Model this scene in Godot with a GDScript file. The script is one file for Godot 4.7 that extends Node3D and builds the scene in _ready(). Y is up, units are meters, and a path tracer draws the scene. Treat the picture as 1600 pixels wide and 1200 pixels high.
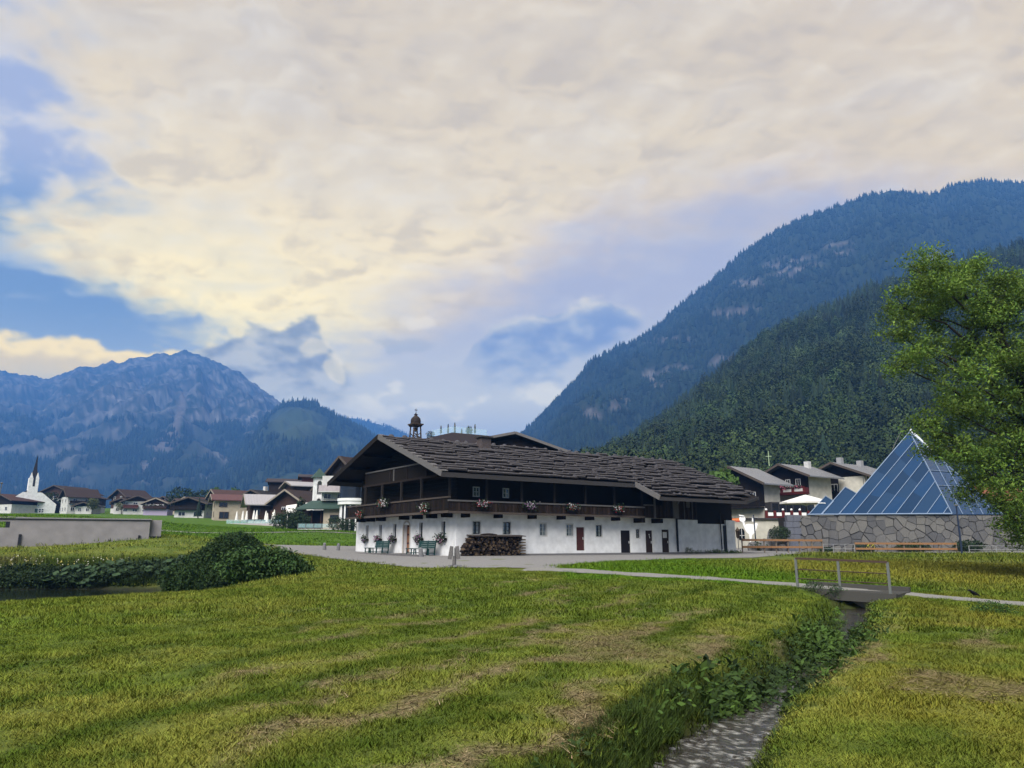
extends Node3D
# An alpine farmhouse in a mown meadow, with a village, a glass pyramid and mountains behind it. Metres, y up; the camera stands at the origin and looks along -z.

var M := {}
var rng := RandomNumberGenerator.new()
var taken := {}


# ---------------------------------------------------------------- mesh collector
class MB:
	var v := PackedVector3Array()
	var n := PackedVector3Array()
	var c := PackedColorArray()
	var col := Color.WHITE

	func tri(a: Vector3, b: Vector3, d: Vector3, out := Vector3.ZERO) -> void:
		var m := (d - a).cross(b - a)
		if out != Vector3.ZERO and m.dot(out) < 0.0:
			var t := b
			b = d
			d = t
			m = -m
		m = m.normalized()
		v.append(a); v.append(b); v.append(d)
		n.append(m); n.append(m); n.append(m)
		c.append(col); c.append(col); c.append(col)

	func trin(a: Vector3, b: Vector3, d: Vector3, na: Vector3, nb: Vector3, nd: Vector3) -> void:
		if (d - a).cross(b - a).dot(na + nb + nd) < 0.0:
			v.append(a); v.append(d); v.append(b)
			n.append(na); n.append(nd); n.append(nb)
		else:
			v.append(a); v.append(b); v.append(d)
			n.append(na); n.append(nb); n.append(nd)
		c.append(col); c.append(col); c.append(col)

	func quad(a: Vector3, b: Vector3, d: Vector3, e: Vector3, out := Vector3.ZERO) -> void:
		tri(a, b, d, out)
		tri(a, d, e, out)

	func box(o: Vector3, s: Vector3, t := Basis.IDENTITY) -> void:
		var h := s * 0.5
		var p := []
		for i in 8:
			p.append(o + t * Vector3(h.x * (1.0 if i & 1 else -1.0), h.y * (1.0 if i & 2 else -1.0), h.z * (1.0 if i & 4 else -1.0)))
		quad(p[0], p[1], p[3], p[2], -t.z)
		quad(p[4], p[5], p[7], p[6], t.z)
		quad(p[0], p[2], p[6], p[4], -t.x)
		quad(p[1], p[3], p[7], p[5], t.x)
		quad(p[0], p[1], p[5], p[4], -t.y)
		quad(p[2], p[3], p[7], p[6], t.y)

	func bx(x0: float, x1: float, y0: float, y1: float, z0: float, z1: float) -> void:
		box(Vector3(x0 + x1, y0 + y1, z0 + z1) * 0.5, Vector3(absf(x1 - x0), absf(y1 - y0), absf(z1 - z0)))

	# a straight beam from p to q, w wide and h high
	func beam(p: Vector3, q: Vector3, w: float, h: float, up := Vector3.UP) -> void:
		var d := (q - p).normalized()
		if absf(d.dot(up)) > 0.99:
			up = Vector3.RIGHT
		var s := d.cross(up).normalized()
		box((p + q) * 0.5, Vector3(w, h, p.distance_to(q)), Basis(s, s.cross(d), -d))

	func tube(p: Vector3, q: Vector3, r0: float, r1: float, k := 7, caps := true) -> void:
		var d := (q - p).normalized()
		var s := d.cross(Vector3.UP if absf(d.y) < 0.95 else Vector3.RIGHT).normalized()
		var t := d.cross(s)
		for i in k:
			var a0 := TAU * i / k
			var a1 := TAU * (i + 1) / k
			var e0 := s * cos(a0) + t * sin(a0)
			var e1 := s * cos(a1) + t * sin(a1)
			trin(p + e0 * r0, p + e1 * r0, q + e1 * r1, e0, e1, e1)
			trin(p + e0 * r0, q + e1 * r1, q + e0 * r1, e0, e1, e0)
			if caps:
				tri(p, p + e0 * r0, p + e1 * r0, -d)
				tri(q, q + e0 * r1, q + e1 * r1, d)

	# a turned body about the y axis: profile of (radius, height)
	func lathe(o: Vector3, prof: Array, k := 12) -> void:
		for j in prof.size() - 1:
			var a: Vector2 = prof[j]
			var b: Vector2 = prof[j + 1]
			var sl := Vector2(b.y - a.y, a.x - b.x).normalized()
			for i in k:
				var u0 := Vector3(cos(TAU * i / k), 0, sin(TAU * i / k))
				var u1 := Vector3(cos(TAU * (i + 1) / k), 0, sin(TAU * (i + 1) / k))
				var n0 := u0 * sl.x + Vector3.UP * sl.y
				var n1 := u1 * sl.x + Vector3.UP * sl.y
				trin(o + u0 * a.x + Vector3.UP * a.y, o + u1 * a.x + Vector3.UP * a.y, o + u1 * b.x + Vector3.UP * b.y, n0, n1, n1)
				trin(o + u0 * a.x + Vector3.UP * a.y, o + u1 * b.x + Vector3.UP * b.y, o + u0 * b.x + Vector3.UP * b.y, n0, n1, n0)

	# a flat polygon (convex) pulled to a solid: points in 3-D, pushed along d
	func prism(pts: Array, d: Vector3) -> void:
		var m := Vector3.ZERO
		for p in pts:
			m += p
		m /= pts.size()
		for i in pts.size():
			var a: Vector3 = pts[i]
			var b: Vector3 = pts[(i + 1) % pts.size()]
			tri(m, a, b, -d)
			tri(m + d, a + d, b + d, d)
			quad(a, b, b + d, a + d, (a + b) * 0.5 - m)

	# an uneven stone
	func stone(o: Vector3, s: Vector3, r: RandomNumberGenerator, k := 6) -> void:
		var ring := []
		for j in 3:
			var y: float = [-0.8, 0.0, 0.8][j]
			var q := []
			for i in k:
				var a := TAU * (i + 0.3 * j) / k
				var w: float = [0.75, 1.0, 0.65][j] * r.randf_range(0.8, 1.15)
				q.append(o + Vector3(cos(a) * w * s.x, y * s.y, sin(a) * w * s.z) * 0.5)
			ring.append(q)
		for j in 2:
			for i in k:
				var a: Vector3 = ring[j][i]
				var b: Vector3 = ring[j][(i + 1) % k]
				quad(a, b, ring[j + 1][(i + 1) % k], ring[j + 1][i], (a + b) * 0.5 - o)
		for i in k:
			tri(o + Vector3(0, s.y * 0.5, 0), ring[2][i], ring[2][(i + 1) % k], Vector3.UP)

	func mesh() -> ArrayMesh:
		var arr := []
		arr.resize(Mesh.ARRAY_MAX)
		arr[Mesh.ARRAY_VERTEX] = v
		arr[Mesh.ARRAY_NORMAL] = n
		arr[Mesh.ARRAY_COLOR] = c
		var m := ArrayMesh.new()
		m.add_surface_from_arrays(Mesh.PRIMITIVE_TRIANGLES, arr)
		return m


func numbered(called: String) -> String:
	taken[called] = taken.get(called, 0) + 1
	return called if taken[called] == 1 else "%s_%03d" % [called, taken[called] - 1]


func tag(o: Node, label: String, category: String, group := "", kind := "") -> Node:
	o.set_meta("label", label)
	o.set_meta("category", category)
	if group:
		o.set_meta("group", group)
	if kind:
		o.set_meta("kind", kind)
	return o


func thing(called: String, label: String, category: String, at := Vector3.ZERO, turn := 0.0, group := "") -> Node3D:
	var o := Node3D.new()
	o.name = numbered(called)
	add_child(o)
	o.position = at
	o.rotation.y = turn
	tag(o, label, category, group)
	return o


func put(parent: Node, called: String, mesh: Mesh, m: Material, kind := "", label := "") -> MeshInstance3D:
	var o := MeshInstance3D.new()
	o.name = numbered(called) if parent == self else called
	o.mesh = mesh
	o.material_override = m
	parent.add_child(o, true)
	if kind:
		o.set_meta("kind", kind)
	if label:
		o.set_meta("label", label)
	return o


func part(parent: Node, called: String, b: MB, m: Material, kind := "", label := "") -> MeshInstance3D:
	return put(parent, called, b.mesh(), m, kind, label)


func pbox(parent: Node, called: String, x0: float, x1: float, y0: float, y1: float, z0: float, z1: float, m: Material) -> MeshInstance3D:
	var b := MB.new()
	b.bx(x0, x1, y0, y1, z0, z1)
	return part(parent, called, b, m)


func scatter(parent: Node, called: String, mesh: Mesh, m: Material, where: Array, tints: Array, kind := "stuff") -> MultiMeshInstance3D:
	var mm := MultiMesh.new()
	mm.transform_format = MultiMesh.TRANSFORM_3D
	mm.use_colors = tints.size() > 0
	mm.mesh = mesh
	mm.instance_count = where.size()
	for i in where.size():
		mm.set_instance_transform(i, where[i])
		if tints.size():
			mm.set_instance_color(i, tints[i])
	var o := MultiMeshInstance3D.new()
	o.name = numbered(called) if parent == self else called
	o.multimesh = mm
	o.material_override = m
	parent.add_child(o, true)
	if kind:
		o.set_meta("kind", kind)
	return o


# ---------------------------------------------------------------- materials
func lin(r: float, g: float, b: float) -> Color:
	return Color(r, g, b).linear_to_srgb()


func noise_tex(freq: float, lo: float, hi: float, seed_ := 1, oct := 4, size := 512, kind := FastNoiseLite.TYPE_SIMPLEX_SMOOTH, as_normal := false, bump := 4.0) -> NoiseTexture2D:
	var f := FastNoiseLite.new()
	f.noise_type = kind
	f.frequency = freq
	f.seed = seed_
	f.fractal_octaves = oct
	var t := NoiseTexture2D.new()
	t.width = size
	t.height = size
	t.seamless = true
	t.noise = f
	if as_normal:
		t.as_normal_map = true
		t.bump_strength = bump
	else:
		var g := Gradient.new()
		g.set_color(0, Color(lo, lo, lo))
		g.set_color(1, Color(hi, hi, hi))
		t.color_ramp = g
	return t


var tex := {}


# a plain or mottled material; grain: a shared texture name; size: metres per repeat
func mat(called: String, c: Color, rough := 0.8, grain := "", size := 1.0, relief := 0.0) -> StandardMaterial3D:
	var m := StandardMaterial3D.new()
	m.resource_name = called
	m.albedo_color = c
	m.roughness = rough
	m.metallic_specular = 0.3
	if grain:
		m.albedo_texture = tex[grain]
		m.uv1_triplanar = true
		m.uv1_scale = Vector3.ONE / size
		if relief > 0.0 and tex.has(grain + "_n"):
			m.normal_enabled = true
			m.normal_texture = tex[grain + "_n"]
			m.normal_scale = relief
	M[called] = m
	return m


func vmat(called: String, rough := 0.9, grain := "", size := 1.0, relief := 0.0) -> StandardMaterial3D:
	var m := mat(called, Color.WHITE, rough, grain, size, relief)
	m.vertex_color_use_as_albedo = true
	return m


func fbm(seed_: int, freq: float, oct := 4, ridged := false) -> FastNoiseLite:
	var f := FastNoiseLite.new()
	f.seed = seed_
	f.frequency = freq
	f.noise_type = FastNoiseLite.TYPE_SIMPLEX_SMOOTH
	f.fractal_type = FastNoiseLite.FRACTAL_RIDGED if ridged else FastNoiseLite.FRACTAL_FBM
	f.fractal_octaves = oct
	return f


func sm(a: float, b: float, x: float) -> float:
	return smoothstep(a, b, x)


func lines(pts: Array, x: float) -> float:
	if x <= pts[0][0]:
		return pts[0][1]
	for i in pts.size() - 1:
		if x <= pts[i + 1][0]:
			return lerpf(pts[i][1], pts[i + 1][1], (x - pts[i][0]) / (pts[i + 1][0] - pts[i][0]))
	return pts[-1][1]


# ---------------------------------------------------------------- sky: evening cloud sheet over clear blue, bluish lower clouds
var sn1 := fbm(11, 1.0, 5)
var sn2 := fbm(23, 1.0, 5)
var sn3 := fbm(37, 1.0, 4)
const EXPOSURE := 5.5
const FOG := 0.00025
const AIR := Vector3(0.085, 0.255, 0.68)  # what the haze itself adds, at this exposure


func blot(a: float, e: float, ca: float, ce: float, ra: float, re: float, warp: float) -> float:
	var d := Vector2((a - ca) / ra, (e - ce) / re).length()
	return 1.0 - sm(0.55, 1.1, d + warp)


func sky_color(d: Vector3) -> Color:
	var a := rad_to_deg(atan2(d.x, -d.z))
	var e := rad_to_deg(asin(clampf(d.y, -1, 1)))
	e = maxf(e, 0.0)
	var q := Vector3(d.x, 0.0, d.z) / (maxf(d.y, 0.0) + 0.16)
	var n1 := sn1.get_noise_3d(q.x * 1.1, 3.0, q.z * 0.9)
	var n2 := sn2.get_noise_3d(q.x * 2.6 + n1 * 0.8, 7.0, q.z * 2.2)
	var n3 := sn3.get_noise_3d(d.x * 9.0, d.y * 16.0, d.z * 9.0)
	var n4 := sn2.get_noise_3d(d.x * 22.0 + 5.0, d.y * 40.0, d.z * 22.0)
	var n5 := sn2.get_noise_3d(q.x * 3.4 - q.z * 1.1 + n2 * 0.7, 11.0, q.z * 5.6 + q.x * 0.9)
	var n6 := sn1.get_noise_3d(q.x * 9.0 - q.z * 3.0, 15.0, q.z * 13.0 + n5 * 1.5)
	var n7 := sn1.get_noise_3d(d.x * 14.0, d.y * 26.0, d.z * 14.0)
	# clear air
	var c := Color(0.66, 0.74, 0.87).lerp(Color(0.46, 0.61, 0.82), sm(8.0, 17.0, e))
	c = c.lerp(Color(0.64, 0.71, 0.87), sm(19.5, 26.0, e))
	var side := sm(-31.0, -10.0, a) * (1.0 - sm(50.0, 70.0, a))
	c = c.lerp(Color(0.72, 0.77, 0.87).lerp(Color(0.66, 0.71, 0.85), sm(10.0, 20.0, e)), side)
	# thin veils in the clear part
	c = c.lerp(Color(0.80, 0.83, 0.89), 0.55 * sm(-0.05, 0.55, n2 + 0.5 * n5) * sm(6.0, 11.0, e) * (1.0 - 0.6 * side))
	c = c.lerp(Color(0.83, 0.84, 0.89), 0.8 * sm(-0.22, 0.38, n3 + 0.5 * n5 + 0.35 * n6) * sm(20.0, 24.0, e) * (1.0 - side))
	# low grey-cream band along the horizon, its upper edge lit
	var warm := exp(-pow((a + 22.0) / 17.0, 2.0) - pow((e - 15.5) / 8.0, 2.0))
	var edge := 13.3 + 0.9 * n3 + 0.9 * n4 + 0.25 * (a + 30.0) * 0.2
	var lowb := (1.0 - sm(edge - 0.25, edge + 0.35, e)) * (1.0 - sm(-28.0, -20.0, a)) * sm(-70.0, -52.0, a)
	c = c.lerp(Color(0.84, 0.80, 0.77).lerp(Color(0.72, 0.75, 0.81), sm(edge - 1.0, edge - 3.5, e)), lowb * 0.9)
	c = c.lerp(Color(0.99, 0.92, 0.79), lowb * sm(edge - 1.3, edge - 0.35, e) * 0.75)
	# the big warm sheet, feathered at its edges
	var lb := lines([[13.0, -22.0], [14.0, -26.0], [15.5, -25.0], [16.5, -27.5], [18.0, -31.0], [20.0, -34.5], [22.0, -34.0], [25.0, -31.0], [27.0, -31.5], [29.5, -34.0], [33.0, -38.0], [40.0, -46.0]], e)
	var eb := lines([[-45.0, 12.0], [-26.0, 12.5], [-16.0, 13.4], [-10.0, 14.8], [-5.0, 16.3], [0.0, 18.5], [5.0, 21.0], [11.0, 22.8], [18.0, 23.6], [25.0, 23.0], [38.0, 18.0], [45.0, 13.0]], a)
	var wob := n2 * 3.0 + n3 * 3.0 + n5 * 2.6 + n4 * 1.4 + n6 * 1.6
	var sheet := sm(-4.6, 4.6, a - lb + wob * 1.15) * sm(-2.6, 4.4, e - eb + wob * 0.5)
	var far := sm(-0.16, 0.22, n1 + 0.35 * n2 + 0.14) * sm(9.0, 22.0, e)
	sheet = lerpf(sheet, far, sm(40.0, 58.0, absf(a)))
	sheet = lerpf(sheet, far * 0.6 + 0.35, sm(44.0, 60.0, e))
	var cream := Color(0.910, 0.868, 0.808).lerp(Color(0.842, 0.808, 0.775), sm(22.0, 34.0, e + n1 * 6.0))
	cream = cream.lerp(Color(0.835, 0.795, 0.765), sm(10.0, 32.0, a) * 0.6)
	cream = cream.lerp(Color(0.995, 0.945, 0.82), warm)
	# thinner towards the lower right, where it turns mauve
	cream = cream.lerp(Color(0.77, 0.755, 0.82), 0.75 * (1.0 - sm(0.0, 6.5, e - eb + wob * 0.5)) * sm(-14.0, -4.0, a))
	var streak := n2 * 0.20 + n5 * 0.55 + n6 * 0.62 + n3 * 0.12 + n7 * 0.25
	cream = cream.lerp(Color(0.68, 0.675, 0.72), clampf(streak * 0.85 - 0.05, 0.0, 0.38))
	cream = cream.lerp(Color(0.985, 0.955, 0.90), clampf(-streak * 0.8 - 0.02, 0.0, 0.4))
	c = c.lerp(cream, sheet * clampf(0.94 + 0.25 * n5, 0.0, 1.0))
	# lower bluish clouds, ragged, with faintly lit upper edges
	var w := n3 * 0.55 + n4 * 0.45
	var t1 := lines([[-27.0, 12.2], [-23.5, 13.6], [-20.0, 15.2], [-18.0, 15.9], [-16.0, 16.6], [-15.3, 16.2], [-14.4, 14.2], [-11.5, 11.0]], a + n7 * 1.2) + w * 1.3 + n7 * 1.5
	var k1 := (1.0 - sm(-0.5, 0.55, e - t1)) * sm(-27.0, -22.0, a + n7 * 3.0) * (1.0 - sm(-15.2, -11.0, a + w * 3.0 + n7 * 3.0)) * sm(7.0, 12.5, e + w * 3.0)
	c = c.lerp(Color(0.46, 0.57, 0.76).lerp(Color(0.69, 0.74, 0.84), clampf(0.22 + n4 * 1.0 + n5 * 0.7 + n7 * 0.7 + (t1 - e) * 0.12, 0.0, 1.0)), k1 * 0.80)
	var r1 := blot(a, e, -15.7, 14.8, 1.1, 0.8, w * 1.3 + n7) + blot(a, e, -13.9, 12.6, 0.9, 1.0, w * 1.4 + n7)
	c = c.lerp(Color(0.93, 0.90, 0.86), clampf(r1, 0.0, 1.0) * 0.55)
	var t2 := lines([[-4.0, 13.4], [-2.4, 15.9], [-1.4, 16.8], [1.0, 17.1], [4.0, 17.7], [6.0, 18.3], [7.4, 18.5], [9.0, 18.1], [11.5, 17.0]], a + n7 * 0.8) + w * 0.8 + n7 * 0.7 + n4 * 0.3
	var b2 := lines([[-4.0, 12.6], [0.0, 11.4], [4.0, 12.0], [8.0, 14.6], [11.5, 16.9]], a) + w * 1.6 + n7
	var k2 := (1.0 - sm(-0.2, 0.22, e - t2)) * sm(-1.4, 2.4, e - b2) * sm(-4.6, -1.6, a + w * 2.0 + n7 * 2.0) * (1.0 - sm(9.0, 11.6, a + n7))
	c = c.lerp(Color(0.50, 0.62, 0.83).lerp(Color(0.70, 0.76, 0.87), clampf((t2 - e) * 0.15 + n4 * 0.6 + n7 * 0.6 - 0.05, 0.0, 1.0)), k2 * 0.95)
	var rim2 := sm(-1.2, -0.2, e - t2 + n4 * 0.5) * (1.0 - sm(-0.25, 0.45, e - t2)) * sm(-3.6, -1.6, a) * (1.0 - sm(9.0, 11.4, a))
	c = c.lerp(Color(0.87, 0.86, 0.87), rim2 * 0.7 * clampf(0.75 + n7 * 1.5, 0.2, 1.0))
	var k3 := maxf(blot(a, e, -11.8, 10.0, 5.2, 1.4, w * 1.4 + n7), blot(a, e, 2.2, 11.3, 3.2, 0.9, w * 1.4 + n7))
	c = c.lerp(Color(0.86, 0.87, 0.90), k3 * 0.6 * (1.0 - k1))
	c = c.lerp(Color(0.90, 0.89, 0.89), 0.5 * blot(a, e, -7.3, 16.7, 1.5, 0.5, w * 1.6 + n7))
	c = c.lerp(Color(0.62, 0.69, 0.82), 0.45 * blot(a, e, -9.0, 15.0, 3.2, 0.6, w * 1.5 + n7))
	# the haze between here and the cloud dims and blues the sky: the cloud itself is so much brighter and warmer
	var o := c.srgb_to_linear()
	var through := exp(-FOG * minf(1070.0 / maxf(sin(deg_to_rad(e)), 0.01), 5600.0))
	through = maxf(through, 0.2)
	var k := 1.0 / (EXPOSURE * through)
	return Color(maxf(o.r - AIR.x * (1.0 - through), 0.05) * k, maxf(o.g - AIR.y * (1.0 - through), 0.05) * k, maxf(o.b - AIR.z * (1.0 - through), 0.05) * k)


func sky_dir(x: float, y: float, w: int, h: int) -> Vector3:
	var u := (x + 0.5) / w
	var el := (0.5 - (y + 0.5) / h) * PI
	var az := (u - 0.5) * TAU
	return Vector3(sin(az) * cos(el), sin(el), -cos(az) * cos(el))


func make_sky() -> Image:
	var w := 3072
	var h := 1536
	var im := Image.create(384, 192, false, Image.FORMAT_RGBF)
	for y in 192:
		for x in 384:
			im.set_pixel(x, y, sky_color(sky_dir(x, mini(y, 96), 384, 192)))
	im.resize(w, h, Image.INTERPOLATE_CUBIC)
	var x0 := int(w * (0.5 - 42.0 / 360.0))
	var x1 := int(w * (0.5 + 42.0 / 360.0))
	for y in range(int(h * (0.5 - 43.0 / 180.0)), h / 2 + 2):
		for x in range(x0, x1):
			im.set_pixel(x, y, sky_color(sky_dir(x, y, w, h)))
	# Godot's panorama begins at -z
	var o := Image.create(w, h, false, Image.FORMAT_RGBF)
	o.blit_rect(im, Rect2i(w / 2, 0, w / 2, h), Vector2i(0, 0))
	o.blit_rect(im, Rect2i(0, 0, w / 2, h), Vector2i(w / 2, 0))
	return o


# ---------------------------------------------------------------- terrain: a thin-plate surface through surveyed heights (x, height, z)
const SURVEY := [
	[0.00, 0.00, 0.00], [-9.00, 0.00, -2.00], [9.00, 0.00, -2.00], [0.00, 0.00, -6.00], [-8.00, 0.00, -10.00], [0.00, 0.02, -12.00], [9.00, -0.05, -10.00], [-16.00, -0.05, -15.00],
	[15.00, -0.15, -15.00], [0.00, 0.00, 25.00], [-40.00, -0.30, 10.00], [40.00, -0.30, 10.00], [-2.00, 0.08, -20.00], [22.00, -0.30, -18.00], [-14.71, -0.06, -22.00], [-13.46, -0.08, -24.00],
	[-11.99, -0.14, -27.00], [-10.41, -0.11, -31.00], [-8.55, 0.21, -35.00], [-4.99, 0.31, -37.00], [-22.77, -1.70, -32.00], [-19.66, -1.70, -34.00], [-17.53, -1.50, -36.50], [-24.91, -1.50, -28.00],
	[-27.04, -1.90, -38.00], [-23.13, -1.90, -40.00], [-20.18, -1.60, -42.00], [-32.02, -1.90, -36.00], [-33.45, -0.90, -47.00], [-36.29, 0.00, -51.00], [-27.75, -0.80, -48.00], [-30.07, 0.10, -52.00],
	[-22.63, -0.60, -48.00], [-16.37, -0.10, -46.00], [-14.23, -0.35, -40.00], [-23.41, 0.70, -56.00], [-14.23, 0.50, -50.00], [-40.73, 1.15, -60.00], [-35.86, 1.49, -63.00], [-30.56, 2.03, -66.00],
	[-33.37, 2.37, -72.00], [-29.08, 1.78, -76.00], [-18.33, 1.11, -72.00], [-24.30, 2.92, -95.00], [-40.49, 2.92, -95.00], [-3.63, 0.70, -53.60], [-14.23, 0.86, -68.50], [20.97, 0.71, -70.70],
	[-10.56, 0.62, -52.00], [-2.43, 0.52, -36.00], [1.43, 0.53, -34.00], [5.22, 0.37, -31.00], [8.42, 0.19, -28.60], [10.34, 0.01, -28.00], [11.77, -0.08, -27.00], [13.06, -0.14, -26.00],
	[16.03, -0.31, -24.00], [23.58, -0.06, -40.00], [30.48, 0.51, -60.00], [46.07, 0.47, -68.00], [11.66, 0.36, -46.00], [29.85, 0.72, -80.00], [52.91, 0.74, -78.00], [35.64, 0.87, -105.00],
	[-27.46, 3.47, -115.00], [-44.18, 3.95, -115.00], [-81.32, 7.85, -190.00], [-57.35, 4.91, -100.00], [-160.45, 11.67, -260.00], [-126.40, 11.07, -250.00], [-55.24, 6.89, -190.00], [0.00, 1.30, -100.00],
	[16.01, 1.00, -90.00], [0.00, 4.00, -200.00], [0.00, 14.00, -400.00], [-298.89, 22.00, -420.00], [-523.06, 22.00, -420.00], [-149.45, 20.00, -420.00], [142.33, 12.00, -400.00], [124.54, 3.00, -200.00],
	[99.63, 0.50, -80.00], [498.15, 14.00, -400.00], [-124.54, 4.00, -100.00], [-56.04, 0.00, -45.00], [31.13, -0.50, -25.00],
]
var tps_w := PackedFloat64Array()
var grid := PackedFloat32Array()
const GX := -64.0
const GZ := -104.0
const GN := 256
const GM := 232
const STREAM := [Vector2(0.1, -3.5), Vector2(0.85, -5.5), Vector2(1.58, -7.2), Vector2(2.65, -9.3), Vector2(4.6, -12.4), Vector2(6.9, -16.2), Vector2(9.6, -21.8), Vector2(11.9, -27.0), Vector2(12.6, -29.0)]
const PATH_LINE := [Vector2(0.9, -36.5), Vector2(2.0, -34.0), Vector2(5.2, -31.0), Vector2(8.4, -28.9), Vector2(10.3, -28.3), Vector2(11.9, -27.5), Vector2(13.2, -26.6), Vector2(16.2, -24.4), Vector2(20.5, -21.6), Vector2(30.0, -16.0)]


func solve_survey() -> void:
	var m := SURVEY.size()
	var n := m + 3
	var a := []
	for i in n:
		var r := PackedFloat64Array()
		r.resize(n + 1)
		a.append(r)
	for i in m:
		var p: Array = SURVEY[i]
		for j in m:
			var q: Array = SURVEY[j]
			var r2: float = (pow(p[0] - q[0], 2.0) + pow(p[2] - q[2], 2.0)) * 0.01
			a[i][j] = 0.5 * r2 * log(r2 + 1e-9) + (0.02 if i == j else 0.0)
		a[i][m] = 1.0
		a[i][m + 1] = p[0] * 0.1
		a[i][m + 2] = p[2] * 0.1
		a[m][i] = 1.0
		a[m + 1][i] = p[0] * 0.1
		a[m + 2][i] = p[2] * 0.1
		a[i][n] = p[1]
	for k in n:
		var best := k
		for i in range(k, n):
			if absf(a[i][k]) > absf(a[best][k]):
				best = i
		var t: PackedFloat64Array = a[k]
		a[k] = a[best]
		a[best] = t
		var rk: PackedFloat64Array = a[k]
		for i in range(k + 1, n):
			var ri: PackedFloat64Array = a[i]
			var f := ri[k] / rk[k]
			if f != 0.0:
				for j in range(k, n + 1):
					ri[j] -= f * rk[j]
				a[i] = ri
	tps_w.resize(n)
	for k in range(n - 1, -1, -1):
		var s: float = a[k][n]
		for j in range(k + 1, n):
			s -= a[k][j] * tps_w[j]
		tps_w[k] = s / a[k][k]
	grid.resize(GN * GM)
	for j in GM:
		for i in GN:
			grid[j * GN + i] = tps(GX + i * 0.5, GZ + j * 0.5)


func tps(x: float, z: float) -> float:
	var m := SURVEY.size()
	var s := tps_w[m] + tps_w[m + 1] * x * 0.1 + tps_w[m + 2] * z * 0.1
	for i in m:
		var p: Array = SURVEY[i]
		var dx: float = p[0] - x
		var dz: float = p[2] - z
		var r2 := (dx * dx + dz * dz) * 0.01
		s += tps_w[i] * 0.5 * r2 * log(r2 + 1e-9)
	return s


func seg_d(p: Vector2, l: Array) -> float:
	var best := 1e9
	for i in l.size() - 1:
		best = minf(best, p.distance_squared_to(Geometry2D.get_closest_point_to_segment(p, l[i], l[i + 1])))
	return sqrt(best)


# signed distance to the right of the stream's line
func stream_d(x: float, z: float) -> float:
	return seg_d(Vector2(x, z), STREAM)


func raw_h(x: float, z: float) -> float:
	var gx := (x - GX) * 2.0
	var gz := (z - GZ) * 2.0
	if gx < 0.0 or gz < 0.0 or gx >= GN - 1.001 or gz >= GM - 1.001:
		var r := sqrt(x * x + z * z)
		if r <= 430.0:
			return tps(x, z)
		var k := 430.0 / r
		var b := tps(x * k, z * k)
		return lerpf(b, 15.0, sm(430.0, 700.0, r))
	var i := int(gx)
	var j := int(gz)
	var fx := gx - i
	var fz := gz - j
	var o := j * GN + i
	return lerpf(lerpf(grid[o], grid[o + 1], fx), lerpf(grid[o + GN], grid[o + GN + 1], fx), fz)


var hn := fbm(5, 0.35, 3)


func hgt(x: float, z: float) -> float:
	var h := raw_h(x, z)
	if x > -3.0 and x < 18.0 and z < 0.0 and z > -33.0:
		var d := stream_d(x, z) + 0.12 * hn.get_noise_2d(x * 3.0, z * 3.0)
		if d < 2.4:
			var by := sm(-23.5, -26.5, z)
			h -= 0.62 * (1.0 - sm(0.32 + 0.75 * by, 0.85 + 1.1 * by, d)) * (1.0 - sm(-26.7, -27.7, z)) + 0.08 * (1.0 - sm(0.6, 2.0, d)) * (1.0 - sm(-25.0, -27.0, z))
	if x < -8.0 and z < -26.0 and z > -48.0:
		h -= 0.75 * (1.0 - sm(0.45, 1.0, Vector2((x + 24.0) / 12.0, (z + 38.8) / 7.4).length()))
	if z > -48.0 and z < 0.0 and absf(x) < 40.0:
		h += 0.05 * hn.get_noise_2d(x, z) * sm(2.0, 6.0, -z)
	return h


# mown meadow: swaths run beside the stream; clippings lie in rows
var gn1 := fbm(61, 0.22, 4)
var gn2 := fbm(62, 1.1, 4)
var gn3 := fbm(63, 0.05, 3)


func straw(x: float, z: float) -> float:
	var s := x * 0.88 + z * 0.48
	var al := -z * 0.88 + x * 0.48
	if z < -34.0 or z > 0.0:
		return 0.0
	var w := gn1.get_noise_2d(x * 1.6, z * 1.6)
	var k := 0.0
	var p := gn1.get_noise_2d(al * 0.9 + 40.0, s * 0.4)
	for r in [[-5.0, 0.24, 5.0, 19.0], [-3.35, 0.16, 5.0, 16.0], [-6.2, 0.10, 6.0, 20.0], [-7.6, 0.2, 7.0, 26.0], [-9.1, 0.12, 8.0, 24.0], [-10.6, 0.22, 9.0, 24.0], [-12.6, 0.15, 11.0, 26.0], [0.6, 0.2, 15.0, 22.0], [-1.0, 0.22, 11.0, 22.0], [-2.2, 0.12, 9.0, 20.0], [2.1, 0.5, 4.0, 7.5], [3.6, 0.6, 8.6, 11.5], [3.9, 0.5, 5.0, 7.0]]:
		var dd: float = absf(s - r[0] + w * 0.9) / r[1]
		k = maxf(k, (1.0 - sm(0.3, 1.6, dd)) * sm(r[2] - 1.5, r[2] + 1.0, al) * (1.0 - sm(r[3] - 1.5, r[3] + 2.0, al)) * sm(-0.34, 0.16, p) * 0.95)
	# loose heap in the middle of the meadow
	k = maxf(k, (1.0 - sm(0.4, 1.2, Vector2((x - 1.7) / 1.0, (z + 13.2) / 2.0).length() + w * 0.9)) * 0.6)
	k = maxf(k, (1.0 - sm(0.4, 1.1, Vector2((x - 5.3) / 0.75, (z + 9.6) / 1.2).length() + w * 0.9)))
	return clampf(k, 0.0, 1.0)


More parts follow.
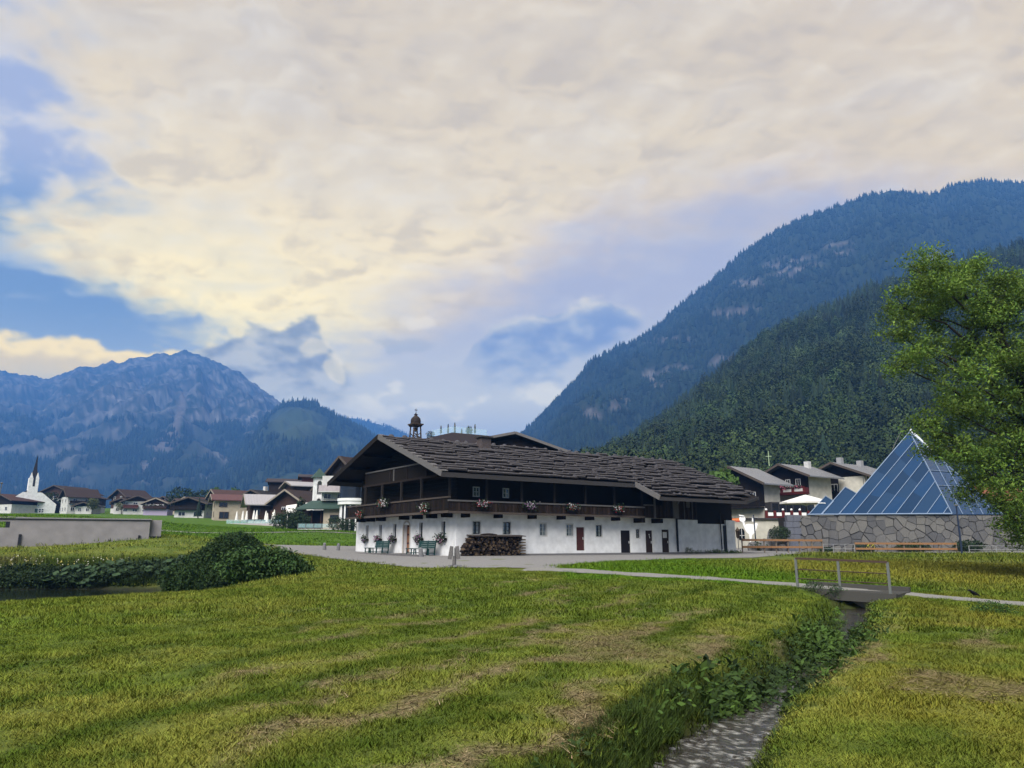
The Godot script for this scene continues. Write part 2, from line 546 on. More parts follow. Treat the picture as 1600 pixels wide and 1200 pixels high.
func ground_color(x: float, z: float) -> Color:
	var a := gn1.get_noise_2d(x, z)
	var b := gn2.get_noise_2d(x, z)
	var g := gn3.get_noise_2d(x, z)
	var green := Color(0.172, 0.238, 0.032)
	var dark := Color(0.080, 0.132, 0.016)
	var yel := Color(0.256, 0.280, 0.050)
	var c := green.lerp(yel, clampf(0.35 + a * 1.0 + g * 0.8, 0.0, 1.0))
	c = c.lerp(dark, clampf(b * 1.35 + 0.10 - a * 0.3, 0.0, 0.85))
	var s := x * 0.88 + z * 0.48
	if z < 0.0 and z > -40.0:
		# uncut lips between the swaths
		var lip := pow(0.5 + 0.5 * cos((s + 0.5 * a) * TAU / 2.15), 4.0) * sm(-14.0, -12.0, s) * (1.0 - sm(1.0, 2.0, s))
		c = c.lerp(dark, lip * clampf(0.78 + a * 1.2, 0.0, 0.95))
		c = c.lerp(Color(0.40, 0.315, 0.17), straw(x, z) * (0.65 + 0.35 * b))
		if x > 0.5:
			var side := x - lines([[3.5, 0.1], [5.5, 0.85], [7.2, 1.58], [9.3, 2.65], [12.4, 4.6], [16.2, 6.9], [21.8, 9.6], [27.0, 11.9], [40.0, 14.0]], -z)
			c = c.lerp(Color(0.250, 0.250, 0.038), sm(0.8, 2.2, side) * clampf(0.35 + a * 1.4, 0.0, 0.85) * (1.0 - sm(26.0, 30.0, -z)))
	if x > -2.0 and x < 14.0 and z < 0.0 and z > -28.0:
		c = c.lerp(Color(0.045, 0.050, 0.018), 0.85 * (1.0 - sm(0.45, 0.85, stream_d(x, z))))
	# field beyond the path: vivid on the left, parched in the middle on the right
	if z < -28.0 and x > 2.0:
		c = c.lerp(Color(0.115, 0.250, 0.014), (1.0 - sm(10.0, 19.0, x + a * 3.0)) * 0.8)
		var dry := (1.0 - sm(0.5, 1.2, Vector2((x - 26.0) / 13.0, (z + 44.0) / 13.0).length() + a * 0.5))
		c = c.lerp(Color(0.300, 0.300, 0.044), dry * 0.85)
	if z < -64.0 and x < 4.0:
		c = c.lerp(Color(0.100, 0.225, 0.016), sm(-64.0, -84.0, z) * 0.85)
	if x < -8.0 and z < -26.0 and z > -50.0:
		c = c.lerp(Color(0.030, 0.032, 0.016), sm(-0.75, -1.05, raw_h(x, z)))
	return c


func build_ground() -> void:
	var v := PackedVector3Array()
	var c := PackedColorArray()
	var idx := PackedInt32Array()
	var ang := []
	var t := -180.0
	while t < 180.0:
		ang.append(deg_to_rad(t))
		t += 0.42 if absf(t) < 62.0 else (2.0 if absf(t) < 90.0 else 6.0)
	ang.append(PI)
	var rad := [0.0]
	var r := 1.2
	while r < 430.0:
		rad.append(r)
		r *= 1.0225
	rad.append_array([430.0, 520.0, 640.0, 800.0, 1200.0, 2000.0, 3500.0, 5600.0])
	for q in rad:
		for w in ang:
			var x: float = sin(w) * q
			var z: float = -cos(w) * q
			v.append(Vector3(x, hgt(x, z), z))
			var k := ground_color(x, z)
			c.append(k)
	var na := ang.size()
	for j in rad.size() - 1:
		for i in na - 1:
			var o := j * na + i
			idx.append_array([o, o + na, o + 1, o + 1, o + na, o + na + 1])
	var o2 := put(self, "ground", grid_mesh(v, c, idx), M.turf)
	tag(o2, "mown green and yellow meadow between farmhouse and mountains", "meadow", "", "structure")


# an indexed sheet with smooth normals
func grid_mesh(v: PackedVector3Array, c: PackedColorArray, idx: PackedInt32Array) -> ArrayMesh:
	var n := PackedVector3Array()
	n.resize(v.size())
	for k in range(0, idx.size(), 3):
		var a := idx[k]
		var b := idx[k + 1]
		var d := idx[k + 2]
		var m := (v[d] - v[a]).cross(v[b] - v[a])
		n[a] += m
		n[b] += m
		n[d] += m
	for k in n.size():
		n[k] = n[k].normalized() if n[k].length_squared() > 1e-12 else Vector3.UP
	var arr := []
	arr.resize(Mesh.ARRAY_MAX)
	arr[Mesh.ARRAY_VERTEX] = v
	arr[Mesh.ARRAY_NORMAL] = n
	if c.size():
		arr[Mesh.ARRAY_COLOR] = c
	arr[Mesh.ARRAY_INDEX] = idx
	var m2 := ArrayMesh.new()
	m2.add_surface_from_arrays(Mesh.PRIMITIVE_TRIANGLES, arr)
	return m2


# a sheet laid over the ground along a line of centre points with half widths
func strip(called: String, line: Array, lift: float, m: Material, label: String, category: String) -> void:
	var v := PackedVector3Array()
	var idx := PackedInt32Array()
	var rows := []
	for i in line.size() - 1:
		var a: Vector3 = line[i]
		var b: Vector3 = line[i + 1]
		var k := maxi(2, int(Vector2(a.x, a.y).distance_to(Vector2(b.x, b.y)) / 0.8))
		for j in k:
			rows.append(a.lerp(b, float(j) / k))
	rows.append(line[-1])
	var cols := 7
	for i in rows.size():
		var p: Vector3 = rows[i]
		var q: Vector3 = rows[mini(i + 1, rows.size() - 1)]
		var o: Vector3 = rows[maxi(i - 1, 0)]
		var d := Vector2(q.x - o.x, q.y - o.y).normalized()
		var s := Vector2(-d.y, d.x)
		for j in cols:
			var f := (float(j) / (cols - 1) * 2.0 - 1.0)
			var wob := 1.0 + 0.10 * hn.get_noise_2d(p.x * 5.0 + f * 30.0, p.y * 5.0)
			var x := p.x + s.x * f * p.z * wob
			var z := p.y + s.y * f * p.z * wob
			v.append(Vector3(x, hgt(x, z) + lift, z))
	for i in rows.size() - 1:
		for j in cols - 1:
			var o3 := i * cols + j
			idx.append_array([o3, o3 + 1, o3 + cols, o3 + 1, o3 + cols + 1, o3 + cols])
	# keep faces turned upwards
	var e := (v[idx[2]] - v[idx[0]]).cross(v[idx[1]] - v[idx[0]])
	if e.y < 0.0:
		for k in range(0, idx.size(), 3):
			var w := idx[k + 1]
			idx[k + 1] = idx[k + 2]
			idx[k + 2] = w
	tag(put(self, called, grid_mesh(v, PackedColorArray(), idx), m), label, category, "", "structure")


# a flat area with an outline, laid over the ground
func area(called: String, outline: PackedVector2Array, lift: float, step: float, m: Material, label: String, category: String) -> void:
	var lo := outline[0]
	var hi := outline[0]
	for p in outline:
		lo = lo.min(p)
		hi = hi.max(p)
	var b := MB.new()
	var x := lo.x
	while x < hi.x:
		var z := lo.y
		while z < hi.y:
			var cell := PackedVector2Array([Vector2(x, z), Vector2(x + step, z), Vector2(x + step, z + step), Vector2(x, z + step)])
			for poly in Geometry2D.intersect_polygons(cell, outline):
				var tri := Geometry2D.triangulate_polygon(poly)
				for k in range(0, tri.size(), 3):
					var w := []
					for e in 3:
						var p: Vector2 = poly[tri[k + e]]
						w.append(Vector3(p.x, hgt(p.x, p.y) + lift, p.y))
					b.tri(w[0], w[1], w[2], Vector3.UP)
			z += step
		x += step
	tag(part(self, called, b, m), label, category, "", "structure")


# ---------------------------------------------------------------- mountains
# a ridge: [azimuth in degrees, elevation in degrees, distance] as surveyed from the meadow
class Massif:
	var ridge: Array
	var near: Array
	var power := 1.0
	var rough := 0.0
	var base := 10.0
	var na: FastNoiseLite
	var nb: FastNoiseLite

	func at(k: int, a: float) -> float:
		if a <= ridge[0][0]:
			return ridge[0][k]
		for i in ridge.size() - 1:
			if a <= ridge[i + 1][0]:
				var t: float = (a - ridge[i][0]) / (ridge[i + 1][0] - ridge[i][0])
				return lerpf(ridge[i][k], ridge[i + 1][k], t)
		return ridge[-1][k]

	# t runs from 0 at the foot to 1 on the ridge, then on to 2 down the far side
	func pos(a: float, t: float) -> Vector3:
		var d1: float = at(2, a)
		var d0: float = d1 * near[0]
		var top: float = d1 * tan(deg_to_rad(at(1, a))) + 1.65
		var d := lerpf(d0, d1, t)
		var h: float
		if t <= 1.0:
			h = lerpf(base, top, pow(t, power))
		else:
			h = lerpf(top, base * 0.4, pow(t - 1.0, 1.3))
		var r := deg_to_rad(a)
		var p := Vector3(sin(r) * d, h, -cos(r) * d)
		var amp := rough * (0.35 + 0.65 * clampf(t * 1.6 - 0.2, 0.0, 1.0)) * sin(PI * clampf(t, 0.0, 1.0) * 0.94) * (1.0 if t < 1.0 else 0.0)
		if t < 1.0:
			var n1 := na.get_noise_3d(a * 14.0 + t * 120.0, t * 190.0, 0.0)
			var n2 := nb.get_noise_2d(p.x, p.z)
			p.y += amp * (n1 * 0.42 + n2 * 0.55)
			var lim := 0.995 * tan(deg_to_rad(at(1, a))) * d
			p.y = minf(p.y, lerpf(top, lim, sm2(1.0, 0.93, t)))
		p.y += rough * (0.05 * nb.get_noise_2d(p.x * 6.0, p.z * 6.0) + 0.10 * absf(na.get_noise_2d(p.x * 0.35, p.z * 0.35)) * clampf(2.0 - t, 0.0, 1.0))
		return p

	func sm2(a: float, b: float, x: float) -> float:
		return smoothstep(a, b, x)


func build_range(called: String, label: String, g: Massif, a0: float, a1: float, na: int, nt: int, paint: Callable, m: Material) -> void:
	var v := PackedVector3Array()
	var c := PackedColorArray()
	var idx := PackedInt32Array()
	var rows := nt + 9
	for j in rows:
		var t := float(j) / nt if j <= nt else 1.0 + float(j - nt) / 8.0
		for i in na:
			var a := lerpf(a0, a1, float(i) / (na - 1))
			var p := g.pos(a, t)
			v.append(p)
			c.append(paint.call(a, t, p))
	for j in rows - 1:
		for i in na - 1:
			var o := j * na + i
			idx.append_array([o, o + na, o + 1, o + 1, o + na, o + na + 1])
	tag(put(self, called, grid_mesh(v, c, idx), m), label, "mountain", "", "structure")


var pn1 := fbm(71, 0.01, 5)
var pn2 := fbm(72, 0.035, 4)
var pn3 := fbm(73, 0.0035, 4)
const FOREST := Color(0.014, 0.025, 0.014)
const ROCK := Color(0.15, 0.145, 0.142)


func oval(a: float, t: float, ca: float, ct: float, ra: float, rt: float) -> float:
	return 1.0 - sm(0.3, 1.15, Vector2((a - ca) / ra, (t - ct) / rt).length())


func el(p: Vector3) -> float:
	return rad_to_deg(atan2(p.y - 1.65, Vector2(p.x, p.z).length()))


func rock_right(a: float, t: float, p: Vector3) -> float:
	var e := el(p)
	var k := 0.0
	for s in [[21.8, 19.8, 2.6, 1.0], [25.3, 20.6, 1.4, 0.7], [19.0, 19.0, 2.0, 0.5], [11.2, 12.4, 1.5, 0.9], [8.0, 10.6, 2.0, 0.7], [13.0, 12.9, 1.6, 0.7], [16.5, 13.4, 1.5, 0.6], [2.6, 6.2, 0.8, 0.7], [6.2, 9.8, 1.2, 0.6], [12.5, 15.2, 2.2, 0.35], [17.5, 17.0, 2.4, 0.4], [31.0, 19.0, 1.0, 0.6]]:
		k = maxf(k, oval(a, e, s[0], s[1], s[2], s[3]))
	var n := pn2.get_noise_3d(p.x * 0.55, p.y * 0.9, p.z * 0.55)
	return k * sm(-0.12, 0.16, n + (k - 0.6) * 0.25)


func paint_right(a: float, t: float, p: Vector3) -> Color:
	var n := pn2.get_noise_3d(p.x, p.y, p.z)
	var c := FOREST.lerp(Color(0.03, 0.045, 0.02), clampf(0.3 + n + 0.6 * pn1.get_noise_3d(p.x, p.y, p.z), 0.0, 1.0))
	c = c.lerp(ROCK * Color(0.9 + n, 0.88 + n, 0.88 + n), rock_right(a, t, p))
	return c


func paint_near(a: float, t: float, p: Vector3) -> Color:
	return Color(0.02, 0.034, 0.015)


func paint_left(a: float, t: float, p: Vector3) -> Color:
	var e := el(p)
	var n := pn1.get_noise_3d(p.x * 0.4, p.y * 0.8, p.z * 0.4)
	var n2 := pn2.get_noise_3d(p.x * 0.35, p.y * 0.5, p.z * 0.35)
	var n3 := pn3.get_noise_3d(p.x, p.y, p.z)
	var c := FOREST.lerp(Color(0.036, 0.048, 0.030), clampf(0.4 + n2 + n, 0.0, 1.0))
	# bare rock and scree high up and on the flank
	var hi := sm(5.0, 12.0, e) * 0.30 * sm(-0.2, 0.3, n + n2 * 0.7)
	for s in [[-19.0, 8.2, 3.0, 2.2], [-33.0, 6.0, 4.5, 3.6], [-21.0, 6.2, 2.4, 1.6], [-27.5, 7.6, 3.0, 1.6], [-30.0, 8.4, 3.0, 1.4], [-23.0, 9.0, 2.6, 0.9], [-22.0, 4.4, 1.4, 0.8]]:
		hi = maxf(hi, 0.50 * oval(a, e, s[0], s[1], s[2], s[3]) * sm(-0.05, 0.25, n * 0.8 + n2 * 0.9 + 0.02))
	var n4 := pn2.get_noise_3d(p.x * 0.9, p.y * 1.4, p.z * 0.9)
	hi = clampf(hi + sm(7.5, 9.5, e) * (0.18 + n4 * 0.9 + n2 * 0.5), 0.0, 0.95)
	c = c.lerp(ROCK * Color(1.0 + n + n4, 1.0 + n + n4, 1.02 + n + n4), hi)
	# a scree channel that opens into a fan
	var ch := absf(a - lines([[4.5, -27.0], [6.2, -25.6], [7.4, -25.1], [9.0, -24.6], [11.5, -24.3]], e) + 0.25 * n2)
	var wid := lines([[4.5, 0.55], [5.5, 0.35], [7.0, 0.9], [8.0, 0.25], [11.5, 0.15]], e)
	c = c.lerp(Color(0.15, 0.135, 0.125), (1.0 - sm(wid * 0.5, wid * 1.3, ch)) * sm(4.4, 5.0, e) * (1.0 - sm(9.5, 12.0, e)) * 0.85)
	for s in [[-28.9, 2.9, 0.5, 0.55], [-26.2, 4.3, 0.7, 0.4], [-25.4, 4.6, 0.4, 0.35]]:
		c = c.lerp(Color(0.15, 0.155, 0.14), oval(a, e, s[0], s[1], s[2], s[3]) * 0.7)
	return c


func paint_knoll(a: float, t: float, p: Vector3) -> Color:
	var e := el(p)
	var n := pn2.get_noise_3d(p.x * 0.4, p.y * 0.6, p.z * 0.4)
	var c := FOREST.lerp(Color(0.045, 0.07, 0.03), clampf(0.4 + n, 0.0, 1.0))
	return c.lerp(Color(0.050, 0.074, 0.030), meadow_patch(a, e, n))


func meadow_patch(a: float, e: float, n: float) -> float:
	return clampf(maxf(oval(a, e, -16.4, 8.6, 2.7, 1.6), oval(a, e, -13.0, 7.3, 1.9, 0.55)) * 1.6 + n * 0.5 - 0.25, 0.0, 1.0)


func paint_far(a: float, t: float, p: Vector3) -> Color:
	var n := pn2.get_noise_3d(p.x * 0.3, p.y * 0.6, p.z * 0.3)
	return FOREST.lerp(Color(0.07, 0.10, 0.04), clampf(0.3 + n * 1.4, 0.0, 1.0))


func make_range(ridge: Array, near: float, power: float, rough: float, base: float, seed_: int) -> Massif:
	var g := Massif.new()
	g.ridge = ridge
	g.near = [near]
	g.power = power
	g.rough = rough
	g.base = base
	g.na = fbm(seed_, 0.012, 5, true)
	g.nb = fbm(seed_ + 1, 0.004, 5)
	return g


# ---------------------------------------------------------------- far trees
func spruce_mesh(r: RandomNumberGenerator, layers: int, k: int) -> ArrayMesh:
	var b := MB.new()
	b.tube(Vector3.ZERO, Vector3(0, 0.25, 0), 0.02, 0.015, 4, false)
	for j in layers:
		var f := float(j) / layers
		var y0 := 0.10 + 0.82 * f
		var rad := (0.21 * (1.0 - f) + 0.018) * r.randf_range(0.85, 1.15)
		var top := Vector3(r.randf_range(-0.01, 0.01), minf(1.0, y0 + 0.26 * (1.0 - f * 0.45)), r.randf_range(-0.01, 0.01))
		for i in k:
			var a0 := TAU * (i + r.randf_range(-0.2, 0.2)) / k + j * 0.7
			var a1 := a0 + TAU / k * 0.55
			var a2 := a0 - TAU / k * 0.55
			var tip := Vector3(cos(a0), 0, sin(a0)) * rad * r.randf_range(0.75, 1.25) + Vector3(0, y0 - 0.03, 0)
			var s1 := Vector3(cos(a1), 0, sin(a1)) * rad * 0.55 + Vector3(0, y0 + 0.03, 0)
			var s2 := Vector3(cos(a2), 0, sin(a2)) * rad * 0.55 + Vector3(0, y0 + 0.03, 0)
			var g := r.randf_range(0.75, 1.3)
			b.col = Color(g, g, g)
			var o1 := Vector3(cos(a0 + 0.3), 0.55, sin(a0 + 0.3)).normalized()
			var o2 := Vector3(cos(a0 - 0.3), 0.55, sin(a0 - 0.3)).normalized()
			b.trin(top, tip, s1, o1, o1, o1)
			b.trin(top, s2, tip, o2, o2, o2)
	return b.mesh()


# a leafy crown on a trunk, unit height; many small leaf clumps on the outside of uneven lobes
func leafy_mesh(r: RandomNumberGenerator, lobes: int, per: int, size: float) -> ArrayMesh:
	var b := MB.new()
	b.col = Color(0.5, 0.42, 0.35)
	b.tube(Vector3.ZERO, Vector3(0, 0.4, 0), 0.025, 0.015, 5, false)
	for j in lobes:
		var f := r.randf()
		var y := 0.28 + 0.55 * f
		var w := 0.25 * sin(PI * clampf(0.25 + f * 0.7, 0.0, 1.0))
		var a := r.randf() * TAU
		var o := Vector3(cos(a) * w * r.randf_range(0.3, 1.0), y, sin(a) * w * r.randf_range(0.3, 1.0))
		var rr := r.randf_range(0.11, 0.19)
		for i in per:
			var d := Vector3(r.randfn(), r.randfn() + 0.25, r.randfn()).normalized()
			var p := o + d * rr * r.randf_range(0.75, 1.08)
			var n := (d + Vector3(r.randfn(), r.randfn(), r.randfn()) * 0.45).normalized()
			var s := n.cross(Vector3(r.randfn(), r.randfn(), r.randfn())).normalized() * size * r.randf_range(0.7, 1.4)
			var t := n.cross(s)
			var g := r.randf_range(0.85, 1.2)
			b.col = Color(g, g * r.randf_range(0.95, 1.05), g * 0.9)
			var nn := (d * 0.85 + Vector3(0, 0.35, 0) + n * 0.3).normalized()
			b.trin(p - s, p + t, p + s, nn, nn, nn)
			b.trin(p + s * 0.4, p - t, p - s * 0.6, nn, nn, nn)
	return b.mesh()


func forest(called: String, label: String, g: Massif, a0: float, a1: float, count: int, meshes: Array, mats: Array, lo: float, hi: float, keep: Callable, tmin: float, tmax: float, category := "forest") -> void:
	var wheres := []
	var tints := []
	for k in meshes.size():
		wheres.append([])
		tints.append([])
	for i in count:
		var a := rng.randf_range(a0, a1)
		var t := rng.randf_range(tmin, tmax)
		var p := g.pos(a, t)
		var which: int = keep.call(a, t, p)
		if which < 0:
			continue
		var h := rng.randf_range(lo, hi)
		var w := h * rng.randf_range(0.85, 1.2)
		wheres[which].append(Transform3D(Basis(Vector3.UP, rng.randf() * TAU) * Basis.from_scale(Vector3(w, h, w)), p - Vector3(0, h * 0.06, 0)))
		var s := rng.randf_range(0.55, 1.6) * (1.0 + 0.9 * pn1.get_noise_3d(p.x * 1.6, p.y * 1.6, p.z * 1.6))
		tints[which].append(Color(s * rng.randf_range(0.9, 1.15), s, s * rng.randf_range(0.8, 1.0)))
	var root := Node3D.new()
	root.name = numbered(called)
	add_child(root)
	tag(root, label, category, "", "stuff")
	for k in meshes.size():
		if wheres[k].size():
			scatter(root, "tree_mass", meshes[k], mats[k], wheres[k], tints[k])


# ---------------------------------------------------------------- the old farmhouse: x runs along the long side, -z into the house, y = 0 at its foot
const FARM := Vector3(-3.986, 0.741, -53.63)
const FARM_TURN := 0.60048


func farm_xf() -> Transform3D:
	return Transform3D(Basis(Vector3.UP, FARM_TURN), FARM)


func roof_h(z: float) -> float:
	var v := -z
	if v > 8.8:
		return 9.5 - 0.291 * (v - 8.8)
	if v > -1.9:
		return 9.5 - 0.351 * (8.8 - v)
	return 9.5 - 0.351 * 10.7 - 0.45 * (-1.9 - v)


# a wall in the xy plane with openings [x0, x1, y0, y1]; depth runs from z0 to z1
func holed(b: MB, x0: float, x1: float, y0: float, y1: float, z0: float, z1: float, holes: Array, along_z := false) -> void:
	var xs := [x0, x1]
	for h in holes:
		xs.append(h[0])
		xs.append(h[1])
	xs.sort()
	for i in xs.size() - 1:
		var a: float = xs[i]
		var e: float = xs[i + 1]
		if e - a < 0.001:
			continue
		var y := y0
		var cuts := []
		for h in holes:
			if h[0] < (a + e) * 0.5 and h[1] > (a + e) * 0.5:
				cuts.append(h)
		cuts.sort_custom(func(p, q): return p[2] < q[2])
		for h in cuts:
			if h[2] > y:
				slab(b, a, e, y, h[2], z0, z1, along_z)
			y = h[3]
		if y1 > y:
			slab(b, a, e, y, y1, z0, z1, along_z)


func slab(b: MB, a: float, e: float, y0: float, y1: float, z0: float, z1: float, along_z: bool) -> void:
	if along_z:
		b.bx(z0, z1, y0, y1, -e, -a)
	else:
		b.bx(a, e, y0, y1, z0, z1)


# a casement in its opening: o is the middle of its lower edge, w wide, h high, out its outward direction
func casement(parent: Node, o: Vector3, w: float, h: float, turn: float, frame_m: Material, cols := 2, rows := 3, t := 0.05, curtains := true) -> void:
	var f := MB.new()
	f.bx(-w / 2, w / 2, 0, t, -0.03, 0.03)
	f.bx(-w / 2, w / 2, h - t, h, -0.03, 0.03)
	f.bx(-w / 2, -w / 2 + t, t, h - t, -0.03, 0.03)
	f.bx(w / 2 - t, w / 2, t, h - t, -0.03, 0.03)
	for i in range(1, cols):
		var x := -w / 2 + w * i / cols
		f.bx(x - t * 0.4, x + t * 0.4, t, h - t, -0.02, 0.026)
	for i in range(1, rows):
		var y := h * i / rows
		f.bx(-w / 2 + t, w / 2 - t, y - t * 0.25, y + t * 0.25, -0.02, 0.022)
	var o2 := part(parent, "window", f, frame_m)
	o2.position = o
	o2.rotation.y = turn
	var g := MB.new()
	g.bx(-w / 2 + 0.01, w / 2 - 0.01, 0.01, h - 0.01, -0.012, -0.004)
	part(o2, "pane", g, M.pane)
	var cu := MB.new()
	cu.bx(-w / 2 + 0.02, -w * 0.16, 0.03, h - 0.03, -0.10, -0.09)
	cu.bx(w * 0.16, w / 2 - 0.02, 0.03, h - 0.03, -0.10, -0.09)
	if curtains:
		part(o2, "curtain", cu, M.curtain)
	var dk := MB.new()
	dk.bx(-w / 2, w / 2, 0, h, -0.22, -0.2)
	part(o2, "room_shade", dk, M.dark_room)  # black panel behind the pane, added for the darkness of the unlit room


func build_farmhouse() -> void:
	var house := thing("farmhouse", "long white farmhouse with dark timber upper floor and stone-weighted shingle roof", "farmhouse", FARM, FARM_TURN)
	var r := RandomNumberGenerator.new()
	r.seed = 4242
	# ---- white ground floor
	var front := [[1.36, 2.03, 1.52, 2.42], [4.02, 4.7, 1.52, 2.42], [7.42, 8.08, 1.44, 2.38], [10.05, 10.7, 1.42, 2.34], [11.05, 11.9, 0.3, 2.12], [13.1, 13.75, 1.4, 2.3], [15.8, 16.9, 0.0, 1.92], [17.55, 17.98, 1.3, 2.02], [18.66, 19.5, 0.0, 1.94], [20.6, 21.5, 0.02, 2.03]]
	var side := [[15.42, 15.97, 1.3, 2.42], [12.63, 13.2, 1.3, 2.42], [9.8, 10.4, 1.3, 2.42], [7.35, 8.45, 0.1, 2.3], [5.15, 5.75, 1.3, 2.44], [1.6, 2.2, 1.3, 2.44]]
	var w := MB.new()
	holed(w, 0.0, 22.5, -0.7, 3.0, -0.5, 0.0, front)
	holed(w, 0.5, 18.1, -0.7, 3.0, 0.0, 0.5, side, true)
	w.bx(22.5, 25.2, -0.7, 2.92, -0.5, 0.03)
	w.bx(25.2, 29.1, -0.7, 2.6, -0.5, -0.12)
	w.bx(29.1, 30.3, -0.7, 2.97, -0.5, 0.02)
	w.bx(29.8, 30.3, -0.7, 2.9, -18.1, -0.5)
	w.bx(0.5, 29.8, -0.7, 2.9, -18.1, -17.6)
	part(house, "wall", w, M.limewash)
	# painted surrounds, slightly proud
	for h in front:
		if h[1] - h[0] < 0.75 and h[2] > 1.0:
			var sur := MB.new()
			sur.bx(h[0] - 0.09, h[0], h[2] - 0.09, h[3] + 0.09, -0.1, 0.012)
			sur.bx(h[1], h[1] + 0.09, h[2] - 0.09, h[3] + 0.09, -0.1, 0.012)
			sur.bx(h[0], h[1], h[3], h[3] + 0.09, -0.1, 0.012)
			sur.bx(h[0], h[1], h[2] - 0.09, h[2], -0.1, 0.02)
			part(house, "window_surround", sur, M.bright_lime)
	var plinth := MB.new()
	plinth.bx(0.03, 30.2, -0.7, 0.10, 0.0, 0.05)
	part(house, "plinth", plinth, M.stone_grey)
	for h in front:
		if h[1] - h[0] < 0.75 and h[2] > 1.0:
			casement(house, Vector3((h[0] + h[1]) / 2, h[2], -0.14), h[1] - h[0], h[3] - h[2], 0.0, M.black_wood if h[0] < 5.0 or h[0] > 12.0 else M.pale_frame)
	for h in side:
		if h[2] > 1.0:
			casement(house, Vector3(0.22, h[2], -(h[0] + h[1]) / 2), h[1] - h[0], h[3] - h[2], -PI / 2, M.black_wood, 2, 3, 0.05, false)
	# doors of the long side
	for d in [[11.05, 11.9, 0.3, 2.12, "red_paint"], [15.8, 16.9, 0.0, 1.92, "black_wood"], [18.66, 19.5, 0.0, 1.94, "door_wood"], [20.6, 21.5, 0.02, 2.03, "door_wood"]]:
		var b := MB.new()
		b.bx(d[0], d[1], d[2], d[3], -0.16, -0.10)
		if d[4] == "door_wood":
			for k in 3:
				b.bx(d[0] + 0.1, d[1] - 0.1, d[2] + 0.12 + k * 0.6, d[2] + 0.6 + k * 0.6, -0.10, -0.08)
		var o := part(house, "door", b, M[d[4]])
		var hd := MB.new()
		hd.bx(d[1] - 0.16, d[1] - 0.10, d[2] + 0.85, d[2] + 1.05, -0.08, -0.04)
		part(o, "handle", hd, M.bright_metal)
		if d[0] > 20.0:
			var sh := MB.new()
			sh.bx(d[0] + 0.2, d[1] - 0.22, 1.32, 1.82, -0.095, -0.07)
			part(o, "notice", sh, M.paper)
		if d[0] > 18.0 and d[0] < 19.0:
			var sg := MB.new()
			sg.box(Vector3(d[0] + 0.52, 1.45, -0.085), Vector3(0.05, 0.34, 0.02), Basis(Vector3(0, 0, 1), 0.3))
			sg.box(Vector3(d[0] + 0.5, 1.62, -0.085), Vector3(0.16, 0.05, 0.02))
			part(o, "door_ornament", sg, M.paper)
	# carved front door in the gable side
	var fd := MB.new()
	fd.bx(0.32, 0.38, 0.1, 2.3, -8.45, -7.35)
	var door := part(house, "door", fd, M.red_door)
	for k in 3:
		for j in 2:
			pbox(door, "door_panel", 0.29, 0.32, 0.25 + k * 0.68, 0.80 + k * 0.68, -8.35 + j * 0.5, -7.95 + j * 0.5, M.door_panel)
	var arch := MB.new()
	for k in 10:
		var a0 := PI * k / 10.0
		var a1 := PI * (k + 1) / 10.0
		var p := [Vector3(-0.02, 2.1 + 0.42 * sin(a0), -7.9 + 0.55 * cos(a0)), Vector3(-0.02, 2.1 + 0.42 * sin(a1), -7.9 + 0.55 * cos(a1)), Vector3(-0.02, 2.1 + 0.56 * sin(a1), -7.9 + 0.7 * cos(a1)), Vector3(-0.02, 2.1 + 0.56 * sin(a0), -7.9 + 0.7 * cos(a0))]
		arch.prism(p, Vector3(0.1, 0, 0))
	arch.bx(-0.02, 0.08, 0.0, 2.1, -7.35, -7.2)
	arch.bx(-0.02, 0.08, 0.0, 2.1, -8.6, -8.45)
	part(house, "door_surround", arch, M.cream_stone)
	# ---- timber upper floors
	var up := MB.new()
	var zs := [[-0.3, 3.0], [-0.3, roof_h(-0.3) - 0.32], [-8.8, roof_h(-8.8) - 0.32], [-17.8, roof_h(-17.8) - 0.32], [-17.8, 3.0]]
	var pts := []
	for q in zs:
		pts.append(Vector3(0.3, q[1], q[0]))
	up.prism(pts, Vector3(29.8, 0, 0))
	part(house, "timber_wall", up, M.old_wood)
	# lower wood wall under the deep eave on the right
	var lw := MB.new()
	lw.bx(22.5, 25.2, 2.92, 5.0, -0.3, -0.06)
	lw.bx(25.2, 30.25, 2.6, 5.0, -0.31, -0.2)
	part(house, "timber_wall", lw, M.old_wood)
	var lath := MB.new()
	for k in 15:
		var x := 22.6 + k * 0.175
		lath.col = Color(0.075, 0.050, 0.036) * (0.35 + 0.8 * fposmod(k * 0.618, 1.0))
		lath.bx(x, x + 0.15, 2.93, 4.9, -0.06, -0.02 + 0.015 * (k % 3))
	part(house, "cladding_boards", lath, M.warm_board, "stuff")
	for q in [[23.5, 0.10], [24.55, 0.09]]:
		pbox(house, "cladding_strip", q[0], q[0] + q[1], 2.95, 4.9, -0.02, 0.03, M.grey_wood)
	# logs and planks on the gable front
	var logs := MB.new()
	for k in 22:
		var y := 3.1 + k * 0.28
		var z0 := -0.32
		var z1 := -17.78
		while roof_h(z0) - 0.35 < y + 0.28 and z0 > -8.8:
			z0 -= 0.1
		while roof_h(z1) - 0.35 < y + 0.28 and z1 < -8.8:
			z1 += 0.1
		if z0 - z1 > 0.4:
			logs.bx(0.19 + 0.03 * (k % 2), 0.30, y, y + 0.25, z1, z0)
	part(house, "gable_logs", logs, M.old_wood, "stuff")
	# ---- roof
	var roof := MB.new()
	var T := func(u: float, v: float) -> Vector3: return Vector3(u, roof_h(-v) - 0.12, -v)
	var dn := Vector3(0, -0.16, 0)
	roof.prism([T.call(-2.35, 8.8), T.call(31.2, 8.8), T.call(29.85, -1.9), T.call(-2.35, -1.9)], dn)
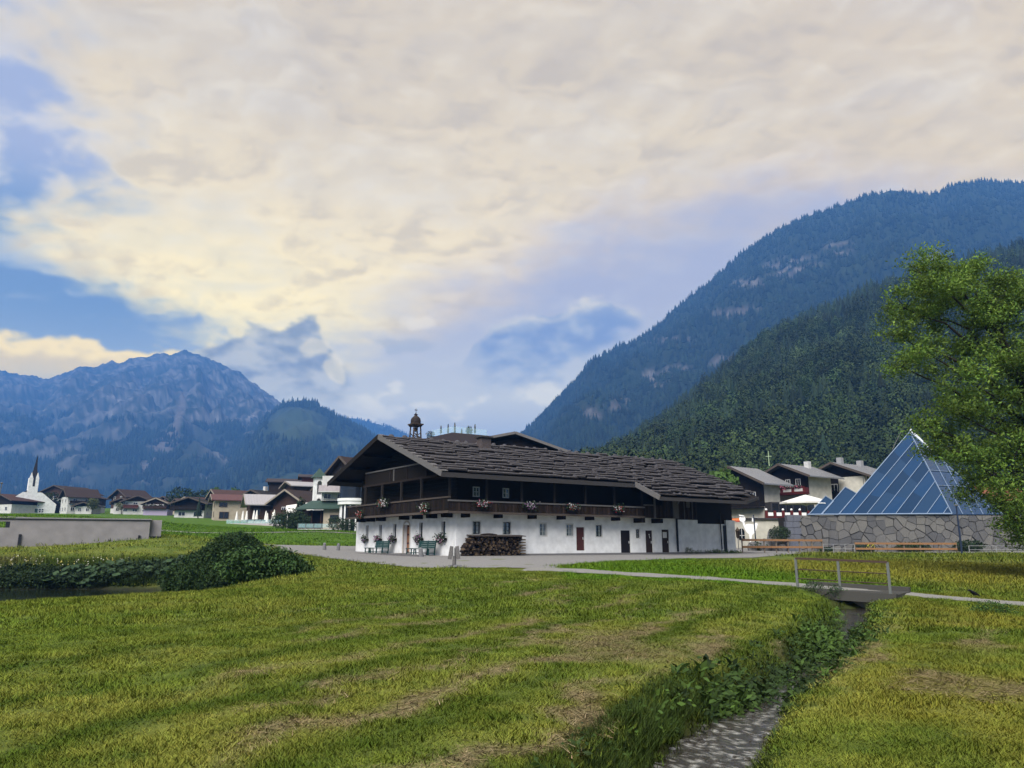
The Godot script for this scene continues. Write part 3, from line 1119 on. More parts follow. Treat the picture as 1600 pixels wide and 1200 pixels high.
	roof.prism([T.call(15.8, -1.901), T.call(29.85, -1.901), T.call(29.6, -3.4), T.call(26.3, -4.6), T.call(15.8, -4.6)], dn)
	roof.prism([T.call(-2.35, 8.801), T.call(31.2, 8.801), T.call(30.0, 19.6), T.call(-2.35, 19.6)], dn)
	var rf := part(house, "roof", roof, M.old_wood)
	var shades := [M.shingle_a, M.shingle_b, M.shingle_c]
	var poles := MB.new()
	var boards := []
	var stones := MB.new()
	for i in 17:
		var v0 := -4.6 + 0.72 * i if i < 4 else -1.86 + 0.80 * (i - 4)
		var ext := v0 < -1.9
		var u := (15.9 if ext else -2.38) + 0.0
		var first := true
		while true:
			var vm := clampf(v0, -4.6, 8.8)
			var umax := lines([[-4.6, 26.3], [-3.4, 29.6], [-1.9, 29.85], [8.8, 31.2]], vm)
			if u > umax - 0.3:
				break
			var l := minf(r.randf_range(0.95, 1.75) * (0.6 if first else 1.0), umax - u)
			first = false
			var jig := r.randf_range(-0.20, 0.20)
			var a := T.call(u, v0 + jig) as Vector3
			var b2 := T.call(u, minf(v0 + jig + 0.92, 8.85)) as Vector3
			var lift := r.randf_range(0.17, 0.27)
			var dirv := (b2 - a)
			var o := MB.new()
			var c0 := a + Vector3(l * 0.5, lift, 0)
			var c1 := b2 + Vector3(l * 0.5, 0.03, 0)
			o.beam(c0, c1, l - 0.02, 0.055, Vector3.UP)
			boards.append([o, r.randi() % 3, u + v0 * 0.6])
			var sag := r.randf_range(-0.03, 0.03)
			if not ext or v0 > -4.4:
				poles.tube(a + Vector3(-0.05, lift + 0.09, -0.16), a + Vector3(l + r.randf_range(-0.15, 0.1), lift + 0.09 + sag, -0.16 + r.randf_range(-0.12, 0.12)), 0.075, 0.06, 6)
			var k := 0.2
			while k < l:
				if r.randf() < 0.72:
					var s := Vector3(r.randf_range(0.22, 0.5), r.randf_range(0.14, 0.24), r.randf_range(0.22, 0.36))
					stones.stone(a + Vector3(k, lift + 0.11, -0.36 - r.randf() * 0.2), s, r, 5)
				k += r.randf_range(0.5, 1.0)
			u += l
	for i in 26:
		stones.stone(Vector3(-1.6 + i * 1.25 + r.randf() * 0.5, 9.5, -8.8 + r.randf_range(-0.15, 0.15)), Vector3(0.5, 0.36, 0.4), r, 6)
	boards.sort_custom(func(p, q): return p[2] < q[2])
	var more := [MB.new(), MB.new(), MB.new()]
	for i in boards.size():
		if i < 290:
			part(rf, "shingle", boards[i][0], shades[boards[i][1]])
		else:
			var mb: MB = more[boards[i][1]]
			mb.v.append_array(boards[i][0].v)
			mb.n.append_array(boards[i][0].n)
			mb.c.append_array(boards[i][0].c)
	for k in 3:
		part(rf, "further_shingles", more[k], shades[k], "stuff")
	part(rf, "weighting_poles", poles, M.grey_pole, "stuff")
	part(rf, "weighting_stones", stones, M.roof_stone, "stuff")
	# verge and eave boards
	var vb := MB.new()
	vb.beam((T.call(-2.38, -1.98) as Vector3) + Vector3(0, -0.02, 0), (T.call(-2.38, 8.8) as Vector3) + Vector3(0, -0.02, 0), 0.06, 0.42)
	vb.beam((T.call(-2.30, -1.98) as Vector3) + Vector3(0.22, 0.17, 0), (T.call(-2.30, 8.8) as Vector3) + Vector3(0.22, 0.17, 0), 0.42, 0.05)
	part(rf, "verge_board", vb, M.grey_wood)
	var vb2 := MB.new()
	vb2.beam((T.call(-2.38, 8.8) as Vector3) + Vector3(0, -0.02, 0), (T.call(-2.38, 19.7) as Vector3) + Vector3(0, -0.02, 0), 0.06, 0.40)
	part(rf, "verge_board", vb2, M.old_wood)
	var vb3 := MB.new()
	vb3.beam((T.call(15.76, -1.95) as Vector3) + Vector3(0, 0.02, 0), (T.call(15.76, -4.7) as Vector3) + Vector3(0, 0.02, 0), 0.07, 0.40)
	part(rf, "verge_board", vb3, M.grey_wood, "", "weathered grey board closing the step of the roof")
	var eb := MB.new()
	eb.beam((T.call(-2.38, -1.96) as Vector3) + Vector3(0, -0.10, 0), (T.call(15.8, -1.96) as Vector3) + Vector3(0, -0.10, 0), 0.06, 0.32)
	part(rf, "eave_board", eb, M.dark_grey_wood)
	var eb2 := MB.new()
	eb2.beam((T.call(15.8, -4.66) as Vector3) + Vector3(0, -0.08, 0), (T.call(26.3, -4.66) as Vector3) + Vector3(0, -0.08, 0), 0.06, 0.26)
	eb2.beam((T.call(26.3, -4.66) as Vector3) + Vector3(0, -0.08, 0), (T.call(29.65, -3.42) as Vector3) + Vector3(0, -0.08, 0), 0.06, 0.26)
	part(rf, "eave_board", eb2, M.dark_grey_wood)
	# rafters under the eaves
	for k in 12:
		var rb := MB.new()
		var x := -1.8 + k * 1.5
		rb.beam((T.call(x, -1.8) as Vector3) + Vector3(0, -0.26, 0), (T.call(x, 0.4) as Vector3) + Vector3(0, -0.26, 0), 0.14, 0.18)
		part(rf, "rafter", rb, M.old_wood)
	for v in [0.0, 3.0, 6.0, 8.8, 12.0, 15.0, 18.0]:
		var pb := MB.new()
		var q := T.call(-2.2, v) as Vector3
		pb.beam(q + Vector3(0, -0.3, 0), q + Vector3(2.6, -0.3, 0), 0.2, 0.22)
		part(rf, "purlin", pb, M.old_wood)
	# ---- galleries
	gallery(house, "balcony", true)
	gallery(house, "balcony", false)
	var ub := MB.new()
	ub.bx(-1.1, 0.3, 5.62, 5.78, -14.5, -1.0)
	var ubo := part(house, "balcony", ub, M.balcony_wood, "", "upper gable balcony of dark boards under the ridge")
	var bb := MB.new()
	for k in 66:
		bb.bx(-1.06, -1.02, 5.8, 6.72 + 0.02 * (k % 2), -13.85 + k * 0.168, -13.85 + k * 0.168 + 0.15)
	part(ubo, "railing_boards", bb, M.old_wood, "stuff")
	pbox(ubo, "handrail", -1.14, -0.98, 6.76, 6.86, -13.95, -2.6, M.grey_wood)
	for v in [2.7, 5.9, 8.3, 9.0, 13.9]:
		pbox(ubo, "post", -1.12, -1.0, 5.8, 6.75, -v - 0.06, -v + 0.06, M.grey_wood if v == 8.3 else M.balcony_wood)
	# small upper windows of the long side
	for q in [[1.8, 4.22], [4.43, 4.22]]:
		casement(house, Vector3(q[0], q[1], -0.26), 0.58, 0.74, 0.0, M.pale_frame, 2, 2, 0.07)
	# hatch in the lower wood wall
	pbox(house, "shutter", 23.85, 24.3, 4.0, 4.6, -0.02, 0.02, M.grey_wood)
	# ---- rainwater pipes
	var dp := MB.new()
	dp.tube(Vector3(21.0, 4.45, 1.9), Vector3(22.3, 4.1, 0.25), 0.05, 0.05, 7)
	dp.tube(Vector3(22.3, 4.1, 0.25), Vector3(22.42, 3.2, 0.08), 0.05, 0.05, 7)
	part(house, "drainpipe", dp, M.grey_metal)
	pbox(house, "drainpipe", 22.36, 22.5, 0.15, 3.2, 0.04, 0.16, M.black_metal)
	var d2 := MB.new()
	d2.tube(Vector3(28.35, 0.3, 0.0), Vector3(28.3, 3.6, 0.0), 0.055, 0.055, 7)
	part(house, "drainpipe", d2, M.black_metal)
	pbox(house, "slot", 28.78, 29.1, -0.1, 2.5, -0.13, -0.02, M.black_metal)
	# ---- chimney
	var ch := pbox(house, "chimney", 6.2, 7.15, 8.2, 9.75, -7.4, -6.6, M.chimney)
	pbox(ch, "chimney_cap", 6.05, 7.3, 9.75, 9.87, -7.55, -6.45, M.dark_grey_wood)
	# ---- bell turret astride the ridge
	var bt := part(house, "bell_turret", turret_deck(), M.turret_wood)
	bt.position = Vector3(1.0, 9.35, -8.8)
	for sx in [-1, 1]:
		for sz in [-1, 1]:
			var pm := MB.new()
			pm.beam(Vector3(sx * 0.36, 0, sz * 0.36), Vector3(sx * 0.30, 1.25, sz * 0.30), 0.09, 0.09, Vector3(1, 0, 0))
			part(bt, "post", pm, M.turret_wood)
	var xb := MB.new()
	for s in [-1, 1]:
		xb.beam(Vector3(-0.34, 0.1, s * 0.35), Vector3(0.34, 0.6, s * 0.33), 0.04, 0.06)
		xb.beam(Vector3(0.34, 0.1, s * 0.35), Vector3(-0.34, 0.6, s * 0.33), 0.04, 0.06)
	part(bt, "brace", xb, M.turret_wood)
	var dome := MB.new()
	dome.lathe(Vector3(0, 1.35, 0), [Vector2(0.34, 0.0), Vector2(0.42, 0.14), Vector2(0.43, 0.3), Vector2(0.38, 0.46), Vector2(0.28, 0.58), Vector2(0.17, 0.68), Vector2(0.11, 0.76), Vector2(0.16, 0.80), Vector2(0.16, 0.83), Vector2(0.05, 0.88), Vector2(0.0, 0.9)], 12)
	for k in 4:
		dome.lathe(Vector3(0, 1.4 + 0.12 * k, 0), [Vector2(0.415 + 0.02 * sin(k * 1.2), 0.0), Vector2(0.445 - 0.02 * maxf(0, k - 1), 0.0), Vector2(0.41 - 0.02 * maxf(0, k - 1), 0.09)], 12)
	part(bt, "dome", dome, M.turret_shingle)
	var bell := MB.new()
	bell.lathe(Vector3(0, 0.72, 0), [Vector2(0.0, 0.36), Vector2(0.07, 0.34), Vector2(0.10, 0.2), Vector2(0.14, 0.06), Vector2(0.18, 0.0)], 12)
	bell.tube(Vector3(0, 1.05, 0), Vector3(0, 1.25, 0), 0.02, 0.02, 5)
	part(bt, "bell", bell, M.bronze)
	var cr := MB.new()
	cr.tube(Vector3(0, 2.2, 0), Vector3(0, 2.72, 0), 0.022, 0.015, 6)
	cr.box(Vector3(0, 2.55, 0), Vector3(0.26, 0.05, 0.04))
	cr.lathe(Vector3(0, 2.28, 0), [Vector2(0, -0.07), Vector2(0.07, 0), Vector2(0, 0.07)], 8)
	part(bt, "finial_cross", cr, M.black_metal)


func turret_deck() -> MB:
	var b := MB.new()
	b.bx(-0.5, 0.5, 1.25, 1.36, -0.5, 0.5)
	b.bx(-0.42, 0.42, 1.15, 1.25, -0.42, 0.42)
	b.bx(-0.44, 0.44, -0.05, 0.06, -0.44, 0.44)
	return b


# the open gallery along the long side or across the gable
func gallery(house: Node, called: String, long_side: bool) -> void:
	var fl := MB.new()
	if long_side:
		fl.bx(-1.2, 17.6, 2.98, 3.1, 0.004, 1.05)
	else:
		fl.bx(-1.25, 0.0, 3.02, 3.14, -17.5, 1.05)
	var g := part(house, called, fl, M.balcony_wood, "", "gallery of dark boards along the %s" % ("long side" if long_side else "gable"))
	var b := MB.new()
	var n := 108 if long_side else 106
	for k in n:
		var j := 0.012 * ((k * 7) % 3)
		var gtone := 0.55 + 0.45 * fposmod(k * 0.618, 1.0) + (0.7 if k % 9 == 4 else 0.0)
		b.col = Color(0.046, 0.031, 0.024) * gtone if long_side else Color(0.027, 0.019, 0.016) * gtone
		if long_side:
			var x := -1.18 + k * 0.1735
			b.bx(x, x + 0.155, 3.08, 3.74, 1.0 + j, 1.03 + j)
		else:
			var z := 1.0 - k * 0.1735
			b.bx(-1.22 - j, -1.19 - j, 3.1, 3.98, z - 0.155, z)
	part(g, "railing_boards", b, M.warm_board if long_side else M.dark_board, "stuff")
	if long_side:
		pbox(g, "handrail", -1.3, 17.6, 3.76, 3.87, 0.97, 1.12, M.grey_wood)
		pbox(g, "edge_beam", -1.3, 17.6, 2.93, 3.09, 1.05, 1.10, M.brown_grey_wood)
		for k in 7:
			pbox(g, "post", -1.2 + k * 3.1, -1.04 + k * 3.1, 3.1, roof_h(0.95) - 0.3, 0.85, 0.99, M.post_dark)
		for x in [0.5, 3.3, 6.4, 9.2, 12.1, 14.9]:
			pbox(g, "bracket", x - 0.14, x + 0.14, 2.68, 2.97, 0.003, 0.85, M.old_wood)
		for x in [17.5, 19.6]:
			pbox(g, "bracket", x - 0.2, x + 0.2, 2.55, 2.93, 0.003, 1.0, M.old_wood)
		# boarded end of the gallery
		var e := MB.new()
		for k in 26:
			var x := 17.75 + k * 0.178
			e.col = Color(0.060, 0.042, 0.032) * (0.5 + 0.7 * fposmod(k * 0.618, 1.0))
			e.bx(x, x + 0.16, 2.96 if k < 22 else 3.0, 4.05 + 0.5 * float(k > 12), 0.75 + 0.012 * (k % 3), 0.79 + 0.012 * (k % 3))
		part(g, "boarded_end", e, M.warm_board, "stuff")
		pbox(g, "post", 18.9, 19.04, 2.95, 5.05, 0.83, 0.95, M.grey_wood)
		pbox(g, "plank", 17.7, 19.0, 3.98, 4.08, 0.8, 0.92, M.grey_wood)
		pbox(g, "corner_board", 21.2, 21.9, 2.96, 4.5, 0.85, 0.9, M.grey_wood)
	else:
		pbox(g, "handrail", -1.3, -1.12, 4.0, 4.11, -17.5, 1.12, M.brown_grey_wood)
		pbox(g, "edge_beam", -1.31, -1.25, 2.95, 3.12, -17.5, 1.1, M.brown_grey_wood)
		for v in [-0.9, 3.4, 6.8, 10.4, 13.8]:
			pbox(g, "post", -1.18, -1.03, 3.14, minf(5.62, roof_h(-v) - 0.3), -v - 0.08, -v + 0.08, M.post_dark)
		for v in [0.7, 3.0, 5.3, 7.6, 12.0, 14.2, 16.2]:
			pbox(g, "bracket", -0.8, -0.003, 2.70, 3.01, -v - 0.16, -v + 0.16, M.old_wood)


# ---------------------------------------------------------------- things around the farmhouse
# a box of trailing flowers; its back is towards -z
func flower_box(label: String, at: Vector3, turn: float, w: float, h: float, tones: Array, group: String, seed_: int) -> void:
	var t := thing("flower_box", label, "flower box", at, turn, group)
	var r := RandomNumberGenerator.new()
	r.seed = seed_
	pbox(t, "trough", -w / 2, w / 2, -0.08, 0.10, -0.02, 0.18, M.old_wood)
	var f := MB.new()
	for i in int(230 * w):
		var d := Vector3(r.randfn() * 0.25 * w, r.randfn() * h * 0.32, absf(r.randfn()) * 0.12 + 0.06)
		var g := r.randf_range(0.6, 1.4)
		f.col = Color(g, g, g)
		leaf(f, d + Vector3(0, 0.05, 0.05), 0.075 * r.randf_range(0.7, 1.3), r)
	part(t, "foliage", f, M.box_leaf, "stuff")
	var b := MB.new()
	for i in int(46 * w):
		b.col = tones[r.randi() % tones.size()]
		var o := Vector3(r.randfn() * 0.25 * w, r.randfn() * h * 0.30 + 0.04, absf(r.randfn()) * 0.1 + 0.22)
		for k in 3:
			leaf(b, o + Vector3(r.randfn(), r.randfn(), r.randfn()) * 0.02, 0.042, r)
	part(t, "blossom", b, M.petal, "stuff")


func leaf(b: MB, p: Vector3, s: float, r: RandomNumberGenerator) -> void:
	var n := Vector3(r.randfn(), r.randfn(), r.randfn()).normalized()
	var a := n.cross(Vector3(r.randfn(), r.randfn(), r.randfn())).normalized() * s
	var c := n.cross(a)
	b.tri(p - a, p + c * 0.6, p + a, n)
	b.tri(p - a, p + a, p - c * 0.6, n)


func farm_point(x: float, y: float, z: float) -> Vector3:
	return farm_xf() * Vector3(x, y, z)


func bench(label: String, at: Vector3, turn: float) -> void:
	# local: x along the bench, +z the side one sits on
	var t := thing("bench", label, "bench", at, turn, "green benches on the gable side")
	for k in 3:
		pbox(t, "seat_slat", -1.3, 1.3, 0.43, 0.47, -0.05 + k * 0.16, 0.09 + k * 0.16, M.bench_green)
	for k in 4:
		var b := MB.new()
		b.box(Vector3(0, 0.56 + k * 0.135, -0.10 - k * 0.03), Vector3(2.6, 0.12, 0.035), Basis(Vector3.RIGHT, -0.2))
		part(t, "back_slat", b, M.bench_green)
	for x in [-1.15, 0.0, 1.15]:
		var l := MB.new()
		l.beam(Vector3(x, 0, 0.38), Vector3(x, 0.43, 0.34), 0.09, 0.07, Vector3(0, 0, 1))
		l.beam(Vector3(x, 0, -0.12), Vector3(x, 1.05, -0.24), 0.09, 0.07, Vector3(0, 0, 1))
		l.bx(x - 0.045, x + 0.045, 0.12, 0.18, -0.12, 0.36)
		part(t, "leg", l, M.bench_green)


func stool(label: String, at: Vector3, turn: float) -> void:
	var t := thing("stool", label, "stool", at, turn, "low green stools beside the benches")
	pbox(t, "seat", -0.45, 0.45, 0.42, 0.48, -0.22, 0.28, M.bench_green)
	for x in [-0.36, 0.36]:
		var l := MB.new()
		l.beam(Vector3(x * 1.08, 0, 0.22), Vector3(x, 0.42, 0.2), 0.07, 0.07, Vector3(0, 0, 1))
		l.beam(Vector3(x * 1.08, 0, -0.18), Vector3(x, 0.42, -0.16), 0.07, 0.07, Vector3(0, 0, 1))
		l.bx(x - 0.03, x + 0.03, 0.12, 0.17, -0.18, 0.22)
		part(t, "leg", l, M.bench_green)


func build_farm_things() -> void:
	var white := Color(0.55, 0.52, 0.55)
	var pink := Color(0.42, 0.10, 0.26)
	var mauve := Color(0.34, 0.16, 0.36)
	var red := Color(0.42, 0.02, 0.03)
	var g := "flower boxes on the farmhouse"
	var v := [15.7, 12.9, 10.1, 5.45, 1.9]
	var nm := ["flower box under the gable window farthest from the corner", "mixed flower box under the second gable window from the far end", "dark mauve flower box under the gable window left of the arched door", "white and pink flower box under the gable window right of the arched door", "fullest white and pink flower box under the gable window nearest the corner"]
	var tn := [[white, white, mauve], [white, mauve, pink], [mauve, mauve, white], [white, pink, mauve], [white, white, pink, mauve]]
	for i in 5:
		flower_box(nm[i], farm_point(-0.06, 1.16, -v[i]), FARM_TURN - PI / 2, [0.95, 1.0, 1.05, 1.05, 1.25][i], 0.5, tn[i], g, 300 + i)
	flower_box("red and white flower box hanging at the far left end of the gable gallery", farm_point(-1.36, 3.25, -13.9), FARM_TURN - PI / 2, 1.0, 0.55, [white, red, red], g, 311)
	flower_box("red and white flower box hanging low on the gallery near the house corner", farm_point(-1.36, 3.3, -2.0), FARM_TURN - PI / 2, 1.1, 0.6, [white, white, red], g, 312)
	flower_box("long white flower box on the gallery rail above the arched door", farm_point(-1.36, 4.0, -9.2), FARM_TURN - PI / 2, 1.9, 0.4, [white, white, white, red], g, 313)
	var x := [1.4, 5.55, 9.65, 14.4]
	var nl := ["red and white flower box on the long gallery nearest the house corner", "all white flower box on the long gallery, second from the corner", "flower box with red left half on the long gallery, third from the corner", "white flower box on the long gallery above the black door"]
	for i in 4:
		flower_box(nl[i], farm_point(x[i], 3.6, 1.14), FARM_TURN, 1.1, 0.45, [[white, white, red, pink], [white, white, mauve], [red, white, white], [white, white, red]][i], g, 320 + i)
	# terrace slab, kerb and steps before the gable
	var st := thing("doorstep", "two flat stone steps before the arched front door", "doorstep", farm_point(-0.6, -0.02, -7.9), FARM_TURN)
	pbox(st, "step", -0.9, 0.6, -0.3, 0.04, -1.6, 1.3, M.stone_grey)
	pbox(st, "step", -0.4, 0.6, 0.04, 0.12, -0.9, 0.9, M.stone_grey)
	for k in 6:
		var kb := MB.new()
		kb.bx(-0.14, 0.14, -0.3, 0.10, -1.42, 1.42)
		var o := part(self, "kerb_log", kb, M.grey_wood)
		o.position = farm_point(-2.6, 0.0, -1.6 - k * 2.95)
		o.rotation.y = FARM_TURN
		tag(o, ["weathered kerb log nearest the house corner and its bollards", "weathered kerb log in front of the right green bench", "weathered kerb log in front of the arched door's steps", "weathered kerb log in front of the left green bench", "weathered kerb log left of the left green bench's stool", "weathered kerb log at the far left end of the gable terrace"][k], "kerb log", "kerb logs before the gable")
	var turn := FARM_TURN - PI / 2
	bench("green slatted bench left of the arched front door", farm_point(-0.75, 0.02, -11.1), turn)
	stool("low green stool at the far end of the left bench", farm_point(-0.85, 0.02, -13.1), turn)
	bench("green slatted bench right of the arched front door", farm_point(-0.75, 0.02, -3.2), turn)
	stool("low green stool between the arched door and the right bench", farm_point(-0.85, 0.02, -5.25), turn)
	# granite bollards
	var bl := [["leaning grey granite bollard beside the right bench", -2.7, -0.1, 0.10], ["upright grey granite bollard at the house corner before the woodpile", -0.9, 1.2, 0.0], ["short grey granite bollard left of the kerb at the far gable end", -2.6, -19.0, 0.0], ["grey granite bollard at the far gable end behind the kerb", -1.2, -19.3, -0.05]]
	for q in bl:
		var b := MB.new()
		b.lathe(Vector3(0, -0.15, 0), [Vector2(0.17, 0.0), Vector2(0.16, 0.45), Vector2(0.14, 0.72), Vector2(0.08, 0.80), Vector2(0.0, 0.82)], 8)
		var o := part(self, "bollard", b, M.granite)
		o.position = farm_point(q[1], 0.0, q[2])
		o.position.y = hgt(o.position.x, o.position.z)
		o.rotation.z = q[3]
		tag(o, q[0], "bollard")
	# stacked firewood
	var r := RandomNumberGenerator.new()
	r.seed = 909
	var wp := thing("firewood_stack", "stack of split firewood under a board against the white wall", "woodpile", farm_point(0, 0, 0), FARM_TURN)
	for tone in 3:
		var b := MB.new()
		var row := 0
		var y := 0.0
		while y < 1.32:
			var x0 := 0.15 + 0.5 * y
			while x0 < 5.3:
				var s := r.randf_range(0.10, 0.19)
				if r.randi() % 3 == tone:
					var d := Vector3(x0, y + 0.07, 0.62 + r.randf_range(-0.07, 0.07))
					var k := 3 + r.randi() % 3
					var a0 := r.randf() * TAU
					var pts := []
					for i in k:
						pts.append(d + Vector3(cos(a0 + TAU * i / k), sin(a0 + TAU * i / k), 0) * s * 0.55)
					b.prism(pts, Vector3(0, 0, -0.5))
				x0 += s * 0.92
			y += 0.125
			row += 1
		part(wp, "split_logs", b, M["log_%d" % tone], "stuff")
	pbox(wp, "backing", 1.0, 5.25, 0.0, 1.35, 0.06, 0.12, M.dark_room)
	for k in 6:
		pbox(wp, "end_log", 5.28, 5.62, 0.08 + k * 0.2, 0.17 + k * 0.2, 0.1, 0.66, M.log_2)
	var cv := MB.new()
	cv.box(Vector3(3.2, 1.42, 0.42), Vector3(4.7, 0.05, 0.8), Basis(Vector3.RIGHT, 0.10))
	part(wp, "cover_board", cv, M.brown_grey_wood)
	var tp := MB.new()
	for k in 14:
		tp.stone(Vector3(1.9 + k * 0.085, 1.48 + 0.05 * sin(k * 0.25), 0.4 + r.randf() * 0.2), Vector3(0.3, 0.12, 0.2), r)
	part(wp, "loose_bark", tp, M.log_0, "stuff")
	# carved post with two hanging timber troughs in the meadow's edge
	var pp := Vector3(-2.75, 0, -36.0)
	pp.y = hgt(pp.x, pp.z)
	var cp := thing("water_post", "weathered wooden post with two hanging troughs and a pale pipe at the meadow edge", "water post", pp)
	var ps := MB.new()
	ps.tube(Vector3(0, -0.1, 0), Vector3(0.02, 0.72, 0), 0.10, 0.08, 7)
	part(cp, "post", ps, M.grey_wood)
	for s in [[-0.22, 0.42, 0.1], [0.20, 0.46, -0.08]]:
		var tr := MB.new()
		tr.beam(Vector3(s[0], 0.40, 0.03), Vector3(s[0] + s[2], 1.0, 0.0), 0.17, 0.15, Vector3(0, 0, 1))
		part(cp, "trough", tr, M.grey_wood)
	var pl := MB.new()
	pl.tube(Vector3(-0.01, 0.55, 0.1), Vector3(-0.03, 1.28, 0.08), 0.022, 0.022, 6)
	part(cp, "pipe", pl, M.bright_metal)
	var bs := MB.new()
	for k in 7:
		bs.stone(Vector3(r.randf_range(-0.3, 0.3), 0.05, r.randf_range(-0.2, 0.2)), Vector3(0.28, 0.2, 0.25), r)
	part(cp, "footing", bs, M.granite)


# ---------------------------------------------------------------- alpine houses
var win_meshes := {}


# a window of a far building: frame with a pane as its sub-part; o is the middle of its sill
func far_window(parent: Node, o: Vector3, w: float, h: float, turn: float, frame := "white_frame") -> void:
	var key := "%.2f %.2f" % [w, h]
	if not win_meshes.has(key):
		var f := MB.new()
		var t := minf(0.09, w * 0.12)
		f.bx(-w / 2, w / 2, 0, t, -0.02, 0.05)
		f.bx(-w / 2, w / 2, h - t, h, -0.02, 0.05)
		f.bx(-w / 2, -w / 2 + t, t, h - t, -0.02, 0.05)
		f.bx(w / 2 - t, w / 2, t, h - t, -0.02, 0.05)
		if w > 0.7:
			f.bx(-t * 0.4, t * 0.4, t, h - t, -0.02, 0.04)
		var g := MB.new()
		g.bx(-w / 2 + 0.02, w / 2 - 0.02, 0.02, h - 0.02, 0.004, 0.02)
		win_meshes[key] = [f.mesh(), g.mesh()]
	var a := put(parent, "window", win_meshes[key][0], M[frame])
	a.position = o
	a.rotation.y = turn
	put(a, "pane", win_meshes[key][1], M.far_pane)


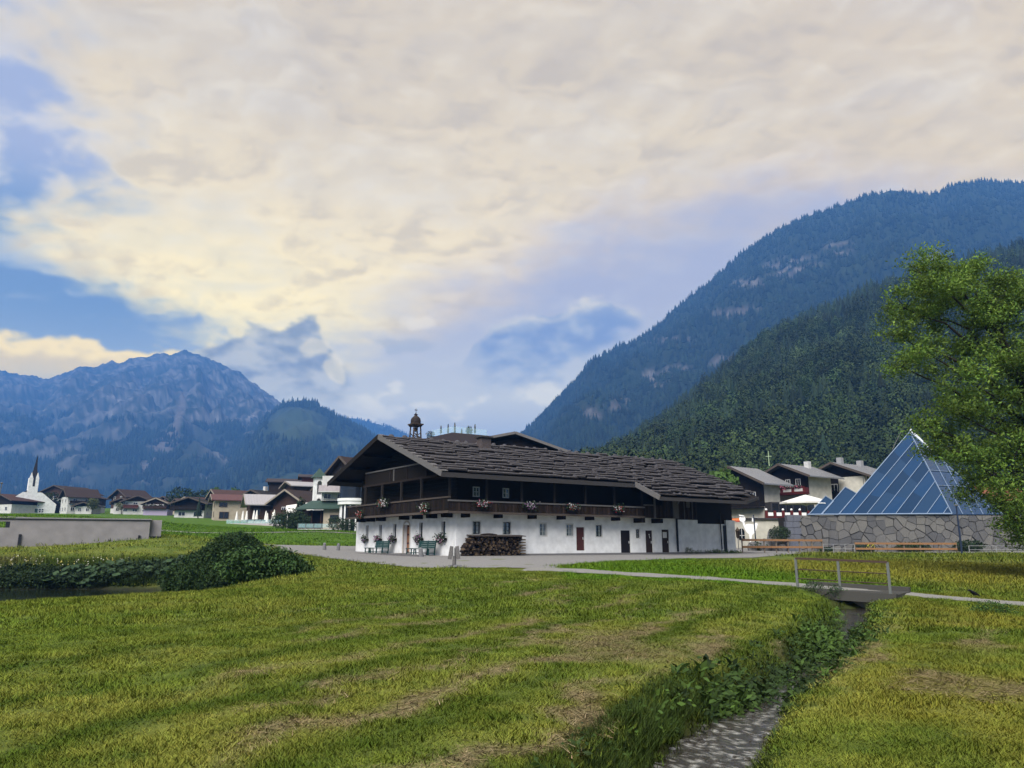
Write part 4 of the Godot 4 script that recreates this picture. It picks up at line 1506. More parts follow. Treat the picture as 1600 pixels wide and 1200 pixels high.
# corner: foot of the wall corner between the gable (facing -x) and the long side (facing +z). q: eave, slope, over, wood (height where timber begins), and lists
func chalet(called: String, label: String, category: String, corner: Vector3, turn: float, wid: float, len: float, q: Dictionary, group := "") -> Node3D:
	var t := thing(called, label, category, corner, turn, group)
	var he: float = q.get("eave", 5.5)
	var k: float = q.get("slope", 0.36)
	var ov: float = q.get("over", 1.1)
	var hw: float = q.get("wood", 4.0)
	var rid: float = q.get("ridge", 0.5) * wid
	var wm: Material = M[q.get("wall_m", "render_white")]
	var tm: Material = M[q.get("wood_m", "old_wood")]
	var rm: Material = M[q.get("roof_m", "roof_brown")]
	var top: float = he + k * rid
	var he2: float = top - k * (wid - rid)
	pbox(t, "wall", 0.0, len, -2.0, minf(hw, he), -wid, 0.0, wm)
	var g := MB.new()
	var pts := [Vector3(-0.03, hw, 0.03 if hw < he else 0.0), Vector3(-0.03, he, 0.03 if hw < he else 0.0), Vector3(-0.03, top, -rid), Vector3(-0.03, he2, -wid)]
	if hw < minf(he, he2) - 0.05:
		pts.append(Vector3(-0.03, hw, -wid))
		g.prism(pts, Vector3(len + 0.06 if q.get("wood_all", true) else 0.4, 0, 0))
	else:
		g.prism([Vector3(-0.03, he - 0.02, 0.0), Vector3(-0.03, top, -rid), Vector3(-0.03, he2 - 0.02, -wid)], Vector3(len + 0.06, 0, 0))
	part(t, "timber_gable", g, tm)
	if hw < he and not q.get("wood_all", true):
		var g2 := MB.new()
		g2.bx(0.37, len, hw, he - 0.01, -wid, -0.0)
		part(t, "upper_wall", g2, wm)
	# roof slabs
	var P := func(x: float, v: float) -> Vector3: return Vector3(x, (top - k * (rid - v) if v < rid else top - k * (v - rid)) + 0.22, -v)
	var r := MB.new()
	r.prism([P.call(-ov, rid), P.call(len + ov, rid), P.call(len + ov, -ov), P.call(-ov, -ov)], Vector3(0, -0.2, 0))
	r.prism([P.call(-ov, rid + 0.002), P.call(len + ov, rid + 0.002), P.call(len + ov, wid + ov), P.call(-ov, wid + ov)], Vector3(0, -0.2, 0))
	var ro := part(t, "roof", r, rm)
	var vb := MB.new()
	vb.beam((P.call(-ov - 0.04, rid) as Vector3) - Vector3(0, 0.12, 0), (P.call(-ov - 0.04, -ov) as Vector3) - Vector3(0, 0.12, 0), 0.09, 0.34)
	part(ro, "verge_board", vb, M[q.get("verge_m", "brown_grey_wood")])
	var vb2 := MB.new()
	vb2.beam((P.call(-ov - 0.04, rid) as Vector3) - Vector3(0, 0.12, 0), (P.call(-ov - 0.04, wid + ov) as Vector3) - Vector3(0, 0.12, 0), 0.09, 0.34)
	part(ro, "verge_board", vb2, M[q.get("verge_m", "brown_grey_wood")])
	if q.get("seams", 0.0) > 0.0:
		var s := MB.new()
		var x: float = -ov + 0.2
		while x < len + ov:
			s.beam((P.call(x, rid) as Vector3) + Vector3(0, 0.02, 0), (P.call(x, -ov) as Vector3) + Vector3(0, 0.02, 0), 0.05, 0.05)
			x += q.seams
		part(ro, "roof_seams", s, rm, "stuff")
	for c in q.get("chimneys", []):
		var y: float = top - k * absf(c[1] - rid)
		pbox(ro, "chimney", c[0] - 0.4, c[0] + 0.4, y - 0.3, y + 1.2, -c[1] - 0.4, -c[1] + 0.4, M[q.get("chimney_m", "render_white")])
	# windows: on the gable [v, sill, w, h], on the long side [u, sill, w, h]
	for w in q.get("gable_w", []):
		far_window(t, Vector3(-0.04, w[1], -w[0]), w[2], w[3], -PI / 2, q.get("frame", "white_frame"))
	for w in q.get("side_w", []):
		far_window(t, Vector3(w[0], w[1], 0.04), w[2], w[3], 0.0, q.get("frame", "white_frame"))
	for d in q.get("doors", []):
		pbox(t, "door", -0.1, -0.04, 0.0, 2.1, -d - 0.5, -d + 0.5, M.door_wood)
	# balconies on the gable [height of floor, v0, v1, depth, material]
	for b in q.get("gable_b", []):
		var f := MB.new()
		f.bx(-b[3], 0.0, b[0] - 0.15, b[0], -b[2], -b[1])
		var o := part(t, "balcony", f, M[b[4]])
		var rail := MB.new()
		rail.bx(-b[3] - 0.06, -b[3], b[0] + 0.05, b[0] + 0.85, -b[2], -b[1])
		rail.bx(-b[3], -0.1, b[0] + 0.05, b[0] + 0.85, -b[1] - 0.06, -b[1])
		part(o, "railing", rail, M[b[4]])
		pbox(o, "handrail", -b[3] - 0.12, -b[3] + 0.06, b[0] + 0.87, b[0] + 0.97, -b[2], -b[1] + 0.02, M[b[4]])
		if b.size() > 5:
			var n := int((b[2] - b[1]) / 1.9)
			for i in n:
				var z0: float = -b[1] - (b[2] - b[1]) * (i + 0.14) / n
				pbox(o, "rail_panel", -b[3] - 0.10, -b[3] - 0.063, b[0] + 0.25, b[0] + 0.7, z0 - (b[2] - b[1]) / n * 0.72, z0, M[b[5]])
		if b.size() > 6:
			flowers(o, Vector3(-b[3] - 0.15, b[0] + 0.98, -(b[1] + b[2]) / 2), Vector3(0.25, 0.28, (b[2] - b[1]) * 0.45), int((b[2] - b[1]) * 40), b[6])
	for b in q.get("side_b", []):
		var f := MB.new()
		f.bx(b[1], b[2], b[0] - 0.15, b[0], 0.0, b[3])
		var o := part(t, "balcony", f, M[b[4]])
		var rail := MB.new()
		rail.bx(b[1], b[2], b[0] + 0.05, b[0] + 0.9, b[3], b[3] + 0.06)
		part(o, "railing", rail, M[b[4]])
	return t


func flowers(parent: Node, o: Vector3, s: Vector3, n: int, tone: Color) -> void:
	var b := MB.new()
	var r := RandomNumberGenerator.new()
	r.seed = int(absf(o.z) * 100.0) + n
	for i in n:
		b.col = tone if r.randf() < 0.45 else Color(0.03, 0.05, 0.02)
		leaf(b, o + Vector3(r.randf_range(-1, 1) * s.x, r.randfn() * s.y * 0.5, r.randf_range(-1, 1) * s.z), 0.16, r)
	part(parent, "balcony_flowers", b, M.petal, "stuff")


# a garden or street tree: trunk and leafy crown
func small_tree(called: String, label: String, at: Vector3, h: float, w: float, kind: String, seed_: int, group := "", low := 0.28) -> Node3D:
	var t := thing(called, label, "tree" if called.ends_with("tree") else "shrub", at, 0.0, group)
	var r := RandomNumberGenerator.new()
	r.seed = seed_
	if called.ends_with("tree"):
		var tr := MB.new()
		tr.tube(Vector3(0, -0.3, 0), Vector3(0, h * 0.5, 0), 0.03 * h, 0.015 * h, 7)
		part(t, "trunk", tr, M.bark)
	var b := MB.new()
	var n := 900
	if kind == "spruce":
		var sp := spruce_mesh(r, 13, 9)
		var o := put(t, "crown", sp, M.needles)
		o.scale = Vector3(w * 2.2, h, w * 2.2)
		return t
	for i in n:
		var d := Vector3(r.randfn(), r.randfn(), r.randfn()).normalized()
		var wob := 1.0 + 0.30 * hn.get_noise_3d(d.x * 5.0 + seed_, d.y * 5.0, d.z * 5.0)
		var q := d * wob * pow(r.randf(), 0.28)
		var p := Vector3(q.x * w * 0.5, h * (low + (1.0 - low) * 0.5) + q.y * h * (1.0 - low) * 0.5, q.z * w * 0.5)
		var g := r.randf_range(0.6, 1.4)
		b.col = Color(g, g, g * 0.9)
		leaf(b, p, maxf(w, h) * 0.035 * r.randf_range(0.7, 1.5), r)
	part(t, "crown", b, M[kind], "stuff")
	return t


func build_right() -> void:
	# ---- hotel of three gabled wings above the terrace
	var g := "wings of the right hotel"
	var pink := Color(0.35, 0.10, 0.16)
	chalet("hotel_wing", "left hotel wing with brown gable half hidden behind the farmhouse", "hotel", Vector3(37.14, 0.9, -110.09), 0.62, 10.5, 4.2, {"eave": 9.78, "slope": 0.48, "over": 1.5, "ridge": 0.445, "wood": 6.0, "wood_all": false, "wall_m": "render_cream", "roof_m": "metal_roof", "seams": 0.7, "gable_w": [[1.6, 7.2, 0.9, 1.0], [4.6, 7.2, 0.9, 1.0], [1.7, 2.9, 1.1, 1.6]], "gable_b": [[5.9, -0.2, 9.5, 1.3, "old_wood", "old_wood", pink]]}, g)
	chalet("hotel_wing", "middle hotel wing with red balconies under a dark gable", "hotel", Vector3(45.48, 0.9, -114.1), 0.62, 9.0, 6.5, {"eave": 11.17, "slope": 0.42, "over": 1.5, "ridge": 0.42, "wood": 8.2, "wood_all": false, "wall_m": "render_cream", "roof_m": "metal_roof", "seams": 0.7, "chimneys": [[5.2, 3.0]], "gable_w": [[1.5, 9.0, 0.85, 1.5], [3.3, 9.0, 0.85, 1.5], [1.3, 5.4, 1.0, 1.9], [3.6, 5.4, 1.0, 1.9]], "gable_b": [[8.2, -0.3, 5.6, 1.3, "red_wood", "render_white", pink], [4.9, -0.3, 5.6, 1.3, "red_wood", "render_white", pink]]}, g)
	var w3 := chalet("hotel_wing", "right hotel wing with pale bay and deep shaded gable beside the pyramid", "hotel", Vector3(55.76, 0.9, -116.1), 0.62, 8.8, 8.0, {"eave": 11.3, "slope": 0.40, "over": 1.5, "ridge": 0.57, "wood": 7.6, "wood_all": false, "wall_m": "render_cream", "roof_m": "metal_roof", "seams": 0.7, "chimneys": [[0.6, 4.6], [5.5, 4.0]], "chimney_m": "grey_metal_pale", "gable_w": [[5.6, 8.3, 1.2, 1.8]], "gable_b": [[7.9, 4.4, 9.2, 1.3, "old_wood", "old_wood", pink], [4.9, 4.4, 9.2, 1.3, "old_wood"]]}, g)
	pbox(w3, "white_bay", -0.9, -0.04, -0.5, 11.0, -4.3, 0.06, M.render_cream)
	for q in [[4.2, 1.0], [4.2, 7.0]]:
		var dp3 := MB.new()
		dp3.tube(Vector3(-0.95, 0.5, -0.1), Vector3(-0.95, 10.6, -0.1), 0.05, 0.05, 6)
		if q[1] < 2.0:
			part(w3, "drainpipe", dp3, M.grey_metal)
	var mast := thing("antenna_mast", "thin pale cross-shaped antenna mast on the left hotel wing's ridge", "antenna", Vector3(39.6, 13.2, -113.4))
	var mb := MB.new()
	mb.tube(Vector3.ZERO, Vector3(0, 2.3, 0), 0.06, 0.05, 6)
	part(mast, "mast", mb, M.pale_green_metal)
	pbox(mast, "crossbar", -0.45, 0.45, 1.45, 1.53, -0.04, 0.04, M.pale_green_metal)
	# ---- terrace annex with arched windows
	var an := thing("terrace_annex", "cream annex with arched windows under a terrace with red and white railing", "annex", Vector3(28.4, 0.85, -103.0), 0.10)
	var w := MB.new()
	holed(w, 0.0, 13.0, -1.5, 3.9, -6.0, 0.0, [])
	part(an, "wall", w, M.render_cream)
	pbox(an, "terrace_slab", -0.2, 13.2, 3.9, 4.15, -6.0, 0.25, M.dark_grey_wood)
	for x in [3.2, 7.5, 9.7]:
		var a := MB.new()
		var pts := []
		for k in 9:
			pts.append(Vector3(cos(PI * k / 8.0) * 0.42, 2.3 + sin(PI * k / 8.0) * 0.42, 0.03))
		pts.append(Vector3(-0.42, 1.2, 0.03))
		pts.append(Vector3(0.42, 1.2, 0.03))
		a.prism(pts, Vector3(0, 0, 0.02))
		var o := part(an, "arched_window", a, M.far_pane)
		o.position.x = x
		var fr := MB.new()
		fr.bx(-0.03, 0.03, 1.2, 2.7, 0.05, 0.08)
		fr.bx(-0.42, 0.42, 1.75, 1.81, 0.05, 0.08)
		part(o, "frame", fr, M.white_frame)
	var dpp := MB.new()
	dpp.tube(Vector3(2.0, 0.2, 0.06), Vector3(2.0, 2.9, 0.06), 0.05, 0.05, 6)
	dpp.tube(Vector3(2.0, 2.9, 0.06), Vector3(1.1, 3.7, 0.06), 0.05, 0.05, 6)
	part(an, "drainpipe", dpp, M.grey_metal)
	for k in 6:
		var x := 6.9 + k * 1.22
		var po := pbox(an, "railing_post", x - 0.16, x + 0.16, 4.15, 5.15, 0.0, 0.25, M.red_wood)
		var gl := MB.new()
		gl.lathe(Vector3(x, 5.3, 0.12), [Vector2(0, -0.17), Vector2(0.13, -0.10), Vector2(0.17, 0.0), Vector2(0.13, 0.10), Vector2(0, 0.17)], 10)
		if k in [0, 2, 3, 4]:
			part(po, "globe", gl, M.white_paint)
		if k < 5:
			pbox(an, "railing_panel", x + 0.24, x + 0.98, 4.45, 4.9, 0.08, 0.16, M.white_paint)
			pbox(an, "railing_bar", x + 0.16, x + 1.06, 4.2, 4.36, 0.06, 0.18, M.red_wood)
	# glazed lobby behind the terrace
	var lb := thing("glazed_lobby", "dark glazed terrace lobby behind the red and white railing", "lobby", Vector3(37.2, 5.0, -107.0), 0.10)
	pbox(lb, "frame", 0, 6.5, -1.0, 2.4, -2.0, 0.0, M.dark_grey_wood)
	for k in 6:
		pbox(lb, "pane", 0.15 + k * 1.06, 1.1 + k * 1.06, 0.2, 2.2, 0.01, 0.04, M.far_pane)
	# big market parasol
	var pr := thing("parasol", "very wide white terrace parasol open beside the small glass gable", "parasol", Vector3(38.9, 5.0, -98.5), 0.1)
	var cn := MB.new()
	for k in 8:
		var a0 := TAU * (k + 0.5) / 8.0
		var a1 := TAU * (k + 1.5) / 8.0
		var e0 := Vector3(cos(a0) * 3.4, 1.9, sin(a0) * 2.8)
		var e1 := Vector3(cos(a1) * 3.4, 1.9, sin(a1) * 2.8)
		cn.quad(Vector3(cos(a0) * 0.1, 2.85, sin(a0) * 0.1), e0, e1, Vector3(cos(a1) * 0.1, 2.85, sin(a1) * 0.1), Vector3.UP)
		cn.quad(e0, e1, e1 + Vector3(0, -0.22, 0), e0 + Vector3(0, -0.22, 0), e0)
	part(pr, "canopy", cn, M.canvas)
	var pp := MB.new()
	pp.tube(Vector3(0, -1, 0), Vector3(0, 2.8, 0), 0.07, 0.05, 8)
	part(pr, "pole", pp, M.grey_metal)
	for k in 8:
		var rb := MB.new()
		var a0 := TAU * (k + 0.5) / 8.0
		rb.beam(Vector3(0, 1.4, 0), Vector3(cos(a0) * 1.9, 2.2, sin(a0) * 1.6), 0.05, 0.05)
		part(pr, "rib", rb, M.white_paint)
	# stork cut-out on one leg
	var sk := thing("stork_figure", "flat white stork figure with orange beak standing behind the timber rail", "stork figure", Vector3(27.4, 0.8, -86.0), 0.0)
	var body := MB.new()
	flat(body, [Vector2(-0.72, 2.82), Vector2(-0.45, 2.95), Vector2(-0.10, 2.98), Vector2(0.1, 2.94), Vector2(0.42, 2.88), Vector2(0.55, 3.06), Vector2(0.76, 3.12), Vector2(0.8, 2.9), Vector2(0.62, 2.4), Vector2(0.38, 1.95), Vector2(0.1, 1.72), Vector2(-0.2, 1.75), Vector2(-0.5, 2.0), Vector2(-0.72, 2.4)], 0.06)
	flat(body, [Vector2(-0.86, 3.35), Vector2(-0.72, 3.2), Vector2(-0.60, 2.7), Vector2(-0.45, 2.3), Vector2(-0.66, 2.3), Vector2(-0.86, 2.8), Vector2(-0.95, 3.2)], 0.061)
	part(sk, "body", body, M.white_paint)
	var hd := MB.new()
	var hp := []
	for k in 14:
		var a := TAU * k / 14.0
		hp.append(Vector2(-0.92 + cos(a) * 0.36, 3.52 + sin(a) * 0.34))
	flat(hd, hp, 0.07)
	var ho := part(sk, "head", hd, M.white_paint)
	var cb := MB.new()
	flat(cb, [Vector2(-1.3, 4.02), Vector2(-0.75, 3.92), Vector2(-0.62, 3.80), Vector2(-0.75, 3.76), Vector2(-1.25, 3.88)], 0.06)
	part(ho, "crest", cb, M.white_paint)
	var ey := MB.new()
	flat(ey, [Vector2(-1.12, 3.72), Vector2(-0.75, 3.70), Vector2(-0.62, 3.78), Vector2(-1.12, 3.84)], 0.075)
	part(ho, "eye_band", ey, M.black_metal)
	var bk := MB.new()
	flat(bk, [Vector2(-1.22, 3.62), Vector2(-2.1, 3.58), Vector2(-2.2, 3.44), Vector2(-2.1, 3.36), Vector2(-1.2, 3.32)], 0.06)
	part(sk, "beak", bk, M.orange_paint)
	var bk2 := MB.new()
	flat(bk2, [Vector2(-1.22, 3.32), Vector2(-1.9, 3.34), Vector2(-1.6, 3.2), Vector2(-1.25, 3.2)], 0.05)
	part(sk, "lower_beak", bk2, M.red_paint_bright)
	var lg := MB.new()
	flat(lg, [Vector2(-0.28, 1.76), Vector2(0.08, 1.74), Vector2(-0.02, 1.2), Vector2(-0.12, 0.9), Vector2(-0.2, 0.9)], 0.05)
	part(sk, "leg", lg, M.white_paint)
	var ds := MB.new()
	ds.tube(Vector3(-0.15, -0.3, 0), Vector3(-0.15, 0.92, 0), 0.05, 0.05, 6)
	part(sk, "stand", ds, M.black_metal)
	# signpost before the stork
	var sp := thing("lamp_post", "slim dark post with a small lamp head in front of the stork", "lamp post", Vector3(27.0, 0.8, -83.5))
	var sb := MB.new()
	sb.tube(Vector3(0.06, -0.3, 0), Vector3(0, 3.9, 0), 0.08, 0.06, 8)
	part(sp, "pole", sb, M.navy_metal)
	var sl := MB.new()
	sl.tube(Vector3(-0.14, 3.15, 0), Vector3(-0.14, 3.55, 0), 0.10, 0.07, 8)
	part(sp, "lamp_head", sl, M.white_paint)
	var la := thing("garden_lantern", "old iron garden lantern before the arched annex window", "lantern", Vector3(26.6, 0.85, -88.5))
	var lm := MB.new()
	lm.tube(Vector3(0, -0.2, 0), Vector3(0, 1.3, 0), 0.05, 0.05, 7)
	part(la, "pole", lm, M.grey_metal)
	var lt := MB.new()
	lt.lathe(Vector3(0, 1.3, 0), [Vector2(0.08, 0), Vector2(0.20, 0.15), Vector2(0.24, 0.8), Vector2(0.34, 0.84), Vector2(0.10, 1.15), Vector2(0.03, 1.3)], 6)
	part(la, "lantern_head", lt, M.bronze)


func flat(b: MB, o: Array, thick: float) -> void:
	var tri := Geometry2D.triangulate_polygon(PackedVector2Array(o))
	for k in range(0, tri.size(), 3):
		for s in [-1.0, 1.0]:
			var p := []
			for e in 3:
				p.append(Vector3(o[tri[k + e]].x, o[tri[k + e]].y, s * thick / 2))
			b.tri(p[0], p[1], p[2], Vector3(0, 0, s))
	var c := Vector2.ZERO
	for p in o:
		c += p
	c /= o.size()
	for i in o.size():
		var p: Vector2 = o[i]
		var q: Vector2 = o[(i + 1) % o.size()]
		var m := (p + q) * 0.5 - c
		b.quad(Vector3(p.x, p.y, -thick / 2), Vector3(q.x, q.y, -thick / 2), Vector3(q.x, q.y, thick / 2), Vector3(p.x, p.y, thick / 2), Vector3(m.x, m.y, 0))


# ---------------------------------------------------------------- glass pyramid on a wall of quarry stone
func build_pyramid() -> void:
	var t := thing("pyramid_building", "blue glass pyramid building with white glazing bars on the stone wall", "glass pyramid", Vector3.ZERO)
	var A := Vector3(34.90, 4.55, -79.9)
	var P := Vector3(49.0, 14.95, -90.0)
	var B := Vector3(47.0, 4.6, -79.85)
	var C := Vector3(57.7, 4.9, -88.0)
	var base := (B - A)
	var dirp := (P - A)
	var fold := (P - B)
	var nrm := (B - A).cross(P - A).normalized()
	if nrm.z < 0.0:
		nrm = -nrm
	# body behind the glass
	var body := MB.new()
	var D := Vector3(49.0, 4.4, -101.0)
	var i := -nrm * 0.25
	body.tri(A + i, P + i, B + i, nrm)
	body.tri(B + i, P + i, C + i, Vector3(1, 0.3, 1))
	body.tri(A + i, P + i, D, Vector3(-1, 0, -1))
	body.tri(D, P + i, C + i, Vector3(1, 0, -1))
	part(t, "shell", body, M.dark_room)
	# left face: bands parallel to the left edge
	var fr := [0.0, 0.125, 0.245, 0.372, 0.50, 0.635, 0.775, 0.92]
	for k in fr.size():
		var f0: float = fr[k]
		var f1: float = fr[k + 1] if k + 1 < fr.size() else 1.0
		var a := A + base * f0
		var b := A + base * f1
		var a2 := B + fold * (1.0 - f0)
		var b2 := B + fold * (1.0 - f1)
		# each band is made of panes
		var n := maxi(1, int(round((1.0 - f0) * 4.0)))
		for j in n:
			var g0 := float(j) / n
			var g1 := float(j + 1) / n
			var o := MB.new()
			var tilt := nrm * 0.03 * float((k * 5 + j * 3) % 4)
			o.quad(a.lerp(a2, g0), b.lerp(b2, g0), b.lerp(b2, g1) + tilt, a.lerp(a2, g1), nrm)
			part(t, "glass_panel", o, [M.blue_glass, M.blue_glass_b, M.blue_glass_c][(k * 2 + j) % 3])
		var bar := MB.new()
		bar.beam(a + nrm * 0.06, a2 + nrm * 0.06, 0.05 if k else 0.08, 0.08, nrm)
		part(t, "glazing_bar", bar, M.white_bar)
	# right face
	var rn := (C - B).cross(P - B).normalized()
	if rn.dot(Vector3(0.5, 0.3, 1)) < 0.0:
		rn = -rn
	var cuts := [0.0, 0.32, 0.50, 0.68, 0.84, 1.0]
	for k in 5:
		var o := MB.new()
		var p0 := B.lerp(P, cuts[k])
		var p1 := B.lerp(P, cuts[k + 1])
		var q0 := C.lerp(P, cuts[k])
		var q1 := C.lerp(P, cuts[k + 1])
		o.quad(p0, q0, q1, p1, rn)
		part(t, "glass_panel", o, M.blue_glass if k % 2 else M.blue_glass_b)
		if k > 0:
			var bar := MB.new()
			bar.beam(p0 + rn * 0.06, q0 + rn * 0.06, 0.05, 0.06, rn)
			part(t, "glazing_bar", bar, M.white_bar)
	for k in 4:
		var bar := MB.new()
		var f := 0.2 + 0.2 * k
		bar.beam(B.lerp(C, f) + rn * 0.06, P.lerp(C, f).lerp(P, 0.0) + rn * 0.06, 0.045, 0.06, rn)
		part(t, "glazing_bar", bar, M.white_bar)
	for e in [[B, P, nrm, 0.07], [A, B, nrm, 0.11], [C, P, rn, 0.10]]:
		var bar := MB.new()
		bar.beam(e[0] + e[2] * 0.09, e[1] + e[2] * 0.09, e[3], 0.15, e[2])
		part(t, "edge_bar", bar, M.white_bar)
	# white sail behind the right edge, two thin masts behind the tip
	var sail := MB.new()
	sail.prism([P + Vector3(0.7, 0.6, -0.8), P + Vector3(0.3, -0.2, -0.6), C + Vector3(-3.3, 2.2, -0.6), C + Vector3(-2.3, 2.6, -0.8)], Vector3(0.05, 0, -0.3))
	part(t, "white_sail", sail, M.white_sail)
	var ms := MB.new()
	ms.tube(P + Vector3(-1.9, -2.0, -0.8), P + Vector3(-0.4, 0.5, -0.8), 0.05, 0.03, 5)
	part(t, "mast", ms, M.grey_metal)
	# two small stepped pyramids on the left
	var u := dirp.normalized()
	for s in [[-1.9, 6.15, 0.55, 1.5, 2.35], [-3.2, 4.1, 0.45, 1.15, 1.75]]:
		var a: Vector3 = A + base.normalized() * s[0]
		var tip: Vector3 = a + u * s[1] + nrm * 0.0
		var w: float = 1.9 if s[0] > -2.0 else 1.4
		var b := a + base.normalized() * w
		var e: Vector3 = b + u * (s[1] - s[3])
		var o := MB.new()
		o.quad(a, b, e, tip, nrm)
		part(t, "glass_panel", o, M.blue_glass_b)
		var o2 := MB.new()
		var back: Vector3 = tip + Vector3(s[4], -1.0, -2.0)
		o2.tri(tip, e, back, Vector3(1, 0.5, 1))
		o2.tri(e, back, b + Vector3(1.0, 0, -1.5), Vector3(1, 0.5, 1))
		part(t, "glass_panel", o2, M.blue_glass_c)
		for q in [[a, tip], [tip, e], [tip, back], [b, e]]:
			var bar := MB.new()
			bar.beam(q[0] + nrm * 0.06, q[1] + nrm * 0.06, 0.06, 0.08, nrm)
			part(t, "glazing_bar", bar, M.white_bar)
	var bb := MB.new()
	bb.beam(A + base.normalized() * -3.3 + nrm * 0.08, A + nrm * 0.08, 0.11, 0.13, nrm)
	part(t, "edge_bar", bb, M.white_bar)
	var tm := TextMesh.new()
	tm.text = "Vitalberg"
	var fo := SystemFont.new()
	fo.font_names = PackedStringArray(["Droid Sans"])
	fo.font_weight = 700
	tm.font = fo
	tm.font_size = 32
	tm.pixel_size = 0.0056
	tm.depth = 0.03
	var to := put(t, "lettering", tm, M.white_paint)
	var xa := base.normalized()
	var ya := nrm.cross(xa).normalized()
	to.transform = Transform3D(Basis(xa, ya, nrm), A + xa * -1.2 + ya * 1.75 + nrm * 0.12)
	# ---- wall of polygonal quarry stone
	var wl := thing("stone_wall", "retaining wall of large polygonal grey stones below the glass pyramid", "stone wall", Vector3(30.6, 0.5, -80.0), 0.0)
	var L := 30.0
	var H := 4.0
	var core := MB.new()
	core.bx(0, L, -0.5, H - 0.06, -6.0, -0.14)
	part(wl, "mortar_core", core, M.dark_joint)
	var r := RandomNumberGenerator.new()
	r.seed = 31
	var seeds := []
	var tries := 0
	while tries < 9000 and seeds.size() < 280:
		tries += 1
		var p := Vector2(r.randf_range(-0.5, L + 0.5), r.randf_range(-0.4, H + 0.3))
		var ok := true
		for s in seeds:
			if p.distance_to(s) < r.randf_range(0.40, 1.25):
				ok = false
				break
		if ok:
			seeds.append(p)
	var tones := [M.quarry_a, M.quarry_b, M.quarry_c, M.quarry_d]
	for k in seeds.size():
		var poly := PackedVector2Array([Vector2(0, -0.3), Vector2(L, -0.3), Vector2(L, H), Vector2(0, H)])
		var gap := r.randf_range(0.012, 0.05)
		for j in seeds.size():
			if j == k or seeds[j].distance_to(seeds[k]) > 5.0:
				continue
			var m: Vector2 = (seeds[k] + seeds[j]) * 0.5
			var n: Vector2 = (seeds[j] - seeds[k]).normalized()
			m -= n * gap
			var tn := Vector2(-n.y, n.x)
			var half := PackedVector2Array([m - tn * 60.0, m + tn * 60.0, m + tn * 60.0 - n * 120.0, m - tn * 60.0 - n * 120.0])
			var res := Geometry2D.intersect_polygons(poly, half)
			if res.is_empty():
				poly = PackedVector2Array()
				break
			poly = res[0]
		if poly.size() < 3:
			continue
		var pts := []
		for p in poly:
			pts.append(Vector3(p.x, p.y, -0.3))
		var b := MB.new()
		var dep := 0.3 + r.randf_range(0.0, 0.12)
		b.prism(pts, Vector3(0, 0, dep))
		part(wl, "stone", b, tones[r.randi() % 4])
	# pier of bluish blocks at the left end, with a sloping top
	var pier := thing("wall_pier", "bluish grey block pier closing the left end of the stone wall", "wall pier", Vector3(29.2, 0.5, -79.9), 0.0)
	for row in 6:
		for c in 2:
			var o := MB.new()
			o.box(Vector3(0.38 + c * 0.72 + 0.15 * (row % 2), 0.33 + row * 0.68, -0.3), Vector3(0.69, 0.64, 0.7 + 0.05 * ((row + c) % 2)))
			part(pier, "block", o, M.blue_stone)


